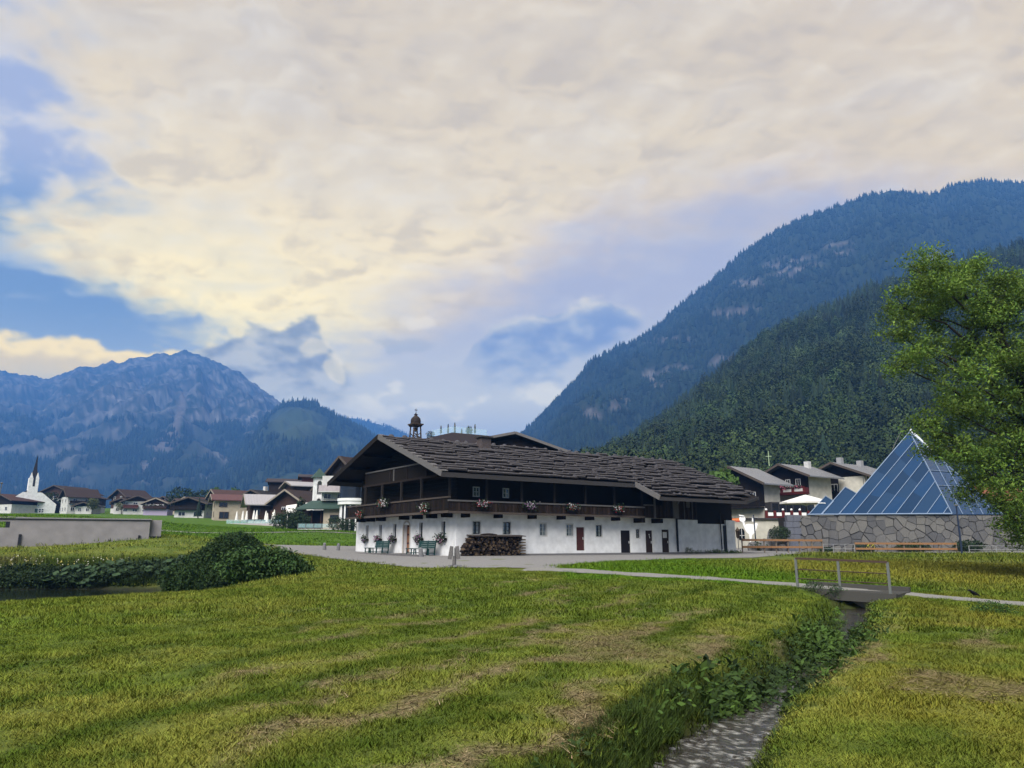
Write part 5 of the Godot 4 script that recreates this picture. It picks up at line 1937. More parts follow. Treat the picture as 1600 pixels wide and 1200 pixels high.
func build_right_details() -> void:
	var r := RandomNumberGenerator.new()
	r.seed = 55
	# rocks left of the wall
	var bl := [[28.3, -81.5, 1.6, 2.6, "tall grey boulder leaning on the wall pier"], [27.2, -81.0, 1.5, 1.5, "broad grey boulder below the dark cushion pine"], [28.6, -79.6, 1.0, 0.9, "small grey boulder at the foot of the wall pier"], [26.0, -81.5, 1.3, 1.1, "pale boulder between the stork and the cushion pine"]]
	for q in bl:
		var b := MB.new()
		b.stone(Vector3(0, q[3] * 0.4, 0), Vector3(q[2], q[3], q[2]), r, 7)
		var o := part(self, "boulder", b, M.quarry_b)
		o.position = Vector3(q[0], hgt(q[0], q[1]), q[1])
		tag(o, q[4], "boulder")
	var sh := [[28.2, -79.2, 1.6, 2.3, 1.1, "dark cushion pine leaning over the boulders by the wall pier"], [26.9, -81.6, 1.0, 2.6, 0.0, "low dark shrub bed behind the timber rail by the stork"], [29.4, -84.0, 2.0, 1.6, 0.3, "thin bushy shrub under the terrace railing"], [37.0, -79.0, 0.95, 2.2, 0.0, "dark shrub at the stone wall behind the bicycles"], [41.9, -79.0, 1.0, 3.2, 0.0, "long dark shrub at the stone wall behind the right timber rail"], [47.8, -78.8, 1.25, 3.0, 0.0, "dark shrub at the stone wall right of the leaning lamp post"], [33.0, -79.2, 0.5, 1.6, 0.0, "small dark plant at the foot of the wall near the pier"]]
	for i in sh.size():
		var q: Array = sh[i]
		small_tree("shrub", q[5], Vector3(q[0], hgt(q[0], q[1]) + q[4], q[1]), q[2], q[3], "dark_leaf", 700 + i, "", 0.0)
	# timber guard rails
	rail_fence("orange timber guard rail running from the farmhouse corner to the stone wall", [Vector2(21.6, -70.6), Vector2(23.8, -71.0), Vector2(25.0, -71.2), Vector2(26.2, -71.4), Vector2(27.4, -71.7), Vector2(28.7, -72.0), Vector2(29.8, -72.3)], 1.28)
	rail_fence("orange timber guard rail in front of the stone wall's middle", [Vector2(33.8, -74.2), Vector2(35.4, -74.3), Vector2(37.1, -74.4), Vector2(38.8, -74.5), Vector2(40.4, -74.5), Vector2(42.2, -74.4), Vector2(43.8, -74.2)], 1.02)
	metal_rail("thin grey metal railing between the two timber guard rails", [Vector2(29.9, -72.4), Vector2(31.2, -73.2), Vector2(32.6, -73.8), Vector2(33.7, -74.2)], 0.85)
	metal_rail("thin grey metal railing on the right along the wall road", [Vector2(44.6, -73.6), Vector2(47.0, -73.2), Vector2(50.6, -72.6), Vector2(54.5, -72.0)], 0.75)
	# leaning lamp post
	var lp := thing("street_lamp", "tall dark street lamp post in front of the stone wall below the tree", "street lamp", Vector3(42.9, 0.72, -72.0))
	var b := MB.new()
	b.tube(Vector3(0, -0.4, 0), Vector3(0.02, 4.45, 0), 0.10, 0.065, 8)
	part(lp, "pole", b, M.navy_metal)
	var hd := MB.new()
	hd.lathe(Vector3(0.02, 4.45, 0), [Vector2(0.05, -0.05), Vector2(0.22, 0.0), Vector2(0.20, 0.07), Vector2(0.0, 0.10)], 10)
	part(lp, "lamp_head", hd, M.grey_metal)
	# parked bicycles
	for i in 2:
		var t := thing("bicycle", ["green bicycle parked left behind the timber rail", "yellowish bicycle parked right behind the timber rail"][i], "bicycle", Vector3(34.9 + i * 1.15, hgt(35.0, -75.6) + 0.02, -75.6 - i * 0.3), 0.15)
		for x in [-0.52, 0.52]:
			var wb := MB.new()
			for k in 16:
				var a0 := TAU * k / 16.0
				var a1 := TAU * (k + 1) / 16.0
				wb.tube(Vector3(x + cos(a0) * 0.33, 0.35 + sin(a0) * 0.33, 0), Vector3(x + cos(a1) * 0.33, 0.35 + sin(a1) * 0.33, 0), 0.025, 0.025, 5, false)
			for k in 6:
				wb.tube(Vector3(x, 0.35, 0), Vector3(x + cos(TAU * k / 6.0) * 0.32, 0.35 + sin(TAU * k / 6.0) * 0.32, 0), 0.006, 0.006, 4, false)
			part(t, "wheel", wb, M.black_metal)
		var f := MB.new()
		for s in [[-0.52, 0.35, -0.15, 0.82], [-0.52, 0.35, -0.05, 0.35], [-0.05, 0.35, -0.18, 0.9], [-0.05, 0.35, 0.38, 0.82], [-0.15, 0.80, 0.38, 0.82], [0.52, 0.35, 0.36, 1.0]]:
			f.tube(Vector3(s[0], s[1], 0), Vector3(s[2], s[3], 0), 0.022, 0.022, 6)
		part(t, "frame", f, [M.bench_green, M.yellow_paint][i])
		pbox(t, "saddle", -0.3, -0.05, 0.9, 0.96, -0.07, 0.07, M.black_metal)
		var hb := MB.new()
		hb.tube(Vector3(0.36, 1.0, -0.28), Vector3(0.36, 1.0, 0.28), 0.018, 0.018, 6)
		part(t, "handlebar", hb, M.black_metal)
	# house with a tiled roof far right, behind the tree
	chalet("tiled_house", "house with an orange tiled roof showing through the big tree", "house", Vector3(68.0, 1.0, -104.0), 0.5, 10.0, 14.0, {"eave": 6.6, "slope": 0.42, "over": 1.0, "wood": 4.0, "roof_m": "orange_tile", "wall_m": "render_white", "wood_m": "old_wood", "gable_w": [[3.0, 1.2, 1.2, 1.3], [6.5, 1.2, 1.2, 1.3]], "side_w": [[3.0, 1.2, 1.2, 1.3], [7.0, 1.2, 1.2, 1.3]]})
	small_tree("bushy_tree", "bright green tree between the farmhouse roof and the left hotel wing", Vector3(26.8, 1.0, -95.0), 9.8, 4.6, "mid_leaf", 41, "", 0.62)


func rail_fence(label: String, line: Array, h: float) -> void:
	var o: Vector2 = line[0]
	var y0 := hgt(o.x, o.y)
	var t := thing("guard_rail", label, "guard rail", Vector3(o.x, y0, o.y))
	for i in line.size():
		var p: Vector2 = line[i]
		var y := hgt(p.x, p.y)
		pbox(t, "post", p.x - o.x - 0.05, p.x - o.x + 0.05, y - y0 - 0.4, y - y0 + h + 0.06, p.y - o.y - 0.16, p.y - o.y - 0.06, M.post_wood)
		if i + 1 < line.size():
			var q: Vector2 = line[i + 1]
			var y1 := hgt(q.x, q.y)
			for k in [h, h * 0.5]:
				var b := MB.new()
				b.beam(Vector3(p.x - o.x, y - y0 + k - 0.08, p.y - o.y), Vector3(q.x - o.x, y1 - y0 + k - 0.08, q.y - o.y), 0.08, 0.19)
				part(t, "rail", b, M.orange_wood)


func metal_rail(label: String, line: Array, h: float) -> void:
	var o: Vector2 = line[0]
	var y0 := hgt(o.x, o.y)
	var t := thing("metal_railing", label, "railing", Vector3(o.x, y0, o.y))
	for i in line.size():
		var p: Vector2 = line[i]
		var y := hgt(p.x, p.y)
		var b := MB.new()
		b.tube(Vector3(p.x - o.x, y - y0 - 0.3, p.y - o.y), Vector3(p.x - o.x, y - y0 + h, p.y - o.y), 0.035, 0.035, 6)
		part(t, "post", b, M.grey_metal_pale)
		if i + 1 < line.size():
			var q: Vector2 = line[i + 1]
			var y1 := hgt(q.x, q.y)
			for k in [h, h * 0.5]:
				var c := MB.new()
				c.tube(Vector3(p.x - o.x, y - y0 + k, p.y - o.y), Vector3(q.x - o.x, y1 - y0 + k, q.y - o.y), 0.025, 0.025, 6)
				part(t, "rail", c, M.grey_metal_pale)


# ---------------------------------------------------------------- the village on the left
func gp(x: float, z: float) -> Vector3:
	return Vector3(x, hgt(x, z), z)


func build_left() -> void:
	# ---- rendered garage wall sunk in the slope
	var gw := thing("garage_wall", "long low beige rendered wall with a dark coping sunk in the grass slope", "retaining wall", Vector3(-31.7, 0.0, -65.6), 0.0)
	# local frame: the visible face runs from the right end to the left, towards the camera
	var p0 := Vector2(0.0, 0.0)
	var d := Vector2(-47.5 + 30.6, -57.6 + 66.0)
	var len := d.length()
	gw.rotation.y = atan2(d.y, -d.x) 
	var w := MB.new()
	holed(w, -len, 0.0, -1.0, 3.52, -0.35, 0.0, [[-len + 4.0, -len + 8.6, 2.85, 3.34]])
	part(gw, "wall", w, M.beige_render)
	pbox(gw, "coping", -len, 0.06, 3.52, 3.60, -0.42, 0.07, M.black_metal)
	pbox(gw, "roof_edge", -len + 8.9, 0.1, 3.60, 3.70, -3.0, -0.1, M.pale_concrete)
	pbox(gw, "window_frame", -len + 8.3, -len + 8.59, 2.86, 3.33, -0.34, -0.02, M.black_metal)
	pbox(gw, "return_wall", 0.02, 0.95, 2.2, 3.62, -0.9, -0.5, M.beige_render)
	pbox(gw, "return_slot", 0.0, 0.97, 1.85, 2.2, -0.88, -0.52, M.black_metal)
	pbox(gw, "return_base", 0.02, 0.95, -0.5, 1.85, -0.85, -0.5, M.granite)
	for x in [-len + 9.4, -0.75]:
		pbox(gw, "downpipe", x - 0.09, x + 0.09, 0.4, 2.33 if x < -5.0 else 2.28, 0.01, 0.14, M.black_metal)
	var gl := thing("lamp_post", "thin dark lamp post behind the garage wall at the left edge", "lamp post", gp(-63.5, -92.0))
	var gm := MB.new()
	gm.tube(Vector3(0, -0.3, 0), Vector3(0.1, 4.2, 0), 0.06, 0.045, 6)
	part(gl, "pole", gm, M.grey_metal)
	var gh := MB.new()
	gh.lathe(Vector3(0.1, 4.2, 0), [Vector2(0.05, -0.1), Vector2(0.2, 0.0), Vector2(0.0, 0.12)], 8)
	part(gl, "lamp_head", gh, M.grey_metal)
	# ---- church
	var ch := thing("church", "white church with a broad gable front and slender dark spire", "church", Vector3(-164.8, 11.3, -255.0), 0.68)
	var f := MB.new()
	f.prism([Vector3(-7.4, -1.5, 0), Vector3(7.2, -1.5, 0), Vector3(7.6, 3.4, 0), Vector3(2.9, 7.3, 0), Vector3(-2.7, 7.3, 0), Vector3(-7.4, 3.4, 0)], Vector3(0, 0, -0.6))
	f.bx(-1.4, 1.5, 7.0, 12.2, -2.8, 0.02)
	part(ch, "wall", f, M.render_bright)
	var br := MB.new()
	br.prism([Vector3(-9.2, 3.0, -1.0), Vector3(0, 8.2, -1.0), Vector3(9.2, 3.0, -1.0), Vector3(8.6, -1.0, -1.0), Vector3(-8.6, -1.0, -1.0)], Vector3(0, 0, -20))
	part(ch, "nave", br, M.old_wood)
	var rf := MB.new()
	for s in [-1.0, 1.0]:
		rf.prism([Vector3(0, 8.7, -0.7), Vector3(s * 10.2, 2.9, -0.7), Vector3(s * 10.2, 2.9, -22), Vector3(0, 8.7, -22)], Vector3(0, -0.3, 0))
	part(ch, "roof", rf, M.roof_dark)
	var spire := MB.new()
	var tip := Vector3(0.3, 20.6, -1.4)
	var sq := [Vector3(-1.1, 12.2, 0.0), Vector3(1.4, 12.2, 0.0), Vector3(1.4, 12.2, -2.6), Vector3(-1.1, 12.2, -2.6)]
	var mid := []
	for p in sq:
		mid.append((p as Vector3).lerp(tip, 0.32) * Vector3(1, 1, 1) + (Vector3(0.05, 14.6, -1.3) - (p as Vector3).lerp(tip, 0.32)) * Vector3(0.35, 0, 0.35))
	for k in 4:
		spire.quad(sq[k], sq[(k + 1) % 4], mid[(k + 1) % 4], mid[k], (sq[k] + sq[(k + 1) % 4]) * 0.5 - Vector3(0.1, 12, -1.3))
		spire.tri(mid[k], mid[(k + 1) % 4], tip, (sq[k] + sq[(k + 1) % 4]) * 0.5 - Vector3(0.1, 12, -1.3))
	var so := part(ch, "spire", spire, M.roof_dark)
	for s in [-1.0, 1.0]:
		var gb := MB.new()
		gb.prism([Vector3(0.05 + s * 0.35, 12.2, 0.05), Vector3(0.05 + s * 1.42, 12.2, 0.05), Vector3(0.05 + s * 0.9, 14.2, -0.1)], Vector3(0, 0, -0.1))
		part(ch, "tower_gablet", gb, M.render_bright)
	pbox(ch, "tower_slit", -0.2, 0.45, 9.3, 13.0, 0.02, 0.06, M.black_metal)
	var rw := MB.new()
	var ps := []
	for k in 14:
		ps.append(Vector3(0.6 + cos(TAU * k / 14.0) * 0.55, 4.1 + sin(TAU * k / 14.0) * 0.55, 0.01))
	rw.prism(ps, Vector3(0, 0, 0.05))
	part(ch, "round_window", rw, M.far_pane)
	for x in [-1.3, 2.4]:
		pbox(ch, "window", x - 0.13, x + 0.13, 2.75, 3.1, 0.01, 0.05, M.far_pane)
	for x in [-3.4, -2.6, 2.9, 3.7]:
		for y in [0.6, 1.25]:
			pbox(ch, "window", x - 0.25, x + 0.25, y, y + 0.42, 0.01, 0.05, M.far_pane)
	pbox(ch, "entrance_canopy", -1.9, 2.2, 0.55, 1.75, 0.01, 0.3, M.green_slate)
	pbox(ch, "entrance_door", -0.7, 0.9, -0.8, 0.55, 0.01, 0.2, M.green_slate)
	# ---- houses (corner at the foot of the gable's right end; a turn of 90 degrees faces the gable to the meadow)
	var q90 := PI / 2
	chalet("village_house", "white house with a brown roof at the left edge of the village", "house", gp(-166.5, -248.0), 1.2, 11.0, 10.0, {"eave": 4.4, "wood": 3.0, "gable_w": [[2.5, 1.0, 1.2, 1.3], [6.0, 1.0, 1.2, 1.3]], "roof_m": "roof_redbrown"})
	chalet("village_house", "brown roofed house stepping up behind the church's left roof", "house", gp(-172.0, -290.0), 1.3, 16.0, 14.0, {"eave": 7.4, "wood": 4.0, "wood_m": "brown_wood", "gable_w": [[4.0, 5.0, 1.3, 1.3], [8.0, 5.0, 1.3, 1.3]], "gable_b": [[4.4, 1.0, 14.0, 1.0, "render_white"]], "roof_m": "roof_brown"})
	chalet("guest_house", "large white guest house under a big brown hipped roof right of the church", "guest house", gp(-142.0, -238.0), 0.78, 8.0, 8.6, {"eave": 5.6, "wood": 5.5, "slope": 0.62, "over": 0.8, "roof_m": "roof_brown", "gable_w": [[2.0, 0.9, 1.2, 1.3], [5.0, 0.9, 1.2, 1.3], [7.5, 0.9, 1.0, 1.3], [2.5, 3.6, 1.2, 1.3], [6.0, 3.6, 1.2, 1.3]], "side_w": [[1.5, 0.9, 1.2, 1.3], [4.5, 0.9, 1.2, 1.3], [7.5, 0.9, 1.2, 1.3], [2.0, 3.6, 1.2, 1.3], [5.5, 3.6, 1.2, 1.3], [8.3, 3.6, 1.0, 1.3]], "side_b": [[3.3, 0.3, 9.8, 0.9, "old_wood"]]})
	chalet("village_house", "tall dark brown house rising behind the white guest house", "house", gp(-135.5, -262.0), 1.0, 10.0, 8.0, {"eave": 6.0, "wood": 2.0, "wood_m": "brown_wood", "roof_m": "roof_brown", "slope": 0.5, "gable_w": [[4.0, 5.0, 1.2, 1.2], [8.0, 5.0, 1.2, 1.2]]})
	chalet("village_house", "low white house with a brown canopy beside the guest house", "house", gp(-131.0, -233.0), 1.7, 5.0, 6.0, {"eave": 2.6, "wood": 2.4, "roof_m": "roof_dark", "gable_w": [[1.5, 0.8, 1.0, 1.1], [3.8, 0.8, 1.0, 1.1]]})
	chalet("village_house", "pale house with a dark brown roof left of the chalet with red balcony", "house", gp(-121.0, -246.0), 1.2, 8.0, 8.0, {"eave": 4.3, "wood": 3.4, "roof_m": "roof_brown", "gable_w": [[2.4, 0.9, 1.2, 1.2], [5.4, 0.9, 1.2, 1.2]]})
	chalet("village_house", "violet-brown roofed house peeping over behind the red-balcony chalet", "house", gp(-130.0, -285.0), 1.1, 9.0, 9.0, {"eave": 4.8, "wood": 4.4, "roof_m": "roof_violet", "gable_w": [[4.0, 4.6, 1.2, 1.3], [8.0, 4.6, 1.2, 1.3]]})
	chalet("chalet", "white chalet with brown gable and a red-brown balcony across its middle", "chalet", gp(-113.5, -234.0), 1.95, 7.4, 8.0, {"eave": 4.2, "wood": 4.1, "wood_m": "brown_wood", "slope": 0.40, "over": 1.3, "roof_m": "roof_brown", "gable_w": [[1.6, 3.1, 1.3, 0.7], [4.3, 3.1, 1.3, 0.7], [7.0, 3.1, 1.3, 0.7], [1.6, 0.9, 1.3, 0.8], [4.3, 0.9, 1.4, 0.8], [7.0, 0.9, 1.3, 0.8]], "gable_b": [[2.0, 3.4, 7.6, 0.8, "red_brown"]]})
	chalet("chalet", "small brown wooden chalet with a lilac ground floor and flower balcony", "chalet", gp(-103.5, -224.0), 1.8, 6.6, 8.0, {"eave": 3.6, "wood": 1.9, "wall_m": "render_lilac", "wood_m": "brown_wood", "roof_m": "roof_redbrown", "verge_m": "pale_wood", "slope": 0.42, "gable_w": [[2.0, 2.7, 0.9, 0.6], [3.6, 2.7, 0.9, 0.6], [5.2, 2.7, 0.9, 0.6]], "gable_b": [[2.1, 0.2, 6.8, 0.7, "brown_wood", "brown_wood", Color(0.6, 0.55, 0.6)]]})
	chalet("village_house", "red-brown roofed house right behind the small brown chalet", "house", gp(-101.0, -236.0), 0.9, 8.0, 9.0, {"eave": 4.4, "wood": 1.5, "wood_m": "brown_wood", "roof_m": "roof_redbrown", "verge_m": "pale_wood", "gable_w": [[2.5, 2.4, 1.1, 1.1], [5.5, 2.4, 1.1, 1.1]]})
	chalet("chalet", "dark timbered chalet with a white ground floor behind a garden spruce", "chalet", gp(-78.0, -189.0), 1.6, 7.4, 6.5, {"eave": 3.8, "wood": 1.9, "wood_all": false, "wood_m": "old_wood", "roof_m": "roof_dark", "slope": 0.34, "over": 1.3, "gable_w": [[2.0, 0.5, 1.2, 1.1], [5.5, 0.5, 1.8, 1.1]], "side_w": [[2.0, 2.6, 1.0, 1.1], [2.0, 0.6, 1.0, 1.1]], "gable_b": [[2.1, 0.3, 8.2, 0.9, "old_wood"]]})
	chalet("guest_house", "beige house with a red metal roof left of the barn-roofed inn", "guest house", gp(-64.9, -163.0), 0.45, 8.0, 9.5, {"eave": 4.5, "wood": 4.4, "wall_m": "render_beige", "roof_m": "roof_redmetal", "verge_m": "pale_wood", "slope": 0.3, "over": 0.9, "frame": "brown_frame", "gable_w": [[2.2, 0.8, 0.8, 1.2], [2.2, 2.9, 0.8, 1.3]], "side_w": [[1.6, 2.9, 1.7, 1.0], [5.6, 2.9, 0.9, 1.3], [1.9, 0.4, 2.0, 1.5], [7.0, 0.4, 1.3, 0.7]]})
	chalet("village_house", "dark shingled house with a broad shallow roof behind the beige house", "house", gp(-58.0, -180.0), 1.0, 13.0, 12.0, {"eave": 5.4, "wood": 1.0, "wood_m": "old_wood", "roof_m": "roof_dark", "slope": 0.33, "over": 1.4, "chimneys": [[3.0, 6.5]]})
	chalet("village_house", "brown roofed house behind the dark shingled house", "house", gp(-79.0, -200.0), 0.6, 9.0, 12.0, {"eave": 6.0, "wood": 1.0, "wood_m": "brown_wood", "roof_m": "roof_redbrown", "verge_m": "pale_wood"})
	chalet("inn", "inn with a pale grey metal roof and brown timber walls behind the parasols", "inn", gp(-53.6, -153.0), 0.42, 9.5, 8.6, {"eave": 4.0, "wood": 0.4, "wood_m": "brown_wood", "roof_m": "pale_metal", "seams": 0.55, "slope": 0.40, "over": 1.2, "verge_m": "pale_wood", "frame": "brown_frame", "gable_w": [[2.4, 1.4, 1.0, 1.4], [5.0, 1.4, 1.0, 1.4]], "side_w": [[1.2, 1.6, 1.4, 1.3], [5.2, 1.6, 2.0, 1.4]]})
	chalet("village_house", "flat dark brown apartment house with a white corner fin", "apartment house", gp(-61.0, -186.0), 0.25, 9.0, 9.0, {"eave": 9.6, "wood": 0.8, "wood_m": "brown_dark", "roof_m": "roof_violet", "slope": 0.22, "over": 0.8, "side_w": [[2.0, 5.2, 2.2, 1.1], [6.0, 5.2, 2.2, 1.1], [4.0, 2.4, 2.4, 1.1]], "side_b": [[4.7, 0.5, 8.8, 1.0, "dark_grey_wood"]]})
	chalet("village_house", "stepped brown house with a glinting pale metal roof behind the inn", "house", gp(-50.5, -172.0), 0.55, 9.0, 10.0, {"eave": 8.6, "wood": 1.0, "wood_m": "brown_wood", "roof_m": "pale_metal", "slope": 0.24, "over": 1.0, "verge_m": "pale_wood", "side_w": [[2.5, 4.4, 1.5, 1.2], [6.5, 4.4, 1.5, 1.2]]})
	chalet("village_house", "red-brown upper house with a shallow roof left of the white turret", "house", gp(-51.0, -180.0), 0.3, 7.0, 10.0, {"eave": 11.0, "wood": 3.0, "wood_m": "red_brown", "roof_m": "roof_violet", "slope": 0.2, "over": 0.9, "side_w": [[2.0, 8.0, 1.2, 1.0], [5.0, 8.0, 1.2, 1.0], [8.0, 8.0, 1.2, 1.0]]})
	chalet("chalet", "brown gabled chalet with pale verge board right of the grey inn roof", "chalet", gp(-41.4, -148.0), 1.05, 8.5, 9.0, {"eave": 4.9, "wood": 0.6, "wood_m": "brown_wood", "roof_m": "roof_brown", "slope": 0.52, "over": 1.2, "verge_m": "pale_wood", "gable_w": [[2.4, 2.6, 1.2, 1.3], [5.4, 2.6, 1.2, 1.3]], "gable_b": [[2.3, 0.4, 8.0, 1.0, "brown_wood"]]})
	# far roofs at the mountain's foot
	var nm := ["low grey-violet roofed house far behind between church and chalet", "small brown house far behind left of the round trees", "far brown roofed house between the two garden trees", "far violet roofed house right of the dark chalet", "far brown house on the slope behind the church spire"]
	var at := [[-146.0, -300.0], [-116.0, -290.0], [-93.0, -285.0], [-84.0, -262.0], [-205.0, -310.0]]
	for i in 5:
		chalet("village_house", nm[i], "house", gp(at[i][0], at[i][1]), 0.7 + 0.15 * i, 9.0, 8.0, {"eave": 4.6, "wood": 3.4, "wood_m": "brown_wood", "roof_m": ["roof_violet", "roof_brown", "roof_redbrown", "roof_violet", "roof_brown"][i], "gable_w": [[3.0, 1.2, 1.3, 1.3], [7.0, 1.2, 1.3, 1.3]], "side_w": [[3.0, 1.2, 1.3, 1.3], [7.0, 1.2, 1.3, 1.3]]})
	var extra := [["cream house with a dark hipped roof right of the white guest house", -128.5, -246.0, 0.9, 6.5, 6.0, 3.6, 3.2, "roof_dark"], ["narrow pale house squeezed in left of the red-balcony chalet", -123.0, -240.0, 1.7, 5.0, 6.0, 4.0, 3.6, "roof_brown"], ["brown house filling the gap behind the red-balcony chalet and small brown chalet", -109.0, -246.0, 0.8, 7.0, 7.0, 4.0, 1.4, "roof_redbrown"], ["low brown barn between the small brown chalet and the dark chalet", -92.0, -216.0, 0.9, 6.0, 8.0, 2.8, 0.4, "roof_brown"], ["grey-roofed house behind the dark timbered chalet", -85.5, -214.0, 0.7, 7.0, 8.0, 4.4, 2.4, "roof_violet"], ["brown house between the dark chalet and the beige guest house", -72.0, -196.0, 0.8, 7.0, 7.5, 4.4, 1.2, "roof_brown"], ["dark gabled house left behind the church roof", -185.0, -272.0, 1.8, 9.0, 9.0, 5.0, 2.4, "roof_dark"], ["pale gabled house behind the guest house and the church", -152.0, -270.0, 1.6, 9.0, 9.0, 5.6, 3.0, "roof_brown"]]
	for q in extra:
		chalet("village_house", q[0], "house", gp(q[1], q[2]), q[3], q[4], q[5], {"eave": q[6], "wood": q[7], "wood_m": "brown_wood", "wall_m": "render_white" if q[7] > 2.0 else "render_beige", "roof_m": q[8], "verge_m": "brown_grey_wood", "gable_w": [[1.6, 0.9, 1.0, 1.1], [3.8, 0.9, 1.0, 1.1]], "side_w": [[1.6, 0.9, 1.1, 1.1], [4.2, 0.9, 1.1, 1.1]]})
	# trees and shrubs of the village
	var tl := [["round_tree", "olive tinged round tree before the white guest house", -130.0, -231.0, 5.0, 3.6, "olive_leaf"], ["round_tree", "wide dark tree on the left behind the brown chalet", -117.0, -262.0, 9.6, 9.5, "dark_leaf"], ["round_tree", "wide dark tree on the right behind the brown chalet", -107.0, -258.0, 8.8, 10.0, "dark_leaf"], ["round_tree", "single dark round tree left of the dark timbered chalet", -100.0, -250.0, 9.4, 5.6, "mid_leaf"], ["round_tree", "single dark round tree behind the dark timbered chalet", -89.0, -238.0, 9.0, 4.6, "mid_leaf"], ["spruce_tree", "drooping garden spruce before the dark timbered chalet", -75.6, -180.0, 5.4, 1.9, "spruce"], ["round_tree", "dark tree left behind the church", -166.0, -268.0, 7.5, 7.0, "dark_leaf"], ["round_tree", "green tree between the church and the guest house", -147.0, -254.0, 7.2, 6.0, "dark_leaf"], ["round_tree", "bush-like tree beside the pale house", -124.5, -238.0, 4.2, 3.8, "olive_leaf"], ["round_tree", "small dark tree at the left village edge", -185.0, -262.0, 7.0, 7.0, "dark_leaf"]]
	for i in tl.size():
		var q: Array = tl[i]
		small_tree(q[0], q[1], gp(q[2], q[3]), q[4], q[5], q[6], 500 + i)
	build_left_hotel()


func build_left_hotel() -> void:
	# ---- hotel with the turret, left behind the farmhouse
	var g := "parts of the turreted hotel"
	var h := chalet("turret_hotel", "white hotel with a big brown gable roof left behind the farmhouse", "hotel", Vector3(-23.4, 3.5, -119.5), 0.95, 11.6, 12.0, {"eave": 7.4, "slope": 0.80, "wood": 7.2, "wood_m": "brown_dark", "roof_m": "roof_brown", "verge_m": "brown_grey_wood", "over": 1.0, "wood_all": false, "gable_w": [[2.4, 4.0, 1.3, 1.5], [5.4, 4.0, 1.3, 1.5]], "side_w": [[2.0, 4.0, 1.3, 1.5], [5.0, 4.0, 1.3, 1.5]], "gable_b": [[6.6, 0.0, 9.0, 1.4, "render_white"], [3.4, 0.0, 9.0, 2.2, "render_white"]]})
	flowers(h, Vector3(-1.5, 8.4, -3.6), Vector3(0.6, 1.0, 2.4), 260, Color(0.06, 0.10, 0.03))
	var tu := thing("hotel_turret", "white turret with two arched openings and a green hipped roof", "turret", Vector3(-30.9, 3.6, -119.0), 0.45)
	tu.scale = Vector3(0.68, 1.0, 0.68)
	var w := MB.new()
	holed(w, -1.1, 1.1, 0.0, 8.4, -0.3, 0.0, [[-0.55, 0.55, 3.6, 5.0], [-0.55, 0.55, 5.6, 7.8]])
	w.bx(-1.1, -0.8, 0, 8.4, -2.2, -0.3)
	w.bx(0.8, 1.1, 0, 8.4, -2.2, -0.3)
	w.bx(-0.8, 0.8, 0, 8.4, -2.2, -1.9)
	part(tu, "wall", w, M.render_bright)
	for y in [5.0, 7.8]:
		var a := MB.new()
		for k in 8:
			var a0 := PI * k / 8.0
			var a1 := PI * (k + 1) / 8.0
			a.prism([Vector3(cos(a0) * 0.55, y - 0.55 + sin(a0) * 0.55, 0.002), Vector3(cos(a1) * 0.55, y - 0.55 + sin(a1) * 0.55, 0.002), Vector3(cos(a1) * 0.8, y - 0.55 + sin(a1) * 0.8, 0.002), Vector3(cos(a0) * 0.8, y - 0.55 + sin(a0) * 0.8, 0.002)], Vector3(0, 0, 0.06))
		part(tu, "arch", a, M.render_bright)
	for y in [3.6, 5.6]:
		pbox(tu, "railing", -0.55, 0.55, y, y + 0.9, -0.15, -0.1, M.grey_metal)
	var rf := MB.new()
	for k in 4:
		var a0 := TAU * (k + 0.5) / 4.0
		var a1 := TAU * (k + 1.5) / 4.0
		rf.tri(Vector3(cos(a0) * 2.4, 8.3, sin(a0) * 2.4 - 1.1), Vector3(cos(a1) * 2.4, 8.3, sin(a1) * 2.4 - 1.1), Vector3(0, 9.9, -1.1), Vector3(cos((a0 + a1) / 2), 1, sin((a0 + a1) / 2)))
		rf.tri(Vector3(cos(a0) * 2.4, 8.3, sin(a0) * 2.4 - 1.1), Vector3(cos(a1) * 2.4, 8.3, sin(a1) * 2.4 - 1.1), Vector3(0, 8.25, -1.1), Vector3.DOWN)
	part(tu, "roof", rf, M.copper_green)
	var an := thing("hotel_annex", "beige hotel annex with a green roof and one wide window", "annex", Vector3(-30.8, 3.4, -115.5), 0.12)
	pbox(an, "wall", 1.6, 6.4, 0.0, 3.4, -4.0, 0.0, M.render_beige)
	pbox(an, "porch_back", -1.6, 1.6, 0.0, 3.2, -4.0, -1.6, M.brown_dark)
	for x in [-1.5, -0.2, 1.2]:
		pbox(an, "porch_post", x - 0.09, x + 0.09, 0.0, 3.2, -0.5, -0.3, M.brown_wood)
	var ar := MB.new()
	ar.prism([Vector3(-2.6, 3.2, 0.8), Vector3(7.0, 3.45, 0.8), Vector3(6.4, 4.75, -2.4), Vector3(-0.6, 4.6, -2.4)], Vector3(0, 0.16, 0))
	part(an, "roof", ar, M.copper_green)
	far_window(an, Vector3(3.9, 1.2, 0.03), 2.7, 1.35, 0.0, "pale_wood")
	pbox(an, "upper_wall", 1.0, 6.6, 4.7, 8.6, -4.0, -1.3, M.render_white)
	for x in [1.9, 4.0]:
		far_window(an, Vector3(x, 4.95, -1.28), 1.2, 0.9, 0.0, "white_frame")
	var ba := pbox(an, "balcony", 0.7, 6.4, 5.95, 6.1, -1.3, 0.3, M.render_white)
	pbox(ba, "parapet", 0.7, 6.4, 6.1, 7.0, 0.2, 0.3, M.render_pinkish)
	pbox(ba, "parapet", 0.7, 0.8, 6.1, 7.0, -1.3, 0.2, M.render_bright)
	pbox(an, "terrace_wall", -1.8, 4.9, -0.8, 0.15, 0.9, 1.1, M.render_pinkish)
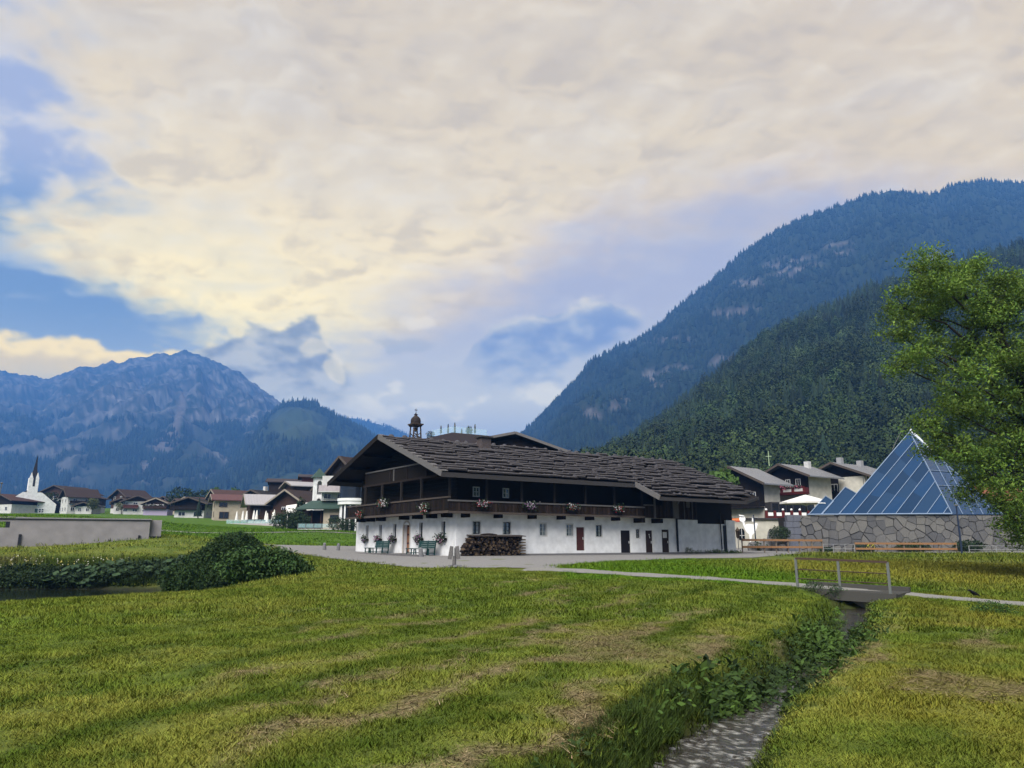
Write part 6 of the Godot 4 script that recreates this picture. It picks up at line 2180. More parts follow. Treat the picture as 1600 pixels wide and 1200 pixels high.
	# round glazed pavilion with white bands
	var rp := thing("round_pavilion", "curved white pavilion with glass balustrade beside the farmhouse gable", "pavilion", Vector3(-24.2, 2.6, -113.5), 0.0)
	var cy := MB.new()
	cy.lathe(Vector3(0, 4.6, 0), [Vector2(1.9, 0), Vector2(2.3, 0.1), Vector2(2.3, 0.55), Vector2(2.4, 0.6), Vector2(2.4, 1.0), Vector2(0, 1.0)], 28)
	part(rp, "white_band", cy, M.render_bright)
	var gl := MB.new()
	gl.lathe(Vector3(0, 5.6, 0), [Vector2(2.15, 0), Vector2(2.15, 2.4), Vector2(0.0, 2.45)], 28)
	part(rp, "glazing", gl, M.far_pane)
	var rr := MB.new()
	rr.lathe(Vector3(0, 8.0, 0), [Vector2(2.7, 0.0), Vector2(2.7, 0.3), Vector2(0, 0.9)], 28)
	part(rp, "canopy", rr, M.render_white)
	for k in 7:
		var a := PI * (0.05 + 0.9 * k / 6.0)
		pbox(rp, "column", cos(a) * 1.85 - 0.11, cos(a) * 1.85 + 0.11, 0.6, 4.6, sin(a) * 1.85 - 0.11, sin(a) * 1.85 + 0.11, M.render_bright)
	var inn := MB.new()
	inn.lathe(Vector3(0, 0.2, 0), [Vector2(1.6, 0), Vector2(1.6, 4.4)], 24)
	part(rp, "dark_glazing", inn, M.far_pane)
	# awnings and terrace
	var aw := thing("awning", "long striped white awning left of the turret", "awning", Vector3(-35.6, 3.9, -121.0), 0.35)
	var ab := MB.new()
	ab.prism([Vector3(-1.0, 2.6, 1.4), Vector3(4.6, 3.5, 1.4), Vector3(4.6, 4.5, -0.6), Vector3(-1.0, 3.6, -0.6)], Vector3(0, 0.06, 0))
	ab.prism([Vector3(-1.0, 2.62, 1.4), Vector3(4.6, 3.52, 1.4), Vector3(4.6, 3.2, 1.42), Vector3(-1.0, 2.3, 1.42)], Vector3(0, 0, 0.03))
	part(aw, "cloth", ab, M.canvas)
	for x in [-0.8, 1.9, 4.4]:
		pbox(aw, "post", x - 0.06, x + 0.06, -0.5, 2.5 + 0.16 * (x + 1), 1.25, 1.37, M.white_paint)
	pbox(aw, "dark_interior", -0.8, 4.4, -0.3, 2.4, -1.4, -1.2, M.dark_room)
	var tf := thing("terrace_fence", "white and teal fence along the hotel garden below the annex", "fence", Vector3(-32.2, 3.35, -112.6), 0.05)
	pbox(tf, "base", 0.0, 6.0, -0.9, 0.35, 0.0, 0.15, M.render_white)
	for k in 6:
		pbox(tf, "post", k * 1.18, k * 1.18 + 0.08, 0.35, 1.15, 0.03, 0.11, M.grey_metal)
		if k < 5:
			pbox(tf, "teal_panel", k * 1.18 + 0.1, k * 1.18 + 1.16, 0.5, 1.1, 0.05, 0.08, M.teal_glass)
			pbox(tf, "blue_slot", k * 1.18 + 0.12, k * 1.18 + 1.0, 0.02, 0.2, 0.15, 0.17, M.navy_metal)
	var hd := [[-34.4, -115.5, 3.2, 3.4, "dark round hedge bush left of the hotel annex"], [-32.4, -114.2, 2.6, 3.4, "dark hedge bush below the annex porch"], [-36.4, -117.0, 2.4, 3.0, "dark hedge bush below the white awning"], [-26.0, -110.6, 2.2, 2.6, "leafy hedge bush below the curved pavilion"], [-24.0, -109.5, 2.0, 2.6, "flowering hedge bush beside the farmhouse gable"], [-33.2, -117.3, 5.0, 1.6, "slender dark cypress-like shrub by the annex porch"]]
	for i in hd.size():
		small_tree("shrub", hd[i][4], gp(hd[i][0], hd[i][1]), hd[i][2], hd[i][3], "dark_leaf", 620 + i, "", 0.0)
	# inn terrace with closed parasols
	var tw := thing("terrace_wall", "low pale terrace wall with teal glass below the closed parasols", "terrace wall", Vector3(-52.6, 4.6, -137.5), -0.02)
	pbox(tw, "base", 0.0, 10.5, -1.2, 0.5, -2.0, 0.0, M.render_pinkish)
	for k in 8:
		pbox(tw, "glass_panel", 0.1 + k * 1.3, 1.3 + k * 1.3, 0.5, 1.2, -0.1, -0.06, M.teal_glass)
	var px := [[-51.2, 2.5], [-50.35, 2.6], [-49.35, 2.6], [-48.3, 2.7], [-47.5, 2.7], [-46.05, 2.6], [-45.5, 2.2], [-44.75, 2.4], [-44.25, 2.8], [-42.0, 2.7], [-39.9, 2.6], [-38.9, 2.6]]
	var pn := ["leftmost", "second", "third", "fourth", "fifth", "sixth", "seventh", "eighth", "ninth", "tenth", "eleventh", "rightmost"]
	for i in px.size():
		var t := thing("closed_parasol", "closed cream parasol on the inn terrace, %s of the row from the left" % pn[i], "parasol", Vector3(px[i][0], 4.9, -139.0 - (i % 2) * 0.8), 0.0, "closed parasols on the inn terrace")
		var hh: float = px[i][1]
		var b := MB.new()
		b.lathe(Vector3(0, hh - 1.75, 0), [Vector2(0.10, 0.0), Vector2(0.30, 0.08), Vector2(0.24, 0.7), Vector2(0.12, 1.5), Vector2(0.03, 1.75)], 8)
		part(t, "canopy", b, M.canvas)
		var s := MB.new()
		s.tube(Vector3(0, -0.4, 0), Vector3(0, hh - 1.6, 0), 0.045, 0.045, 6)
		part(t, "pole", s, M.pale_wood)
	# ---- hotel roofs over the farmhouse ridge
	var rh := thing("roof_terrace_hotel", "dark hipped hotel roof with a glass-railed terrace behind the farmhouse ridge", "hotel", Vector3(-7.2, 1.3, -90.0), 0.1)
	pbox(rh, "wall", -5.0, 7.0, -1.0, 11.6, -12.0, 0.0, M.brown_dark)
	var hr := MB.new()
	hr.prism([Vector3(-6.4, 12.0, 1.0), Vector3(-0.2, 13.5, 1.0), Vector3(5.0, 13.1, 1.0), Vector3(8.0, 12.6, 1.0), Vector3(8.0, 11.0, 1.0), Vector3(-6.4, 11.0, 1.0)], Vector3(0, 0, -12))
	part(rh, "roof", hr, M.roof_violet)
	var line := [Vector3(-2.6, 13.05, 0.6), Vector3(-0.1, 13.55, 0.6), Vector3(2.1, 13.4, 0.5), Vector3(4.1, 13.25, 0.3), Vector3(4.1, 13.2, -2.5)]
	for k in 4:
		var b := MB.new()
		b.quad(line[k], line[k + 1], line[k + 1] + Vector3(0, 0.75, 0), line[k] + Vector3(0, 0.75, 0), Vector3(0, 0, 1))
		part(rh, "glass_railing", b, M.teal_glass)
	var pl := [[-1.6, 1.4, 0.0], [-0.75, 1.65, -0.4], [0.05, 1.9, -0.8], [0.9, 1.2, -1.0], [1.75, 1.4, -0.8], [2.6, 1.6, -0.2]]
	var ln := ["leftmost", "second", "tallest third", "shortest fourth", "fifth", "rightmost"]
	for i in pl.size():
		var t := thing("closed_parasol", "closed dark grey parasol on the roof terrace, %s from the left" % ln[i], "parasol", Vector3(-7.2 + pl[i][0], 14.4, -90.3 + pl[i][2]), 0.0, "closed parasols on the roof terrace")
		var b := MB.new()
		b.lathe(Vector3(0, pl[i][1] * 0.35, 0), [Vector2(0.06, 0.0), Vector2(0.13, 0.05), Vector2(0.12, pl[i][1] * 0.3), Vector2(0.08, pl[i][1] * 0.55), Vector2(0.05, pl[i][1] * 0.68)], 8)
		part(t, "canopy", b, M.slate_cloth)
		var s := MB.new()
		s.tube(Vector3(0, -0.4, 0), Vector3(0, pl[i][1] * 0.4, 0), 0.05, 0.05, 6)
		part(t, "pole", s, M.grey_metal)
	small_tree("shrub", "potted shrub at the left foot of the roof terrace railing", Vector3(-10.0, 14.0, -89.6), 1.1, 1.1, "dark_leaf", 671, "", 0.0)
	small_tree("shrub", "round potted shrub among the closed grey parasols on the roof terrace", Vector3(-5.3, 14.6, -90.2), 1.2, 0.9, "dark_leaf", 672, "", 0.0)
	var dg := thing("hotel_gable", "dark hotel gable with a wide shallow roof behind the farmhouse's long roof", "hotel", Vector3(0.4, 1.1, -86.0), 0.0)
	var gb := MB.new()
	gb.prism([Vector3(-3.2, -1.0, 0), Vector3(6.6, -1.0, 0), Vector3(6.6, 10.2, 0), Vector3(0, 12.6, 0), Vector3(-3.2, 12.0, 0)], Vector3(0, 0, -10))
	part(dg, "timber_gable", gb, M.brown_dark)
	var gr := MB.new()
	gr.prism([Vector3(0, 13.1, 1.2), Vector3(7.6, 10.35, 1.2), Vector3(7.6, 10.35, -11), Vector3(0, 13.1, -11)], Vector3(0, -0.25, 0))
	gr.prism([Vector3(0, 13.1, 1.2), Vector3(-4.2, 12.3, 1.2), Vector3(-4.2, 12.3, -11), Vector3(0, 13.1, -11)], Vector3(0, -0.25, 0))
	var gro := part(dg, "roof", gr, M.roof_dark)
	var gv := MB.new()
	gv.beam(Vector3(0, 13.05, 1.25), Vector3(7.65, 10.28, 1.25), 0.08, 0.3)
	part(gro, "verge_board", gv, M.grey_wood)
	var gv2 := MB.new()
	gv2.beam(Vector3(0, 13.05, 1.25), Vector3(-4.2, 12.28, 1.25), 0.08, 0.3)
	part(gro, "verge_board", gv2, M.grey_wood)


# ---------------------------------------------------------------- paths, water, bridge and plants of the meadow
const COURT := [Vector2(-24.0, -72.0), Vector2(-20.5, -65.0), Vector2(-18.1, -60.6), Vector2(-14.5, -55.2), Vector2(-9.8, -46.6), Vector2(-5.9, -40.4), Vector2(-2.6, -35.4), Vector2(-0.4, -33.6), Vector2(1.8, -33.4), Vector2(2.2, -34.3), Vector2(1.9, -35.2), Vector2(3.4, -40.0), Vector2(6.6, -46.9), Vector2(10.8, -52.8), Vector2(14.0, -55.4), Vector2(18.4, -57.6), Vector2(22.4, -63.0), Vector2(26.6, -69.6), Vector2(29.0, -75.0), Vector2(34.0, -76.2), Vector2(46.0, -75.2), Vector2(60.0, -72.6), Vector2(62.0, -78.9), Vector2(30.0, -80.4), Vector2(33.0, -103.0), Vector2(16.0, -104.0), Vector2(4.0, -92.0), Vector2(-12.0, -82.0), Vector2(-22.0, -76.0)]
const PATH := [Vector2(0.6, -32.9), Vector2(1.8, -32.6), Vector2(3.5, -31.6), Vector2(5.2, -30.7), Vector2(6.8, -30.1), Vector2(8.8, -29.7), Vector2(10.9, -29.2), Vector2(12.4, -28.4), Vector2(13.9, -27.2), Vector2(15.3, -25.9), Vector2(16.9, -24.4), Vector2(19.5, -22.2), Vector2(24.0, -19.0)]


func on_paving(x: float, z: float, grow := 0.0) -> bool:
	if z > -31.0:
		return seg_d(Vector2(x, z), PATH) < 1.1 + grow
	return seg_d(Vector2(x, z), PATH) < 1.1 + grow or Geometry2D.is_point_in_polygon(Vector2(x, z), PackedVector2Array(COURT))


func build_ways() -> void:
	area("forecourt", PackedVector2Array(COURT), 0.03, 2.0, M.gravel, "light grey gravelled forecourt around the farmhouse", "forecourt")
	var l := []
	for p in PATH:
		l.append(Vector3(p.x, p.y, 1.05))
	strip("path", l, 0.035, M.path_gravel, "narrow gravel path running from the forecourt over the small bridge", "path")
	strip("road", [Vector3(-64, -92.5, 1.6), Vector3(-44, -93.0, 1.5), Vector3(-30.0, -95.0, 1.5), Vector3(-22.0, -97.0, 1.5), Vector3(-14.0, -100.0, 1.5)], 0.06, M.path_gravel, "pale road crossing the green slope below the hotels", "road")
	# pond
	var b := MB.new()
	b.quad(Vector3(-60, -1.12, -51), Vector3(-9.5, -1.12, -51), Vector3(-9.5, -1.12, -22), Vector3(-60, -1.12, -22), Vector3.UP)
	tag(part(self, "pond_water", b, M.pond), "dark still pond behind the crest of the meadow", "pond", "", "structure")
	# stream
	var line := STREAM
	var wn := fbm(91, 2.6, 3)
	var rows := []
	for i in line.size() - 1:
		var len: float = line[i].distance_to(line[i + 1])
		var k := int(len / 0.035) if i < 4 else int(len / 0.5)
		for j in k:
			rows.append([line[i].lerp(line[i + 1], float(j) / k), (line[i + 1] - line[i]).normalized()])
	var wv := PackedVector3Array()
	var wc := PackedColorArray()
	var wi := PackedInt32Array()
	for q in rows:
		var p: Vector2 = q[0]
		var n := Vector2(-q[1].y, q[1].x)
		for c in 29:
			var e := p + n * (c / 14.0 - 1.0) * 0.9
			var flow: float = e.x * q[1].x + e.y * q[1].y
			var across: float = e.x * n.x + e.y * n.y
			var wave := wn.get_noise_2d(flow * 0.8, across * 1.5)
			var chop := wn.get_noise_2d(flow * 3.2, across * 7.0)
			wv.append(Vector3(e.x, raw_h(p.x, p.y) - 0.52 + 0.014 * wave + 0.009 * chop, e.y))
			# foam and sky glint painted pale on the riffles, gravel bed showing between
			var froth_glint := wn.get_noise_2d(flow * 1.3 + 40.0, across * 5.0) * 0.5 + wn.get_noise_2d(flow * 4.5 + 9.0, across * 14.0) * 0.7
			wc.append(Color(0.020, 0.019, 0.014).lerp(Color(0.30, 0.295, 0.275), sm(0.02, 0.50, froth_glint) * (1.0 - sm(11.0, 14.0, -e.y))))
	for i in rows.size() - 1:
		for c in 28:
			var o := i * 29 + c
			wi.append_array([o, o + 29, o + 1, o + 1, o + 29, o + 30])
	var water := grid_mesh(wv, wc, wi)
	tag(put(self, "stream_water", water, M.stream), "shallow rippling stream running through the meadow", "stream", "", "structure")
	var r := RandomNumberGenerator.new()
	r.seed = 17
	for i in 3:
		var k: float = [1.1, 1.9, 2.6][i]
		var p: Vector2 = line[int(k)].lerp(line[int(k) + 1], k - int(k))
		p += Vector2(r.randf_range(-0.5, 0.5), r.randf_range(-0.2, 0.2))
		var st := MB.new()
		var w := r.randf_range(0.06, 0.17)
		st.stone(Vector3.ZERO, Vector3(w, w * 0.5, w * 0.8), r)
		var o := part(self, "stream_stone", st, M.granite)
		o.position = Vector3(p.x, raw_h(p.x, p.y) - 0.52, p.y)
		tag(o, ["small grey stone in the stream closest to the camera", "small grey stone midway along the open stretch of stream", "small grey stone where the weeds close over the stream"][i], "stone", "stones in the stream")
	# wet pebbles along the edges of the stream bed
	var pb := MB.new()
	for i in 220:
		var k := r.randf_range(0.0, 3.4)
		var p: Vector2 = line[int(k)].lerp(line[int(k) + 1], k - int(k))
		var dd: Vector2 = (line[int(k) + 1] - line[int(k)]).normalized()
		var off := r.randfn() * 0.34
		p += Vector2(-dd.y, dd.x) * off
		var w := r.randf_range(0.02, 0.07)
		pb.stone(Vector3(p.x, raw_h(p.x, p.y) - 0.53 + 0.05 * absf(off), p.y), Vector3(w * 1.5, w * 0.7, w), r, 5)
	tag(part(self, "stream_pebbles", pb, M.wet_pebble), "wet dark pebbles in the shallow stream", "pebbles", "", "stuff")
	# ---- little bridge
	var A := Vector3(10.30, 0.04, -28.0)
	var B := Vector3(13.02, -0.06, -25.9)
	var t := thing("footbridge", "small concrete slab footbridge with a steel railing over the stream", "footbridge", A)
	var d := B - A
	var n := Vector3(-d.z, 0, d.x).normalized()
	if n.z > 0.0:
		n = -n
	var bm := MB.new()
	bm.beam(Vector3(0, -0.165, 0) + n * 0.14, d + Vector3(0, -0.165, 0) + n * 0.14, 0.28, 0.33)
	part(t, "edge_beam", bm, M.old_concrete)
	var sl := MB.new()
	sl.beam(Vector3(0, -0.14, 0) + n * 1.3, d + Vector3(0, -0.14, 0) + n * 1.3, 2.0, 0.22)
	part(t, "deck", sl, M.old_concrete)
	var far := MB.new()
	far.beam(n * 2.5 + Vector3(-0.1, 0.02, 0), n * 2.5 + d + Vector3(0, 0.02, 0), 0.25, 0.2)
	part(t, "kerb", far, M.old_concrete)
	var ab := MB.new()
	ab.beam(d * 0.52 + Vector3(0, -0.72, 0) + n * 0.7, d * 0.98 + Vector3(0, -0.72, 0) + n * 0.55, 0.4, 0.7)
	part(t, "abutment", ab, M.stone_grey)
	var ab2 := MB.new()
	ab2.beam(d * 0.0 + Vector3(0, -0.72, 0) + n * 0.7, d * 0.16 + Vector3(0, -0.72, 0) + n * 0.6, 0.4, 0.7)
	part(t, "abutment", ab2, M.pale_concrete)
	var tops := []
	for f in [0.045, 0.475, 0.945]:
		var p := d * (f as float) + n * 0.12
		var ps := MB.new()
		ps.box(p + Vector3(0, 0.52, 0), Vector3(0.085, 1.06, 0.06), Basis(Vector3.UP, atan2(-d.z, d.x)))
		part(t, "railing_post", ps, M.galvanised)
		tops.append(p)
	for k in [1.05, 0.66, 0.33]:
		var rl := MB.new()
		if k > 1.0:
			rl.beam(tops[0] + Vector3(0, k, 0), tops[2] + Vector3(0, k, 0), 0.07, 0.075)
		else:
			rl.tube(tops[0] + Vector3(0, k, 0), tops[2] + Vector3(0, k, 0), 0.02, 0.02, 6)
		part(t, "handrail" if k > 1.0 else "railing_bar", rl, M.rusty)
	# ---- crow beside the path
	var cp := gp(16.25, -26.9)
	var c := thing("crow", "black crow walking on the grass beside the path", "bird", cp, 0.15)
	crow(c)


# one continuous body swept along a spine of rings, then legs; faces -x
func crow(t: Node3D) -> void:
	var b := MB.new()
	var spine := [[-0.225, 0.262, 0.004, 0.004], [-0.20, 0.266, 0.012, 0.013], [-0.172, 0.272, 0.020, 0.024], [-0.15, 0.276, 0.034, 0.038], [-0.122, 0.272, 0.040, 0.043], [-0.095, 0.252, 0.038, 0.046], [-0.06, 0.222, 0.052, 0.062], [-0.01, 0.190, 0.068, 0.075], [0.05, 0.165, 0.066, 0.066], [0.11, 0.138, 0.050, 0.045], [0.17, 0.110, 0.036, 0.022], [0.24, 0.080, 0.034, 0.012], [0.30, 0.056, 0.026, 0.006]]
	var k := 10
	for i in spine.size() - 1:
		for j in k:
			var q := []
			var nn := []
			for e in [[i, j], [i, j + 1], [i + 1, j + 1], [i + 1, j]]:
				var s: Array = spine[e[0]]
				var a: float = TAU * e[1] / k
				q.append(Vector3(s[0], s[1] + sin(a) * s[3], cos(a) * s[2]))
				nn.append(Vector3(0, sin(a), cos(a)))
			b.trin(q[0], q[1], q[2], nn[0], nn[1], nn[2])
			b.trin(q[0], q[2], q[3], nn[0], nn[2], nn[3])
	part(t, "body", b, M.feather)
	for s in [-1.0, 1.0]:
		var w := MB.new()
		w.prism([Vector3(-0.05, 0.235, s * 0.058), Vector3(0.06, 0.205, s * 0.068), Vector3(0.21, 0.108, s * 0.036), Vector3(0.10, 0.125, s * 0.058), Vector3(-0.02, 0.175, s * 0.072)], Vector3(0, 0.004, s * 0.008))
		part(t, "wing", w, M.feather)
		var l := MB.new()
		l.tube(Vector3(0.03, 0.13, s * 0.03), Vector3(0.015 + s * 0.02, 0.06, s * 0.03), 0.014, 0.007, 6)
		l.tube(Vector3(0.015 + s * 0.02, 0.06, s * 0.03), Vector3(0.0 + s * 0.035, 0.0, s * 0.03), 0.007, 0.006, 6)
		for a in [-0.4, 0.0, 0.4]:
			l.tube(Vector3(s * 0.035, 0.004, s * 0.03), Vector3(s * 0.035 - 0.045, 0.002, s * 0.03 + a * 0.05), 0.005, 0.003, 5)
		part(t, "leg", l, M.black_metal)
	var e := MB.new()
	for s in [-1.0, 1.0]:
		e.stone(Vector3(-0.16, 0.285, s * 0.031), Vector3(0.008, 0.008, 0.006), rng, 6)
	part(t, "eye", e, M.black_metal)


func tuft_mesh(r: RandomNumberGenerator, n: int, rad: float, lo: float, hi: float, wide: float, lean := 0.5, soft := 0.75) -> ArrayMesh:
	var b := MB.new()
	for i in n:
		var o := Vector3(r.randf_range(-1, 1), 0, r.randf_range(-1, 1)) * rad
		var h := r.randf_range(lo, hi)
		var a := r.randf() * TAU
		var s := Vector3(cos(a), 0, sin(a)) * wide * r.randf_range(0.7, 1.3)
		var tip := o + Vector3(r.randfn() * lean * h, h, r.randfn() * lean * h)
		var g := r.randf_range(0.70, 1.30)
		b.col = Color(g * r.randf_range(0.92, 1.12), g, g)
		var nn := Vector3.UP.lerp(Vector3(r.randfn(), 0.6, r.randfn()).normalized(), 1.0 - soft).normalized()
		b.v.append(o - s); b.v.append(o + s); b.v.append(tip)
		for q in 3:
			b.n.append(nn)
			b.c.append(b.col)
	return b.mesh()


func build_grass() -> void:
	var r := RandomNumberGenerator.new()
	r.seed = 8
	var near := []
	for k in 4:
		near.append(tuft_mesh(r, 34, 0.10, 0.008, 0.040, 0.0034, 0.8))
	var mid := []
	for k in 3:
		mid.append(tuft_mesh(r, 38, 0.20, 0.025, 0.07, 0.007, 0.65))
	var wide := []
	for k in 2:
		wide.append(tuft_mesh(r, 40, 0.5, 0.05, 0.12, 0.014, 0.6))
	var stalk := tuft_mesh(r, 16, 0.12, 0.006, 0.02, 0.0022, 7.0, 0.9)
	var sets := {}
	for m in near + mid + wide + [stalk]:
		sets[m] = [[], []]
	for band in [[3.2, 9.0, 330.0, near, 1.0], [9.0, 17.0, 120.0, near, 1.25], [17.0, 34.0, 30.0, mid, 1.1], [34.0, 62.0, 7.0, wide, 1.0], [62.0, 125.0, 1.1, wide, 1.7]]:
		var d0: float = band[0]
		var d1: float = band[1]
		var half := deg_to_rad(41.0)
		var n := int(half * (d1 * d1 - d0 * d0) * band[2])
		for i in n:
			var d := sqrt(lerpf(d0 * d0, d1 * d1, r.randf()))
			var a := r.randf_range(-half, half)
			var x := sin(a) * d
			var z := -cos(a) * d
			if on_paving(x, z, r.randf_range(-0.32, 0.10)):
				continue
			var sd := stream_d(x, z) if d < 33.0 else 9.0
			if sd < 0.34 and z > -28.5:
				continue
			var h := hgt(x, z)
			if h < -0.9:
				continue
			if d > 50.0 and d < 90.0 and x > -6.0 and x < 22.0 and z < -54.0:
				continue
			var st := straw(x, z) if d < 34.0 else 0.0
			var list: Array = band[3]
			var sc: float = band[4] * r.randf_range(0.75, 1.35)
			var c := ground_color(x, z) * 1.0
			var m: Mesh = list[r.randi() % list.size()]
			var up := 0.95 + 0.9 * gn2.get_noise_2d(x * 1.3, z * 1.3) + 0.5 * gn1.get_noise_2d(x * 1.7 + 9.0, z * 1.7)
			if sd < 1.0 and x < lines([[3.5, 0.1], [5.5, 0.85], [7.2, 1.58], [9.3, 2.65], [12.4, 4.6], [16.2, 6.9], [27.0, 11.9], [40.0, 15.0]], -z):
				up = 2.4 - sd
				c = c.lerp(Color(0.060, 0.100, 0.014), 0.7)
			up = maxf(up, 0.3) * (1.0 - 0.55 * st)
			if st > 0.3 and d < 26.0 and r.randf() < st * 0.55:
				m = stalk
				up = 1.0
				c = Color(0.36, 0.285, 0.16)
				sc *= 1.4
			var g := r.randf_range(0.8, 1.2)
			c = Color(c.r * g * r.randf_range(0.92, 1.12), c.g * g, c.b * g)
			sets[m][0].append(Transform3D(Basis(Vector3.UP, r.randf() * TAU) * Basis.from_scale(Vector3(sc, sc * up, sc)), Vector3(x, h - 0.004, z)))
			sets[m][1].append(c)
	# the dry bed of clippings: extra loose stalks over the rows
	for i in 14000:
		var d := sqrt(lerpf(16.0, 26.0 * 26.0, r.randf()))
		var a := r.randf_range(-0.68, 0.68)
		var x := sin(a) * d
		var z := -cos(a) * d
		if straw(x, z) > r.randf_range(0.25, 0.9):
			var g := r.randf_range(0.6, 1.15)
			sets[stalk][0].append(Transform3D(Basis(Vector3.UP, r.randf() * TAU).scaled(Vector3.ONE * r.randf_range(1.0, 2.2)), Vector3(x, hgt(x, z) + r.randf_range(0.0, 0.03), z)))
			sets[stalk][1].append(Color(0.36 * g, 0.28 * g, 0.165 * g))
	var root := Node3D.new()
	root.name = numbered("meadow_grass")
	add_child(root)
	tag(root, "short mown grass with dry clippings over the meadow", "grass", "", "stuff")
	for m in sets:
		if sets[m][0].size():
			scatter(root, "grass_tufts", m, M.blade, sets[m][0], sets[m][1])


# a spray of leaves, unit size
func spray_mesh(r: RandomNumberGenerator, n: int, s: float) -> ArrayMesh:
	var b := MB.new()
	for i in n:
		var d := Vector3(r.randfn(), r.randfn() * 0.7, r.randfn()) * 0.42
		var g := r.randf_range(0.72, 1.3)
		b.col = Color(g * r.randf_range(0.9, 1.1), g, g)
		var nn := (Vector3(r.randfn(), r.randfn() + 0.9, r.randfn())).normalized()
		var t := nn.cross(Vector3(r.randfn(), r.randfn(), r.randfn())).normalized()
		var u := nn.cross(t)
		var w := s * r.randf_range(0.7, 1.3)
		var tip := d + t * w - nn * w * 0.25
		b.trin(d - t * w, d + u * w * 0.42, tip, nn, nn, nn)
		b.trin(d - t * w, tip, d - u * w * 0.42, nn, nn, nn)
	return b.mesh()


func build_plants() -> void:
	var r := RandomNumberGenerator.new()
	r.seed = 71
	var sprays := []
	for k in 3:
		sprays.append(spray_mesh(r, 9, 0.22))
	# ---- big shrub at the pond: lobes of leaves over stems
	bush("big rounded dark green shrub at the right end of the pond", gp(-15.3, -41.5), [[0, 1.2, 0, 1.8, 1.45], [-1.4, 0.75, 0.3, 1.4, 1.15], [1.0, 1.0, 0.2, 1.4, 1.2], [-2.4, 0.35, 0.5, 1.0, 0.8], [1.9, 0.4, 0.8, 1.0, 0.8], [0.4, 0.4, 1.4, 1.6, 0.9], [-1.0, 0.35, 1.3, 1.4, 0.9], [0.1, 2.0, -0.3, 1.15, 0.85], [-0.9, 1.5, 0.0, 0.9, 0.7]], Color(0.027, 0.055, 0.015), sprays, 17000, r)
	bush("low leafy shrub with bigger leaves before the pond shrub's right side", gp(-12.3, -38.8), [[0, 0.5, 0, 1.2, 0.75], [0.9, 0.35, 0.2, 1.0, 0.6], [-1.2, 0.5, 0.3, 1.2, 0.75], [1.6, 0.15, -0.2, 0.7, 0.4]], Color(0.040, 0.080, 0.020), [spray_mesh(r, 8, 0.26)], 2600, r)
	# ---- butterbur: big round leaves along the far bank
	var bb := thing("butterbur", "bank of large round dark green butterbur leaves along the pond's far side", "butterbur", gp(-24.0, -46.0))
	var disc := []
	for k in 3:
		var b := MB.new()
		var n := 9
		for i in n:
			var a0 := TAU * (i + 0.5) / n
			var a1 := TAU * (i + 1.5) / n
			var y := 0.06 * (k - 1)
			if i == n - 1:
				continue
			b.tri(Vector3(0, -0.10, 0), Vector3(cos(a0), y + 0.07 * sin(a0 * 3.0), sin(a0)) * 0.5, Vector3(cos(a1), y + 0.07 * sin(a1 * 3.0), sin(a1)) * 0.5, Vector3.UP)
		disc.append(b.mesh())
	for i in 280:
		var o := put(bb, "leaf", disc[i % 3], [M.burr_a, M.burr_b][r.randi() % 2])
		var x := r.randf_range(-4.5, 5.8)
		var zz := r.randf_range(-3.6, -0.2)
		var p := gp(-24.0 + x, -46.0 + zz - x * 0.12)
		p.y = maxf(p.y, -1.1) + r.randf_range(0.25, 1.0)
		var s := r.randf_range(0.28, 0.58)
		o.transform = Transform3D(Basis.from_euler(Vector3(r.randf_range(0.15, 0.85), r.randf_range(-1.2, 1.2), r.randf_range(-0.4, 0.4))).scaled(Vector3.ONE * s), p - bb.position)
	var bbu := []
	var bbc := []
	for i in 2600:
		var x := r.randf_range(-10.0, 6.0)
		var p := gp(-24.0 + x, -46.3 - x * 0.12 + r.randf_range(-3.4, -0.4))
		p.y = maxf(p.y, -1.1) + r.randf_range(0.0, 0.75)
		bbu.append(Transform3D(Basis.from_euler(Vector3(r.randf(), r.randf() * 6.0, 0)).scaled(Vector3.ONE * r.randf_range(0.3, 0.6)), p - bb.position))
		bbc.append(Color(0.018, 0.034, 0.012) * r.randf_range(0.7, 1.3))
	scatter(bb, "undergrowth", sprays[0], M.tint_leaf, bbu, bbc)
	# ---- tall bank grasses, seed heads and yellow flowers at the left
	var tall := [tuft_mesh(r, 26, 0.28, 0.4, 0.95, 0.012, 0.25, 0.5), tuft_mesh(r, 22, 0.3, 0.3, 0.75, 0.016, 0.35, 0.5)]
	var tw := [[], []]
	var tc := [[], []]
	for i in 4200:
		var x := r.randf_range(-52.0, -17.0)
		var z := r.randf_range(-53.5, -46.3)
		var h := hgt(x, z)
		if h < -0.95 or h > 0.7:
			continue
		var k := r.randi() % 2
		var n := gn1.get_noise_2d(x * 0.7, z * 0.7)
		var c := Color(0.075, 0.115, 0.022).lerp(Color(0.20, 0.17, 0.075), clampf(n * 1.6 + 0.25, 0.0, 1.0) * sm(-0.6, 0.4, h))
		c = c.lerp(Color(0.035, 0.058, 0.016), sm(-0.3, -0.9, h))
		tw[k].append(Transform3D(Basis(Vector3.UP, r.randf() * TAU).scaled(Vector3.ONE * r.randf_range(0.7, 1.25) * (1.0 - 0.5 * sm(0.0, 0.7, h))), Vector3(x, maxf(h, -1.1) - 0.05, z)))
		tc[k].append(c * r.randf_range(0.75, 1.25))
	var tg := Node3D.new()
	tg.name = numbered("bank_grass")
	add_child(tg)
	tag(tg, "tall uncut grasses and herbs on the pond's far bank", "grass", "", "stuff")
	for k in 2:
		scatter(tg, "tall_tufts", tall[k], M.blade, tw[k], tc[k])
	var yf := MB.new()
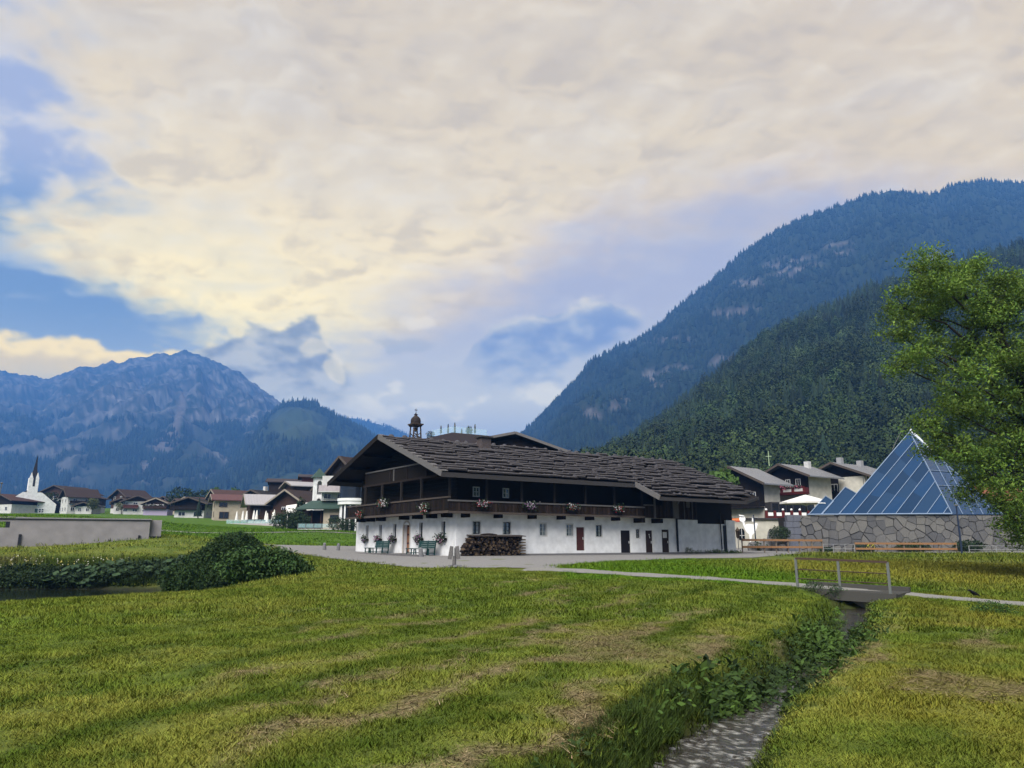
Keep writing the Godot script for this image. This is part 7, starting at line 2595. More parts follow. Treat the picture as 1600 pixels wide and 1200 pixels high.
	for i in 160:
		var x := r.randf_range(-42.0, -26.0)
		var p := gp(x, r.randf_range(-52.0, -48.5))
		yf.col = Color(0.42, 0.36, 0.10) if r.randf() < 0.6 else Color(0.5, 0.48, 0.40)
		for k in 3:
			leaf(yf, p + Vector3(r.randfn() * 0.05, r.randf_range(0.45, 0.75), r.randfn() * 0.05), 0.055, r)
	tag(part(self, "bank_flowers", yf, M.petal), "small yellow and white wildflowers on the far bank", "wildflowers", "", "stuff")
	# ---- plants along the stream
	var sw := [[], [], []]
	var sc := [[], [], []]
	var weeds := [spray_mesh(r, 10, 0.24), spray_mesh(r, 12, 0.16), tuft_mesh(r, 30, 0.16, 0.22, 0.55, 0.009, 0.4, 0.5)]
	for i in 9000:
		var k := r.randf_range(0.0, float(STREAM.size()) - 2.35)
		var seg := int(k)
		var p: Vector2 = STREAM[seg].lerp(STREAM[seg + 1], k - seg)
		var d: Vector2 = (STREAM[seg + 1] - STREAM[seg]).normalized()
		var nrm := Vector2(-d.y, d.x)
		var up := -p.y
		var off := r.randfn() * 0.42
		# open water in the foreground, overgrown further up
		var open := 1.0 - sm(9.0, 11.0, up)
		off = (1.0 if r.randf() < 0.5 else -1.0) * (lerpf(0.14, 0.55, open) + absf(r.randfn()) * lerpf(0.24, 0.13, open))
		if absf(off) > 1.3:
			continue
		var q := p + nrm * off
		if open > 0.5 and off > 0.0 and r.randf() < 0.85:
			continue
		var lush := 0.5 + 0.9 * gn1.get_noise_2d(up * 0.8, 3.0 + (0.0 if off > 0.0 else 20.0))
		if up > 15.0:
			lush += 0.25
		var y := hgt(q.x, q.y)
		var which := 2 if r.randf() < 0.25 + 0.7 * open else r.randi() % 2
		var s := r.randf_range(0.55, 1.1) * (0.6 + 0.6 * lush) * (1.0 - 0.45 * open) * (1.0 - 0.62 * sm(15.0, 24.0, up)) * (1.0 - 0.22 * sm(10.0, 12.0, up))
		var c := Color(0.020, 0.038, 0.012).lerp(Color(0.060, 0.112, 0.018), clampf(lush * 0.7 + r.randfn() * 0.3, 0.0, 1.0))
		if up > 21.5:
			c = c.lerp(Color(0.085, 0.16, 0.022), 0.55)
		if which == 2:
			c = c.lerp(Color(0.060, 0.095, 0.014), 0.6)
		sw[which].append(Transform3D(Basis(Vector3.UP, r.randf() * TAU).scaled(Vector3.ONE * s * (0.36 if which < 2 else 0.66)), Vector3(q.x, y + (r.randf_range(0.0, 0.50) * s * sm(1.2, 0.3, absf(off)) if which < 2 else -0.02), q.y)))
		sc[which].append(c * r.randf_range(0.65, 1.3))
	var swn := Node3D.new()
	swn.name = numbered("stream_plants")
	add_child(swn)
	tag(swn, "overgrown weeds and grasses along both banks of the stream", "weeds", "", "stuff")
	for k in 3:
		scatter(swn, "weed_clumps", weeds[k], M.tint_leaf, sw[k], sc[k])
	# two leafy plants by the bridge and in the meadow
	bush("bright green leafy herb at the stream below the footbridge", gp(10.9, -25.4), [[-0.5, -0.1, 0.4, 0.5, 0.35], [-0.8, -0.1, 1.0, 0.5, 0.3], [0.1, -0.2, 1.2, 0.45, 0.25]], Color(0.085, 0.165, 0.024), [spray_mesh(r, 7, 0.34)], 420, r)
	bush("dark climbing plant hanging over the footbridge's left end", gp(10.6, -27.6), [[0.3, 0.05, 0.0, 0.34, 0.22], [0.9, 0.0, 0.5, 0.3, 0.18]], Color(0.03, 0.06, 0.02), sprays, 120, r)
	bush("low dark tuft of herbs alone in the grass right of the stream", gp(12.6, -20.3), [[0, 0.1, 0, 0.42, 0.2], [0.4, 0.08, 0.1, 0.3, 0.15]], Color(0.045, 0.09, 0.02), sprays, 130, r)
	# weeds at the farmhouse's foot
	bush("weedy clump at the farmhouse wall beside the drainpipe", farm_point(23.6, 0, 0.35), [[0, 0.2, 0, 0.4, 0.35], [0.8, 0.1, 0, 0.4, 0.15]], Color(0.06, 0.09, 0.02), sprays, 120, r)
	bush("strip of weeds along the foot of the farmhouse's right end", farm_point(27.2, 0, 0.35), [[-1.4, 0.06, 0, 0.8, 0.12], [0, 0.06, 0, 0.9, 0.14], [1.4, 0.06, 0, 0.8, 0.12]], Color(0.055, 0.10, 0.02), sprays, 160, r)
	big_tree(r)


func bush(label: String, at: Vector3, lobes: Array, tone: Color, meshes: Array, n: int, r: RandomNumberGenerator) -> void:
	var t := thing("shrub", label, "shrub", at)
	var st := MB.new()
	for l in lobes:
		st.tube(Vector3(l[0] * 0.2, -0.3, l[2] * 0.2), Vector3(l[0], l[1], l[2]), 0.02 * l[3] + 0.01, 0.01, 5)
	part(t, "stems", st, M.bark)
	var w := []
	var c := []
	for k in meshes.size():
		w.append([])
		c.append([])
	var total := 0.0
	for l in lobes:
		total += l[3] * l[4]
	for l in lobes:
		for i in int(n * l[3] * l[4] / total):
			var d := Vector3(r.randfn(), r.randfn() + 0.15, r.randfn()).normalized()
			var rr := pow(r.randf(), 0.22) * (1.0 + 0.16 * hn.get_noise_3d(d.x * 6.0 + l[0], d.y * 6.0, d.z * 6.0))
			var p := Vector3(l[0] + d.x * l[3] * rr, l[1] + d.y * l[4] * rr, l[2] + d.z * l[3] * 0.85 * rr)
			if p.y < -0.5:
				continue
			var k := r.randi() % meshes.size()
			var s: float = r.randf_range(0.24, 0.46) * clampf(l[3], 0.45, 1.0)
			w[k].append(Transform3D(Basis.from_euler(Vector3(r.randf_range(-0.7, 0.7), r.randf() * TAU, r.randf_range(-0.7, 0.7))).scaled(Vector3.ONE * s), p))
			var g := r.randf_range(0.65, 1.35)
			c[k].append(Color(tone.r * g * r.randf_range(0.9, 1.15), tone.g * g, tone.b * g))
	for k in meshes.size():
		scatter(t, "foliage", meshes[k], M.tint_leaf, w[k], c[k])


func big_tree(r: RandomNumberGenerator) -> void:
	var base := gp(28.65, -40.0)
	var t := thing("broadleaf_tree", "tall broadleaf tree with bright green leaf tiers at the right edge", "tree", base)
	var trunk := MB.new()
	var path := [Vector3(0, -0.4, 0), Vector3(-0.05, 2.5, 0), Vector3(0.1, 5.0, 0.1), Vector3(-0.15, 8.0, 0), Vector3(-0.5, 11.0, 0.1), Vector3(-1.2, 13.6, 0), Vector3(-2.2, 15.8, 0)]
	for i in path.size() - 1:
		trunk.tube(path[i], path[i + 1], 0.36 * (1.0 - i / 7.0) + 0.04, 0.36 * (1.0 - (i + 1) / 7.0) + 0.04, 10, false)
	part(t, "trunk", trunk, M.bark)
	var clumps := [[-3.90, 17.02, 0.0, 1.90], [-2.33, 16.50, -1.6, 1.80], [-5.46, 15.97, 1.2, 1.70], [-0.77, 15.97, 0.6, 2.00], [-6.51, 14.65, 0.4, 1.30], [-4.59, 14.93, -1.4, 1.60], [-2.85, 14.58, 1.6, 1.50], [-0.94, 13.89, -1.0, 1.50], [0.97, 15.63, 0.0, 2.20], [-6.96, 13.36, 0.0, 0.90], [-5.99, 11.80, 1.2, 1.20], [-7.10, 11.28, 0.4, 0.80], [-3.90, 12.15, -0.8, 1.60], [-2.16, 11.45, 1.4, 1.70], [-0.42, 11.80, 0.0, 1.90], [1.32, 10.41, 0.0, 2.30], [-4.59, 10.41, 1.8, 1.20], [-2.85, 9.36, -1.0, 1.70], [-0.94, 9.01, 1.2, 1.80], [-4.59, 8.67, 0.8, 1.40], [-5.81, 8.04, 0.0, 1.00], [-3.55, 7.27, -1.6, 1.70], [-1.81, 6.93, 1.6, 1.80], [-0.07, 6.93, 0.0, 2.00], [-4.94, 6.40, 1.2, 1.00], [-3.20, 5.36, 1.0, 1.40], [-1.46, 4.84, -1.4, 1.60], [0.28, 4.49, 0.6, 2.00], [-2.51, 3.79, 2.0, 1.30], [-3.90, 4.42, 0.0, 0.80], [-0.94, 3.27, 0.8, 1.40], [-2.85, 2.92, 1.4, 0.90], [-1.81, 2.23, 0.4, 0.90], [2.71, 13.19, 0.0, 2.40], [3.06, 8.32, 0.0, 2.60]]
	var sprays := [spray_mesh(r, 11, 0.20), spray_mesh(r, 12, 0.18), spray_mesh(r, 10, 0.22)]
	var w := [[], [], []]
	var c := [[], [], []]
	for q in clumps:
		var o := Vector3(q[0], q[1], q[2])
		# a limb from the trunk, sagging outwards, with twigs
		var y0: float = clampf(q[1] - 1.2 - 0.45 * absf(q[0]), 2.2, 13.0)
		var k0 := 0
		while k0 < path.size() - 2 and path[k0 + 1].y < y0:
			k0 += 1
		var s: Vector3 = path[k0].lerp(path[k0 + 1], clampf((y0 - path[k0].y) / (path[k0 + 1].y - path[k0].y), 0.0, 1.0))
		var lb := MB.new()
		var prev := s
		var rad := 0.05 + 0.03 * s.distance_to(o) * 0.3
		for j in 6:
			var f := (j + 1) / 6.0
			var p := s.lerp(o, f) + Vector3(0, sin(f * PI) * 0.35, 0) + Vector3(r.randfn(), r.randfn(), r.randfn()) * 0.12 * sin(f * PI)
			lb.tube(prev, p, rad * (1.05 - f * 0.8) + 0.012, rad * (1.05 - (f + 0.16) * 0.8) + 0.012, 6, false)
			prev = p
		for j in 7:
			var d: Vector3 = Vector3(r.randfn(), r.randfn() * 0.6 + 0.2, r.randfn()).normalized() * q[3] * 0.85
			lb.tube(o, o + d * 0.5 + Vector3(0, 0.1, 0), 0.03, 0.018, 5, false)
			lb.tube(o + d * 0.5 + Vector3(0, 0.1, 0), o + d, 0.018, 0.006, 4, false)
		part(t, "branch", lb, M.bark)
		# tiers of leaf sprays round the twigs, flattened, with gaps
		var n := int(270.0 * q[3] * q[3] * 0.40)
		var subs := []
		for j in int(7 + q[3] * 5):
			var d: Vector3 = Vector3(r.randfn(), r.randfn() * 0.65, r.randfn()).normalized() * q[3] * pow(r.randf(), 0.45)
			subs.append([o + d, r.randf_range(0.32, 0.62), r.randf_range(0.7, 1.35)])
		for i in n:
			var sb: Array = subs[r.randi() % subs.size()]
			var p: Vector3 = sb[0] + Vector3(r.randfn(), r.randfn() * 0.42, r.randfn()) * sb[1] * 0.75
			var k := r.randi() % 3
			var g: float = sb[2] * r.randf_range(0.75, 1.25)
			w[k].append(Transform3D(Basis.from_euler(Vector3(r.randf_range(-0.5, 0.5), r.randf() * TAU, r.randf_range(-0.5, 0.5))).scaled(Vector3.ONE * r.randf_range(0.34, 0.52)), p))
			c[k].append(Color(0.098 * g * r.randf_range(0.9, 1.2), 0.168 * g, 0.026 * g))
	for k in 3:
		scatter(t, "leaves", sprays[k], M.tree_leaf, w[k], c[k])


func _ready() -> void:
	rng.seed = 20240711
	# camera
	var cam := Camera3D.new()
	cam.name = "camera"
	add_child(cam)
	cam.position = Vector3(0, 1.65, 0)
	cam.rotation.x = atan2(248.0, 1150.0)
	cam.fov = rad_to_deg(2.0 * atan2(600.0, 1150.0))
	cam.near = 0.1
	cam.far = 12000.0
	cam.current = true
	# sky, air and exposure
	var sky := Sky.new()
	var pano := PanoramaSkyMaterial.new()
	pano.panorama = ImageTexture.create_from_image(make_sky())
	sky.sky_material = pano
	var env := Environment.new()
	env.background_mode = Environment.BG_SKY
	env.sky = sky
	env.tonemap_mode = Environment.TONE_MAPPER_LINEAR
	env.tonemap_exposure = EXPOSURE
	env.fog_enabled = true
	env.fog_density = FOG
	env.fog_light_color = Color(0.37, 0.63, 1.0)
	env.sdfgi_enabled = true
	env.ssao_enabled = true
	env.ssil_enabled = true
	var we := WorldEnvironment.new()
	we.name = "environment"
	we.environment = env
	add_child(we)
	# sun behind thick evening cloud
	var sun := DirectionalLight3D.new()
	sun.name = "sun"
	sun.light_energy = 0.5
	sun.light_color = Color(1.0, 0.985, 0.96)
	sun.light_angular_distance = 45.0
	sun.shadow_enabled = true
	add_child(sun)
	sun.look_at_from_position(Vector3.ZERO, Vector3(0.25, -0.72, -0.64))
	make_materials()
	solve_survey()
	build_ground()
	build_mountains()
	build_farmhouse()
	build_farm_things()
	build_right()
	build_pyramid()
	build_right_details()
	build_left()
	build_ways()
	build_plants()
	build_grass()


# planked timber: grain drawn out along the boards
func wood(called: String, c: Color) -> void:
	var m := mat(called, c, 0.85, "grain", 1.0, 0.6)
	m.uv1_scale = Vector3(1.6, 0.9, 1.6)


func make_materials() -> void:
	tex.soft = noise_tex(0.012, 0.72, 1.0, 3)
	tex.fine = noise_tex(0.05, 0.70, 1.0, 4)
	tex.fine_n = noise_tex(0.05, 0, 1, 4, 4, 512, FastNoiseLite.TYPE_SIMPLEX_SMOOTH, true, 6.0)
	tex.speck = noise_tex(0.16, 0.55, 1.0, 6, 3)
	tex.speck_n = noise_tex(0.16, 0, 1, 6, 3, 512, FastNoiseLite.TYPE_SIMPLEX_SMOOTH, true, 8.0)
	tex.grain = noise_tex(0.03, 0.55, 1.0, 8, 5)
	tex.grain_n = noise_tex(0.03, 0, 1, 8, 5, 512, FastNoiseLite.TYPE_SIMPLEX_SMOOTH, true, 8.0)
	tex.stain = noise_tex(0.010, 0.87, 1.0, 9, 6)
	vmat("turf", 0.95, "speck", 1.3, 0.8)
	vmat("mountain", 0.95, "speck", 90.0, 0.0)
	vmat("needles", 0.9)
	M.needles.albedo_color = lin(0.013, 0.024, 0.014)
	vmat("far_needles", 0.9)
	M.far_needles.albedo_color = lin(0.013, 0.023, 0.014)
	vmat("broad_leaf", 0.85)
	M.broad_leaf.albedo_color = lin(0.023, 0.039, 0.014)
	var tint := vmat("tint_leaf", 0.75)
	tint.backlight_enabled = true
	tint.backlight = Color(0.5, 0.5, 0.5)
	var tl := vmat("tree_leaf", 0.65)
	tl.backlight_enabled = true
	tl.backlight = Color(0.75, 0.75, 0.75)
	var bl := vmat("blade", 0.8)
	bl.backlight_enabled = true
	bl.backlight = Color(0.45, 0.45, 0.45)
	bl.metallic_specular = 0.12
	mat("burr_a", lin(0.028, 0.056, 0.020), 0.6)
	mat("burr_b", lin(0.020, 0.042, 0.016), 0.6)
	vmat("dark_leaf", 0.85)
	M.dark_leaf.albedo_color = lin(0.022, 0.040, 0.018)
	vmat("mid_leaf", 0.85)
	M.mid_leaf.albedo_color = lin(0.050, 0.095, 0.022)
	vmat("olive_leaf", 0.85)
	M.olive_leaf.albedo_color = lin(0.070, 0.085, 0.030)
	mat("bark", lin(0.055, 0.047, 0.040), 0.95, "grain", 0.5, 1.0)
	mat("gravel", lin(0.36, 0.35, 0.34), 0.95, "speck", 1.0, 0.5)
	mat("path_gravel", lin(0.38, 0.37, 0.34), 0.95, "speck", 0.8, 0.6)
	mat("old_concrete", lin(0.105, 0.102, 0.092), 0.95, "speck", 0.9, 0.6)
	mat("pale_concrete", lin(0.42, 0.42, 0.40), 0.95, "speck", 0.9, 0.4)
	mat("galvanised", lin(0.16, 0.175, 0.165), 0.6, "fine", 0.3)
	mat("rusty", lin(0.085, 0.055, 0.040), 0.8, "fine", 0.2)
	mat("feather", lin(0.010, 0.010, 0.012), 0.5)
	var po := mat("pond", lin(0.012, 0.018, 0.012), 0.06)
	po.metallic_specular = 0.5
	po.normal_enabled = true
	po.normal_texture = tex.fine_n
	po.normal_scale = 0.06
	po.uv1_triplanar = true
	po.uv1_scale = Vector3.ONE * 0.35
	var sr := vmat("stream", 0.06)
	sr.metallic_specular = 1.0
	sr.normal_enabled = true
	sr.normal_texture = tex.fine_n
	sr.normal_scale = 1.0
	sr.uv1_triplanar = true
	sr.uv1_scale = Vector3(1.1, 1.0, 1.1)
	mat("wet_pebble", lin(0.075, 0.070, 0.062), 0.25, "speck", 0.2)
	mat("white_frame", lin(0.62, 0.62, 0.62), 0.6)
	mat("brown_frame", lin(0.10, 0.07, 0.055), 0.6)
	mat("far_pane", lin(0.012, 0.014, 0.018), 0.12)
	M.far_pane.metallic_specular = 0.6
	mat("render_white", lin(0.56, 0.555, 0.54), 0.9, "stain", 6.0)
	mat("render_bright", lin(0.80, 0.80, 0.80), 0.9, "stain", 6.0)
	mat("render_cream", lin(0.56, 0.53, 0.46), 0.9, "stain", 6.0)
	mat("render_beige", lin(0.42, 0.36, 0.28), 0.9, "stain", 6.0)
	mat("render_lilac", lin(0.34, 0.29, 0.40), 0.9)
	mat("render_pinkish", lin(0.45, 0.40, 0.42), 0.9, "stain", 6.0)
	mat("beige_render", lin(0.26, 0.245, 0.25), 0.95, "stain", 7.0)
	mat("canvas", lin(0.66, 0.64, 0.60), 0.9)
	mat("slate_cloth", lin(0.06, 0.065, 0.07), 0.9)
	mat("roof_brown", lin(0.056, 0.038, 0.034), 0.85, "grain", 1.5)
	mat("roof_redbrown", lin(0.095, 0.052, 0.045), 0.85, "grain", 1.5)
	mat("roof_violet", lin(0.075, 0.062, 0.068), 0.85, "grain", 1.5)
	mat("roof_dark", lin(0.030, 0.027, 0.028), 0.8, "grain", 1.5)
	mat("roof_redmetal", lin(0.105, 0.048, 0.047), 0.6, "stain", 3.0)
	mat("metal_roof", lin(0.30, 0.30, 0.31), 0.38, "stain", 2.5)
	M.metal_roof.metallic = 0.45
	mat("pale_metal", lin(0.40, 0.38, 0.39), 0.5, "stain", 2.5)
	M.pale_metal.metallic = 0.2
	mat("orange_tile", lin(0.42, 0.15, 0.085), 0.85, "speck", 0.9, 0.8)
	mat("copper_green", lin(0.042, 0.075, 0.062), 0.6, "stain", 3.0)
	mat("pale_green_metal", lin(0.35, 0.45, 0.28), 0.5)
	mat("grey_metal_pale", lin(0.26, 0.26, 0.27), 0.5)
	mat("navy_metal", lin(0.018, 0.028, 0.055), 0.5)
	mat("white_paint", lin(0.80, 0.80, 0.80), 0.6)
	mat("orange_paint", lin(0.62, 0.20, 0.07), 0.6)
	mat("red_paint_bright", lin(0.42, 0.05, 0.035), 0.6)
	mat("yellow_paint", lin(0.45, 0.42, 0.06), 0.5)
	mat("green_slate", lin(0.055, 0.095, 0.085), 0.7)
	wood("brown_wood", lin(0.085, 0.048, 0.035))
	wood("brown_dark", lin(0.040, 0.030, 0.028))
	wood("red_brown", lin(0.12, 0.040, 0.032))
	wood("red_wood", lin(0.17, 0.026, 0.024))
	wood("pale_wood", lin(0.42, 0.36, 0.30))
	wood("orange_wood", lin(0.44, 0.235, 0.115))
	wood("post_wood", lin(0.30, 0.25, 0.20))
	mat("quarry_a", lin(0.30, 0.292, 0.285), 0.95, "speck", 1.3, 1.0)
	mat("quarry_b", lin(0.25, 0.247, 0.25), 0.95, "speck", 1.5, 1.0)
	mat("quarry_c", lin(0.34, 0.328, 0.31), 0.95, "speck", 1.1, 1.0)
	mat("quarry_d", lin(0.21, 0.21, 0.22), 0.95, "speck", 1.4, 1.0)
	mat("blue_stone", lin(0.24, 0.255, 0.31), 0.95, "speck", 1.2, 0.8)
	mat("dark_joint", lin(0.028, 0.026, 0.025), 0.95)
	mat("blue_glass", lin(0.014, 0.042, 0.100), 0.10)
	mat("blue_glass_b", lin(0.017, 0.042, 0.090), 0.16)
	mat("blue_glass_c", lin(0.012, 0.032, 0.072), 0.22)
	for k in ["blue_glass", "blue_glass_b", "blue_glass_c"]:
		M[k].metallic_specular = 0.24
	mat("white_bar", lin(0.19, 0.25, 0.35), 0.5)
	mat("white_sail", lin(0.55, 0.58, 0.62), 0.5)
	var tg := mat("teal_glass", Color(0.72, 0.86, 0.88, 0.22), 0.05)
	tg.transparency = BaseMaterial3D.TRANSPARENCY_ALPHA
	mat("limewash", lin(0.80, 0.80, 0.80), 0.9, "stain", 5.0, 0.0)
	mat("bright_lime", lin(0.84, 0.83, 0.81), 0.9, "fine", 1.5)
	mat("stone_grey", lin(0.34, 0.33, 0.33), 0.9, "speck", 1.2, 0.6)
	mat("cream_stone", lin(0.62, 0.56, 0.48), 0.9, "fine", 1.0)
	mat("granite", lin(0.30, 0.30, 0.31), 0.9, "speck", 0.7, 0.8)
	mat("black_wood", lin(0.014, 0.011, 0.012), 0.6, "fine", 0.8)
	mat("pale_frame", lin(0.42, 0.42, 0.42), 0.6)
	mat("red_paint", lin(0.095, 0.030, 0.026), 0.6, "fine", 1.0)
	mat("door_wood", lin(0.045, 0.026, 0.020), 0.6, "fine", 0.6)
	mat("red_door", lin(0.085, 0.022, 0.016), 0.55, "fine", 0.6)
	mat("door_panel", lin(0.36, 0.17, 0.09), 0.55, "fine", 0.5)
	mat("paper", lin(0.62, 0.60, 0.58), 0.8)
	mat("bright_metal", lin(0.55, 0.55, 0.55), 0.4)
	mat("grey_metal", lin(0.12, 0.12, 0.125), 0.5)
	mat("black_metal", lin(0.018, 0.02, 0.026), 0.45)
	mat("bronze", lin(0.06, 0.045, 0.03), 0.45)
	M.bronze.metallic = 0.8
	mat("curtain", lin(0.55, 0.54, 0.53), 0.9, "fine", 0.3)
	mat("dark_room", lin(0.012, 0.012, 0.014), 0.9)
	var pane := mat("pane", Color(0.6, 0.7, 0.75, 0.12), 0.05)
	pane.transparency = BaseMaterial3D.TRANSPARENCY_ALPHA
	pane.metallic_specular = 0.5
	wood("old_wood", lin(0.019, 0.014, 0.012))
	wood("balcony_wood", lin(0.036, 0.024, 0.019))
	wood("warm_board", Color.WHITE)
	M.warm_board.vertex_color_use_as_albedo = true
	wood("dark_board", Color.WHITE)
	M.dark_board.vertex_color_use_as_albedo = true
	wood("grey_wood", lin(0.21, 0.20, 0.20))
	wood("brown_grey_wood", lin(0.13, 0.105, 0.09))
	wood("dark_grey_wood", lin(0.075, 0.070, 0.072))
	wood("post_dark", lin(0.040, 0.034, 0.032))
	wood("turret_wood", lin(0.085, 0.065, 0.055))
	mat("turret_shingle", lin(0.062, 0.050, 0.048), 0.9, "speck", 0.4, 1.0)
	mat("shingle_a", lin(0.050, 0.044, 0.045), 0.9, "grain", 1.1, 0.7)
	mat("shingle_b", lin(0.036, 0.031, 0.032), 0.9, "grain", 1.3, 0.7)
	mat("shingle_c", lin(0.066, 0.058, 0.060), 0.9, "grain", 1.0, 0.7)
	mat("grey_pole", lin(0.150, 0.138, 0.145), 0.9, "grain", 0.8, 0.6)
	mat("roof_stone", lin(0.15, 0.145, 0.16), 0.95, "speck", 0.7, 0.9)
	mat("chimney", lin(0.17, 0.14, 0.14), 0.9, "speck", 0.9, 0.8)
	mat("bench_green", lin(0.016, 0.060, 0.056), 0.55, "fine", 0.9)
	vmat("box_leaf", 0.8)
	M.box_leaf.albedo_color = lin(0.030, 0.050, 0.022)
	vmat("petal", 0.8)
	mat("log_0", lin(0.055, 0.037, 0.028), 0.9, "speck", 0.3)
	mat("log_1", lin(0.022, 0.016, 0.013), 0.9, "speck", 0.3)
	mat("log_2", lin(0.17, 0.12, 0.075), 0.9, "speck", 0.3)


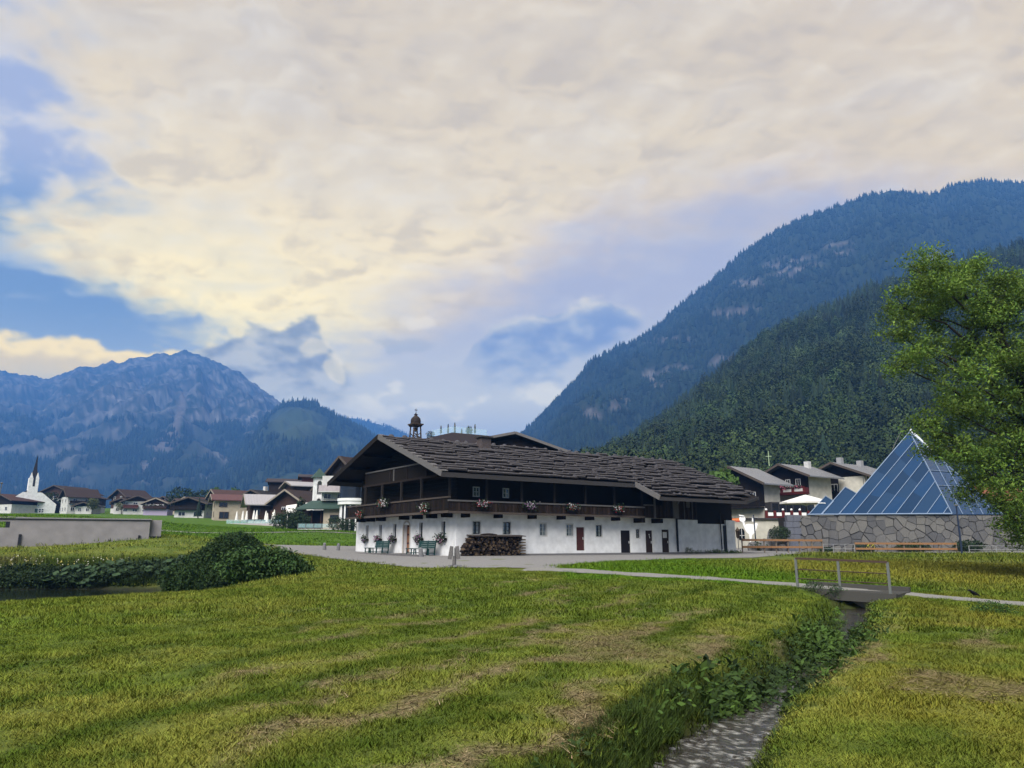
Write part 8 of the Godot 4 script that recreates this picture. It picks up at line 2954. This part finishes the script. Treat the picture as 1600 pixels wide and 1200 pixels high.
func build_mountains() -> void:
	var left := make_range([[-90.0, 8.0, 5000.0], [-43.05, 8.96, 5000.0], [-39.43, 10.44, 4900.0], [-35.52, 10.66, 4900.0], [-34.47, 10.58, 4800.0], [-32.85, 10.52, 4700.0], [-31.98, 11.01, 4600.0], [-30.92, 11.65, 4500.0], [-30.34, 11.63, 4450.0], [-29.22, 12.11, 4400.0], [-28.63, 12.09, 4350.0], [-27.66, 12.55, 4300.0], [-26.47, 13.0, 4250.0], [-25.63, 12.95, 4200.0], [-24.73, 13.36, 4150.0], [-23.73, 13.19, 4100.0], [-22.82, 12.77, 4050.0], [-21.92, 12.57, 4000.0], [-21.0, 12.23, 3900.0], [-20.04, 11.55, 3800.0], [-18.86, 10.87, 3700.0], [-17.65, 9.99, 3600.0], [-15.7, 8.46, 3500.0], [-13.73, 6.76, 3400.0], [-11.74, 4.88, 3300.0], [-8.0, 2.0, 3300.0]], 0.34, 1.35, 170.0, 20.0, 101)
	build_range("mountain", "bare grey alpine mountain hazy on the left", left, -64.0, -8.0, 420, 120, paint_left, M.mountain)
	var knoll := make_range([[-30.0, 1.0, 2700.0], [-26.09, 2.5, 2700.0], [-23.37, 4.13, 2700.0], [-21.4, 6.02, 2700.0], [-19.35, 8.2, 2650.0], [-18.3, 9.44, 2620.0], [-17.56, 10.0, 2600.0], [-16.51, 10.34, 2600.0], [-15.33, 10.26, 2600.0], [-14.35, 9.58, 2600.0], [-12.88, 8.86, 2600.0], [-11.4, 8.23, 2600.0], [-9.42, 7.1, 2600.0], [-6.92, 5.19, 2600.0], [-3.94, 3.51, 2600.0], [2.0, 1.0, 2600.0]], 0.42, 1.15, 90.0, 18.0, 111)
	build_range("mountain", "wooded knoll with an alpine pasture below its top", knoll, -30.0, 2.0, 200, 70, paint_knoll, M.mountain)
	var back := make_range([[-22.0, 3.0, 4700.0], [-19.19, 5.87, 4700.0], [-16.13, 7.87, 4700.0], [-13.62, 9.27, 4700.0], [-11.93, 9.18, 4700.0], [-9.97, 8.75, 4700.0], [-7.98, 8.01, 4700.0], [-5.49, 7.17, 4700.0], [-1.99, 5.96, 4700.0], [2.47, 4.24, 4700.0], [8.0, 2.0, 4700.0]], 0.6, 1.1, 120.0, 20.0, 121)
	build_range("mountain", "farthest low ridge behind the farmhouse roof", back, -22.0, 8.0, 160, 50, paint_far, M.mountain)
	var right := make_range([[-9.0, 0.4, 2300.0], [-4.91, 2.78, 2300.0], [-1.99, 5.47, 2300.0], [0.75, 8.09, 2250.0], [2.52, 9.67, 2250.0], [5.09, 12.22, 2200.0], [6.38, 13.73, 2200.0], [7.41, 14.2, 2200.0], [9.45, 14.91, 2200.0], [11.25, 16.1, 2200.0], [13.3, 17.53, 2200.0], [15.35, 18.95, 2200.0], [17.91, 20.83, 2200.0], [20.4, 22.15, 2200.0], [22.8, 22.91, 2200.0], [25.12, 23.42, 2200.0], [27.36, 23.76, 2200.0], [29.47, 23.56, 2200.0], [31.46, 23.01, 2250.0], [32.05, 22.96, 2300.0], [33.47, 23.3, 2400.0], [34.98, 23.09, 2450.0], [37.07, 22.31, 2450.0], [40.31, 21.06, 2450.0], [45.75, 17.59, 2400.0], [52.03, 12.36, 2300.0], [64.0, 8.0, 2300.0]], 0.36, 1.12, 110.0, 14.0, 131)
	build_range("mountain", "steep forested mountain with pale cliffs on the right", right, -9.0, 60.0, 460, 130, paint_right, M.mountain)
	var near := make_range([[2.0, 1.5, 660.0], [4.5, 3.6, 690.0], [6.43, 5.2, 700.0], [7.92, 6.0, 720.0], [9.92, 7.1, 740.0], [12.42, 8.9, 760.0], [14.91, 10.7, 780.0], [17.39, 12.5, 800.0], [19.82, 14.1, 820.0], [22.19, 15.2, 840.0], [24.48, 16.1, 850.0], [26.71, 16.9, 860.0], [28.84, 17.3, 870.0], [30.9, 17.6, 880.0], [33.64, 17.9, 890.0], [36.59, 18.1, 900.0], [43.02, 17.6, 900.0], [50.45, 15.0, 880.0], [62.0, 10.0, 850.0]], 0.27, 1.0, 26.0, 3.0, 141)
	build_range("hill", "dark wooded hillside close behind the right hotel", near, 2.0, 62.0, 240, 90, paint_near, M.mountain)

	var r := RandomNumberGenerator.new()
	r.seed = 77
	var sp := [spruce_mesh(r, 9, 7), spruce_mesh(r, 10, 8)]
	var lf := [leafy_mesh(r, 16, 60, 0.017), leafy_mesh(r, 20, 54, 0.017)]
	var lo := spruce_mesh(r, 5, 5)
	forest("forest", "dense mixed forest of spruce and broadleaf trees on the near hillside", near, 3.0, 52.0, 7000, [sp[0], sp[1], lf[0], lf[1]], [M.needles, M.needles, M.broad_leaf, M.broad_leaf], 15.0, 25.0,
		func(a, t, p):
			var n: float = pn1.get_noise_3d(p.x, p.y, p.z) + 0.35 - t * 0.55
			return (2 + rng.randi() % 2) if n + rng.randfn() * 0.16 > 0.08 else rng.randi() % 2, 0.0, 1.03)
	forest("forest", "spruce forest on the steep right mountain", right, -8.0, 45.0, 24000, [lo], [M.far_needles], 10.0, 20.0,
		func(a, t, p): return -1 if rock_right(a, t, p) > 0.25 else 0, 0.12, 1.01)
	forest("forest", "spruce forest around the pasture on the knoll", knoll, -27.0, -3.0, 7000, [lo], [M.far_needles], 14.0, 26.0,
		func(a, t, p): return -1 if meadow_patch(a, el(p), 0.0) > 0.3 else 0, 0.3, 1.01)
	forest("forest", "dark forest covering the lower slopes of the bare left mountain", left, -44.0, -14.0, 26000, [lo], [M.far_needles], 16.0, 26.0,
		func(a, t, p): return -1 if el(p) > 8.5 or pn1.get_noise_3d(p.x * 0.4, p.y * 0.8, p.z * 0.4) > 0.12 + (4.0 - el(p)) * 0.06 else 0, 0.02, 0.72)
	forest("forest", "thin line of trees on the farthest ridge", back, -16.0, 3.0, 2500, [lo], [M.far_needles], 15.0, 28.0,
		func(a, t, p): return 0 if pn1.get_noise_2d(p.x * 0.5, p.z * 0.5) > -0.1 else -1, 0.85, 1.01)
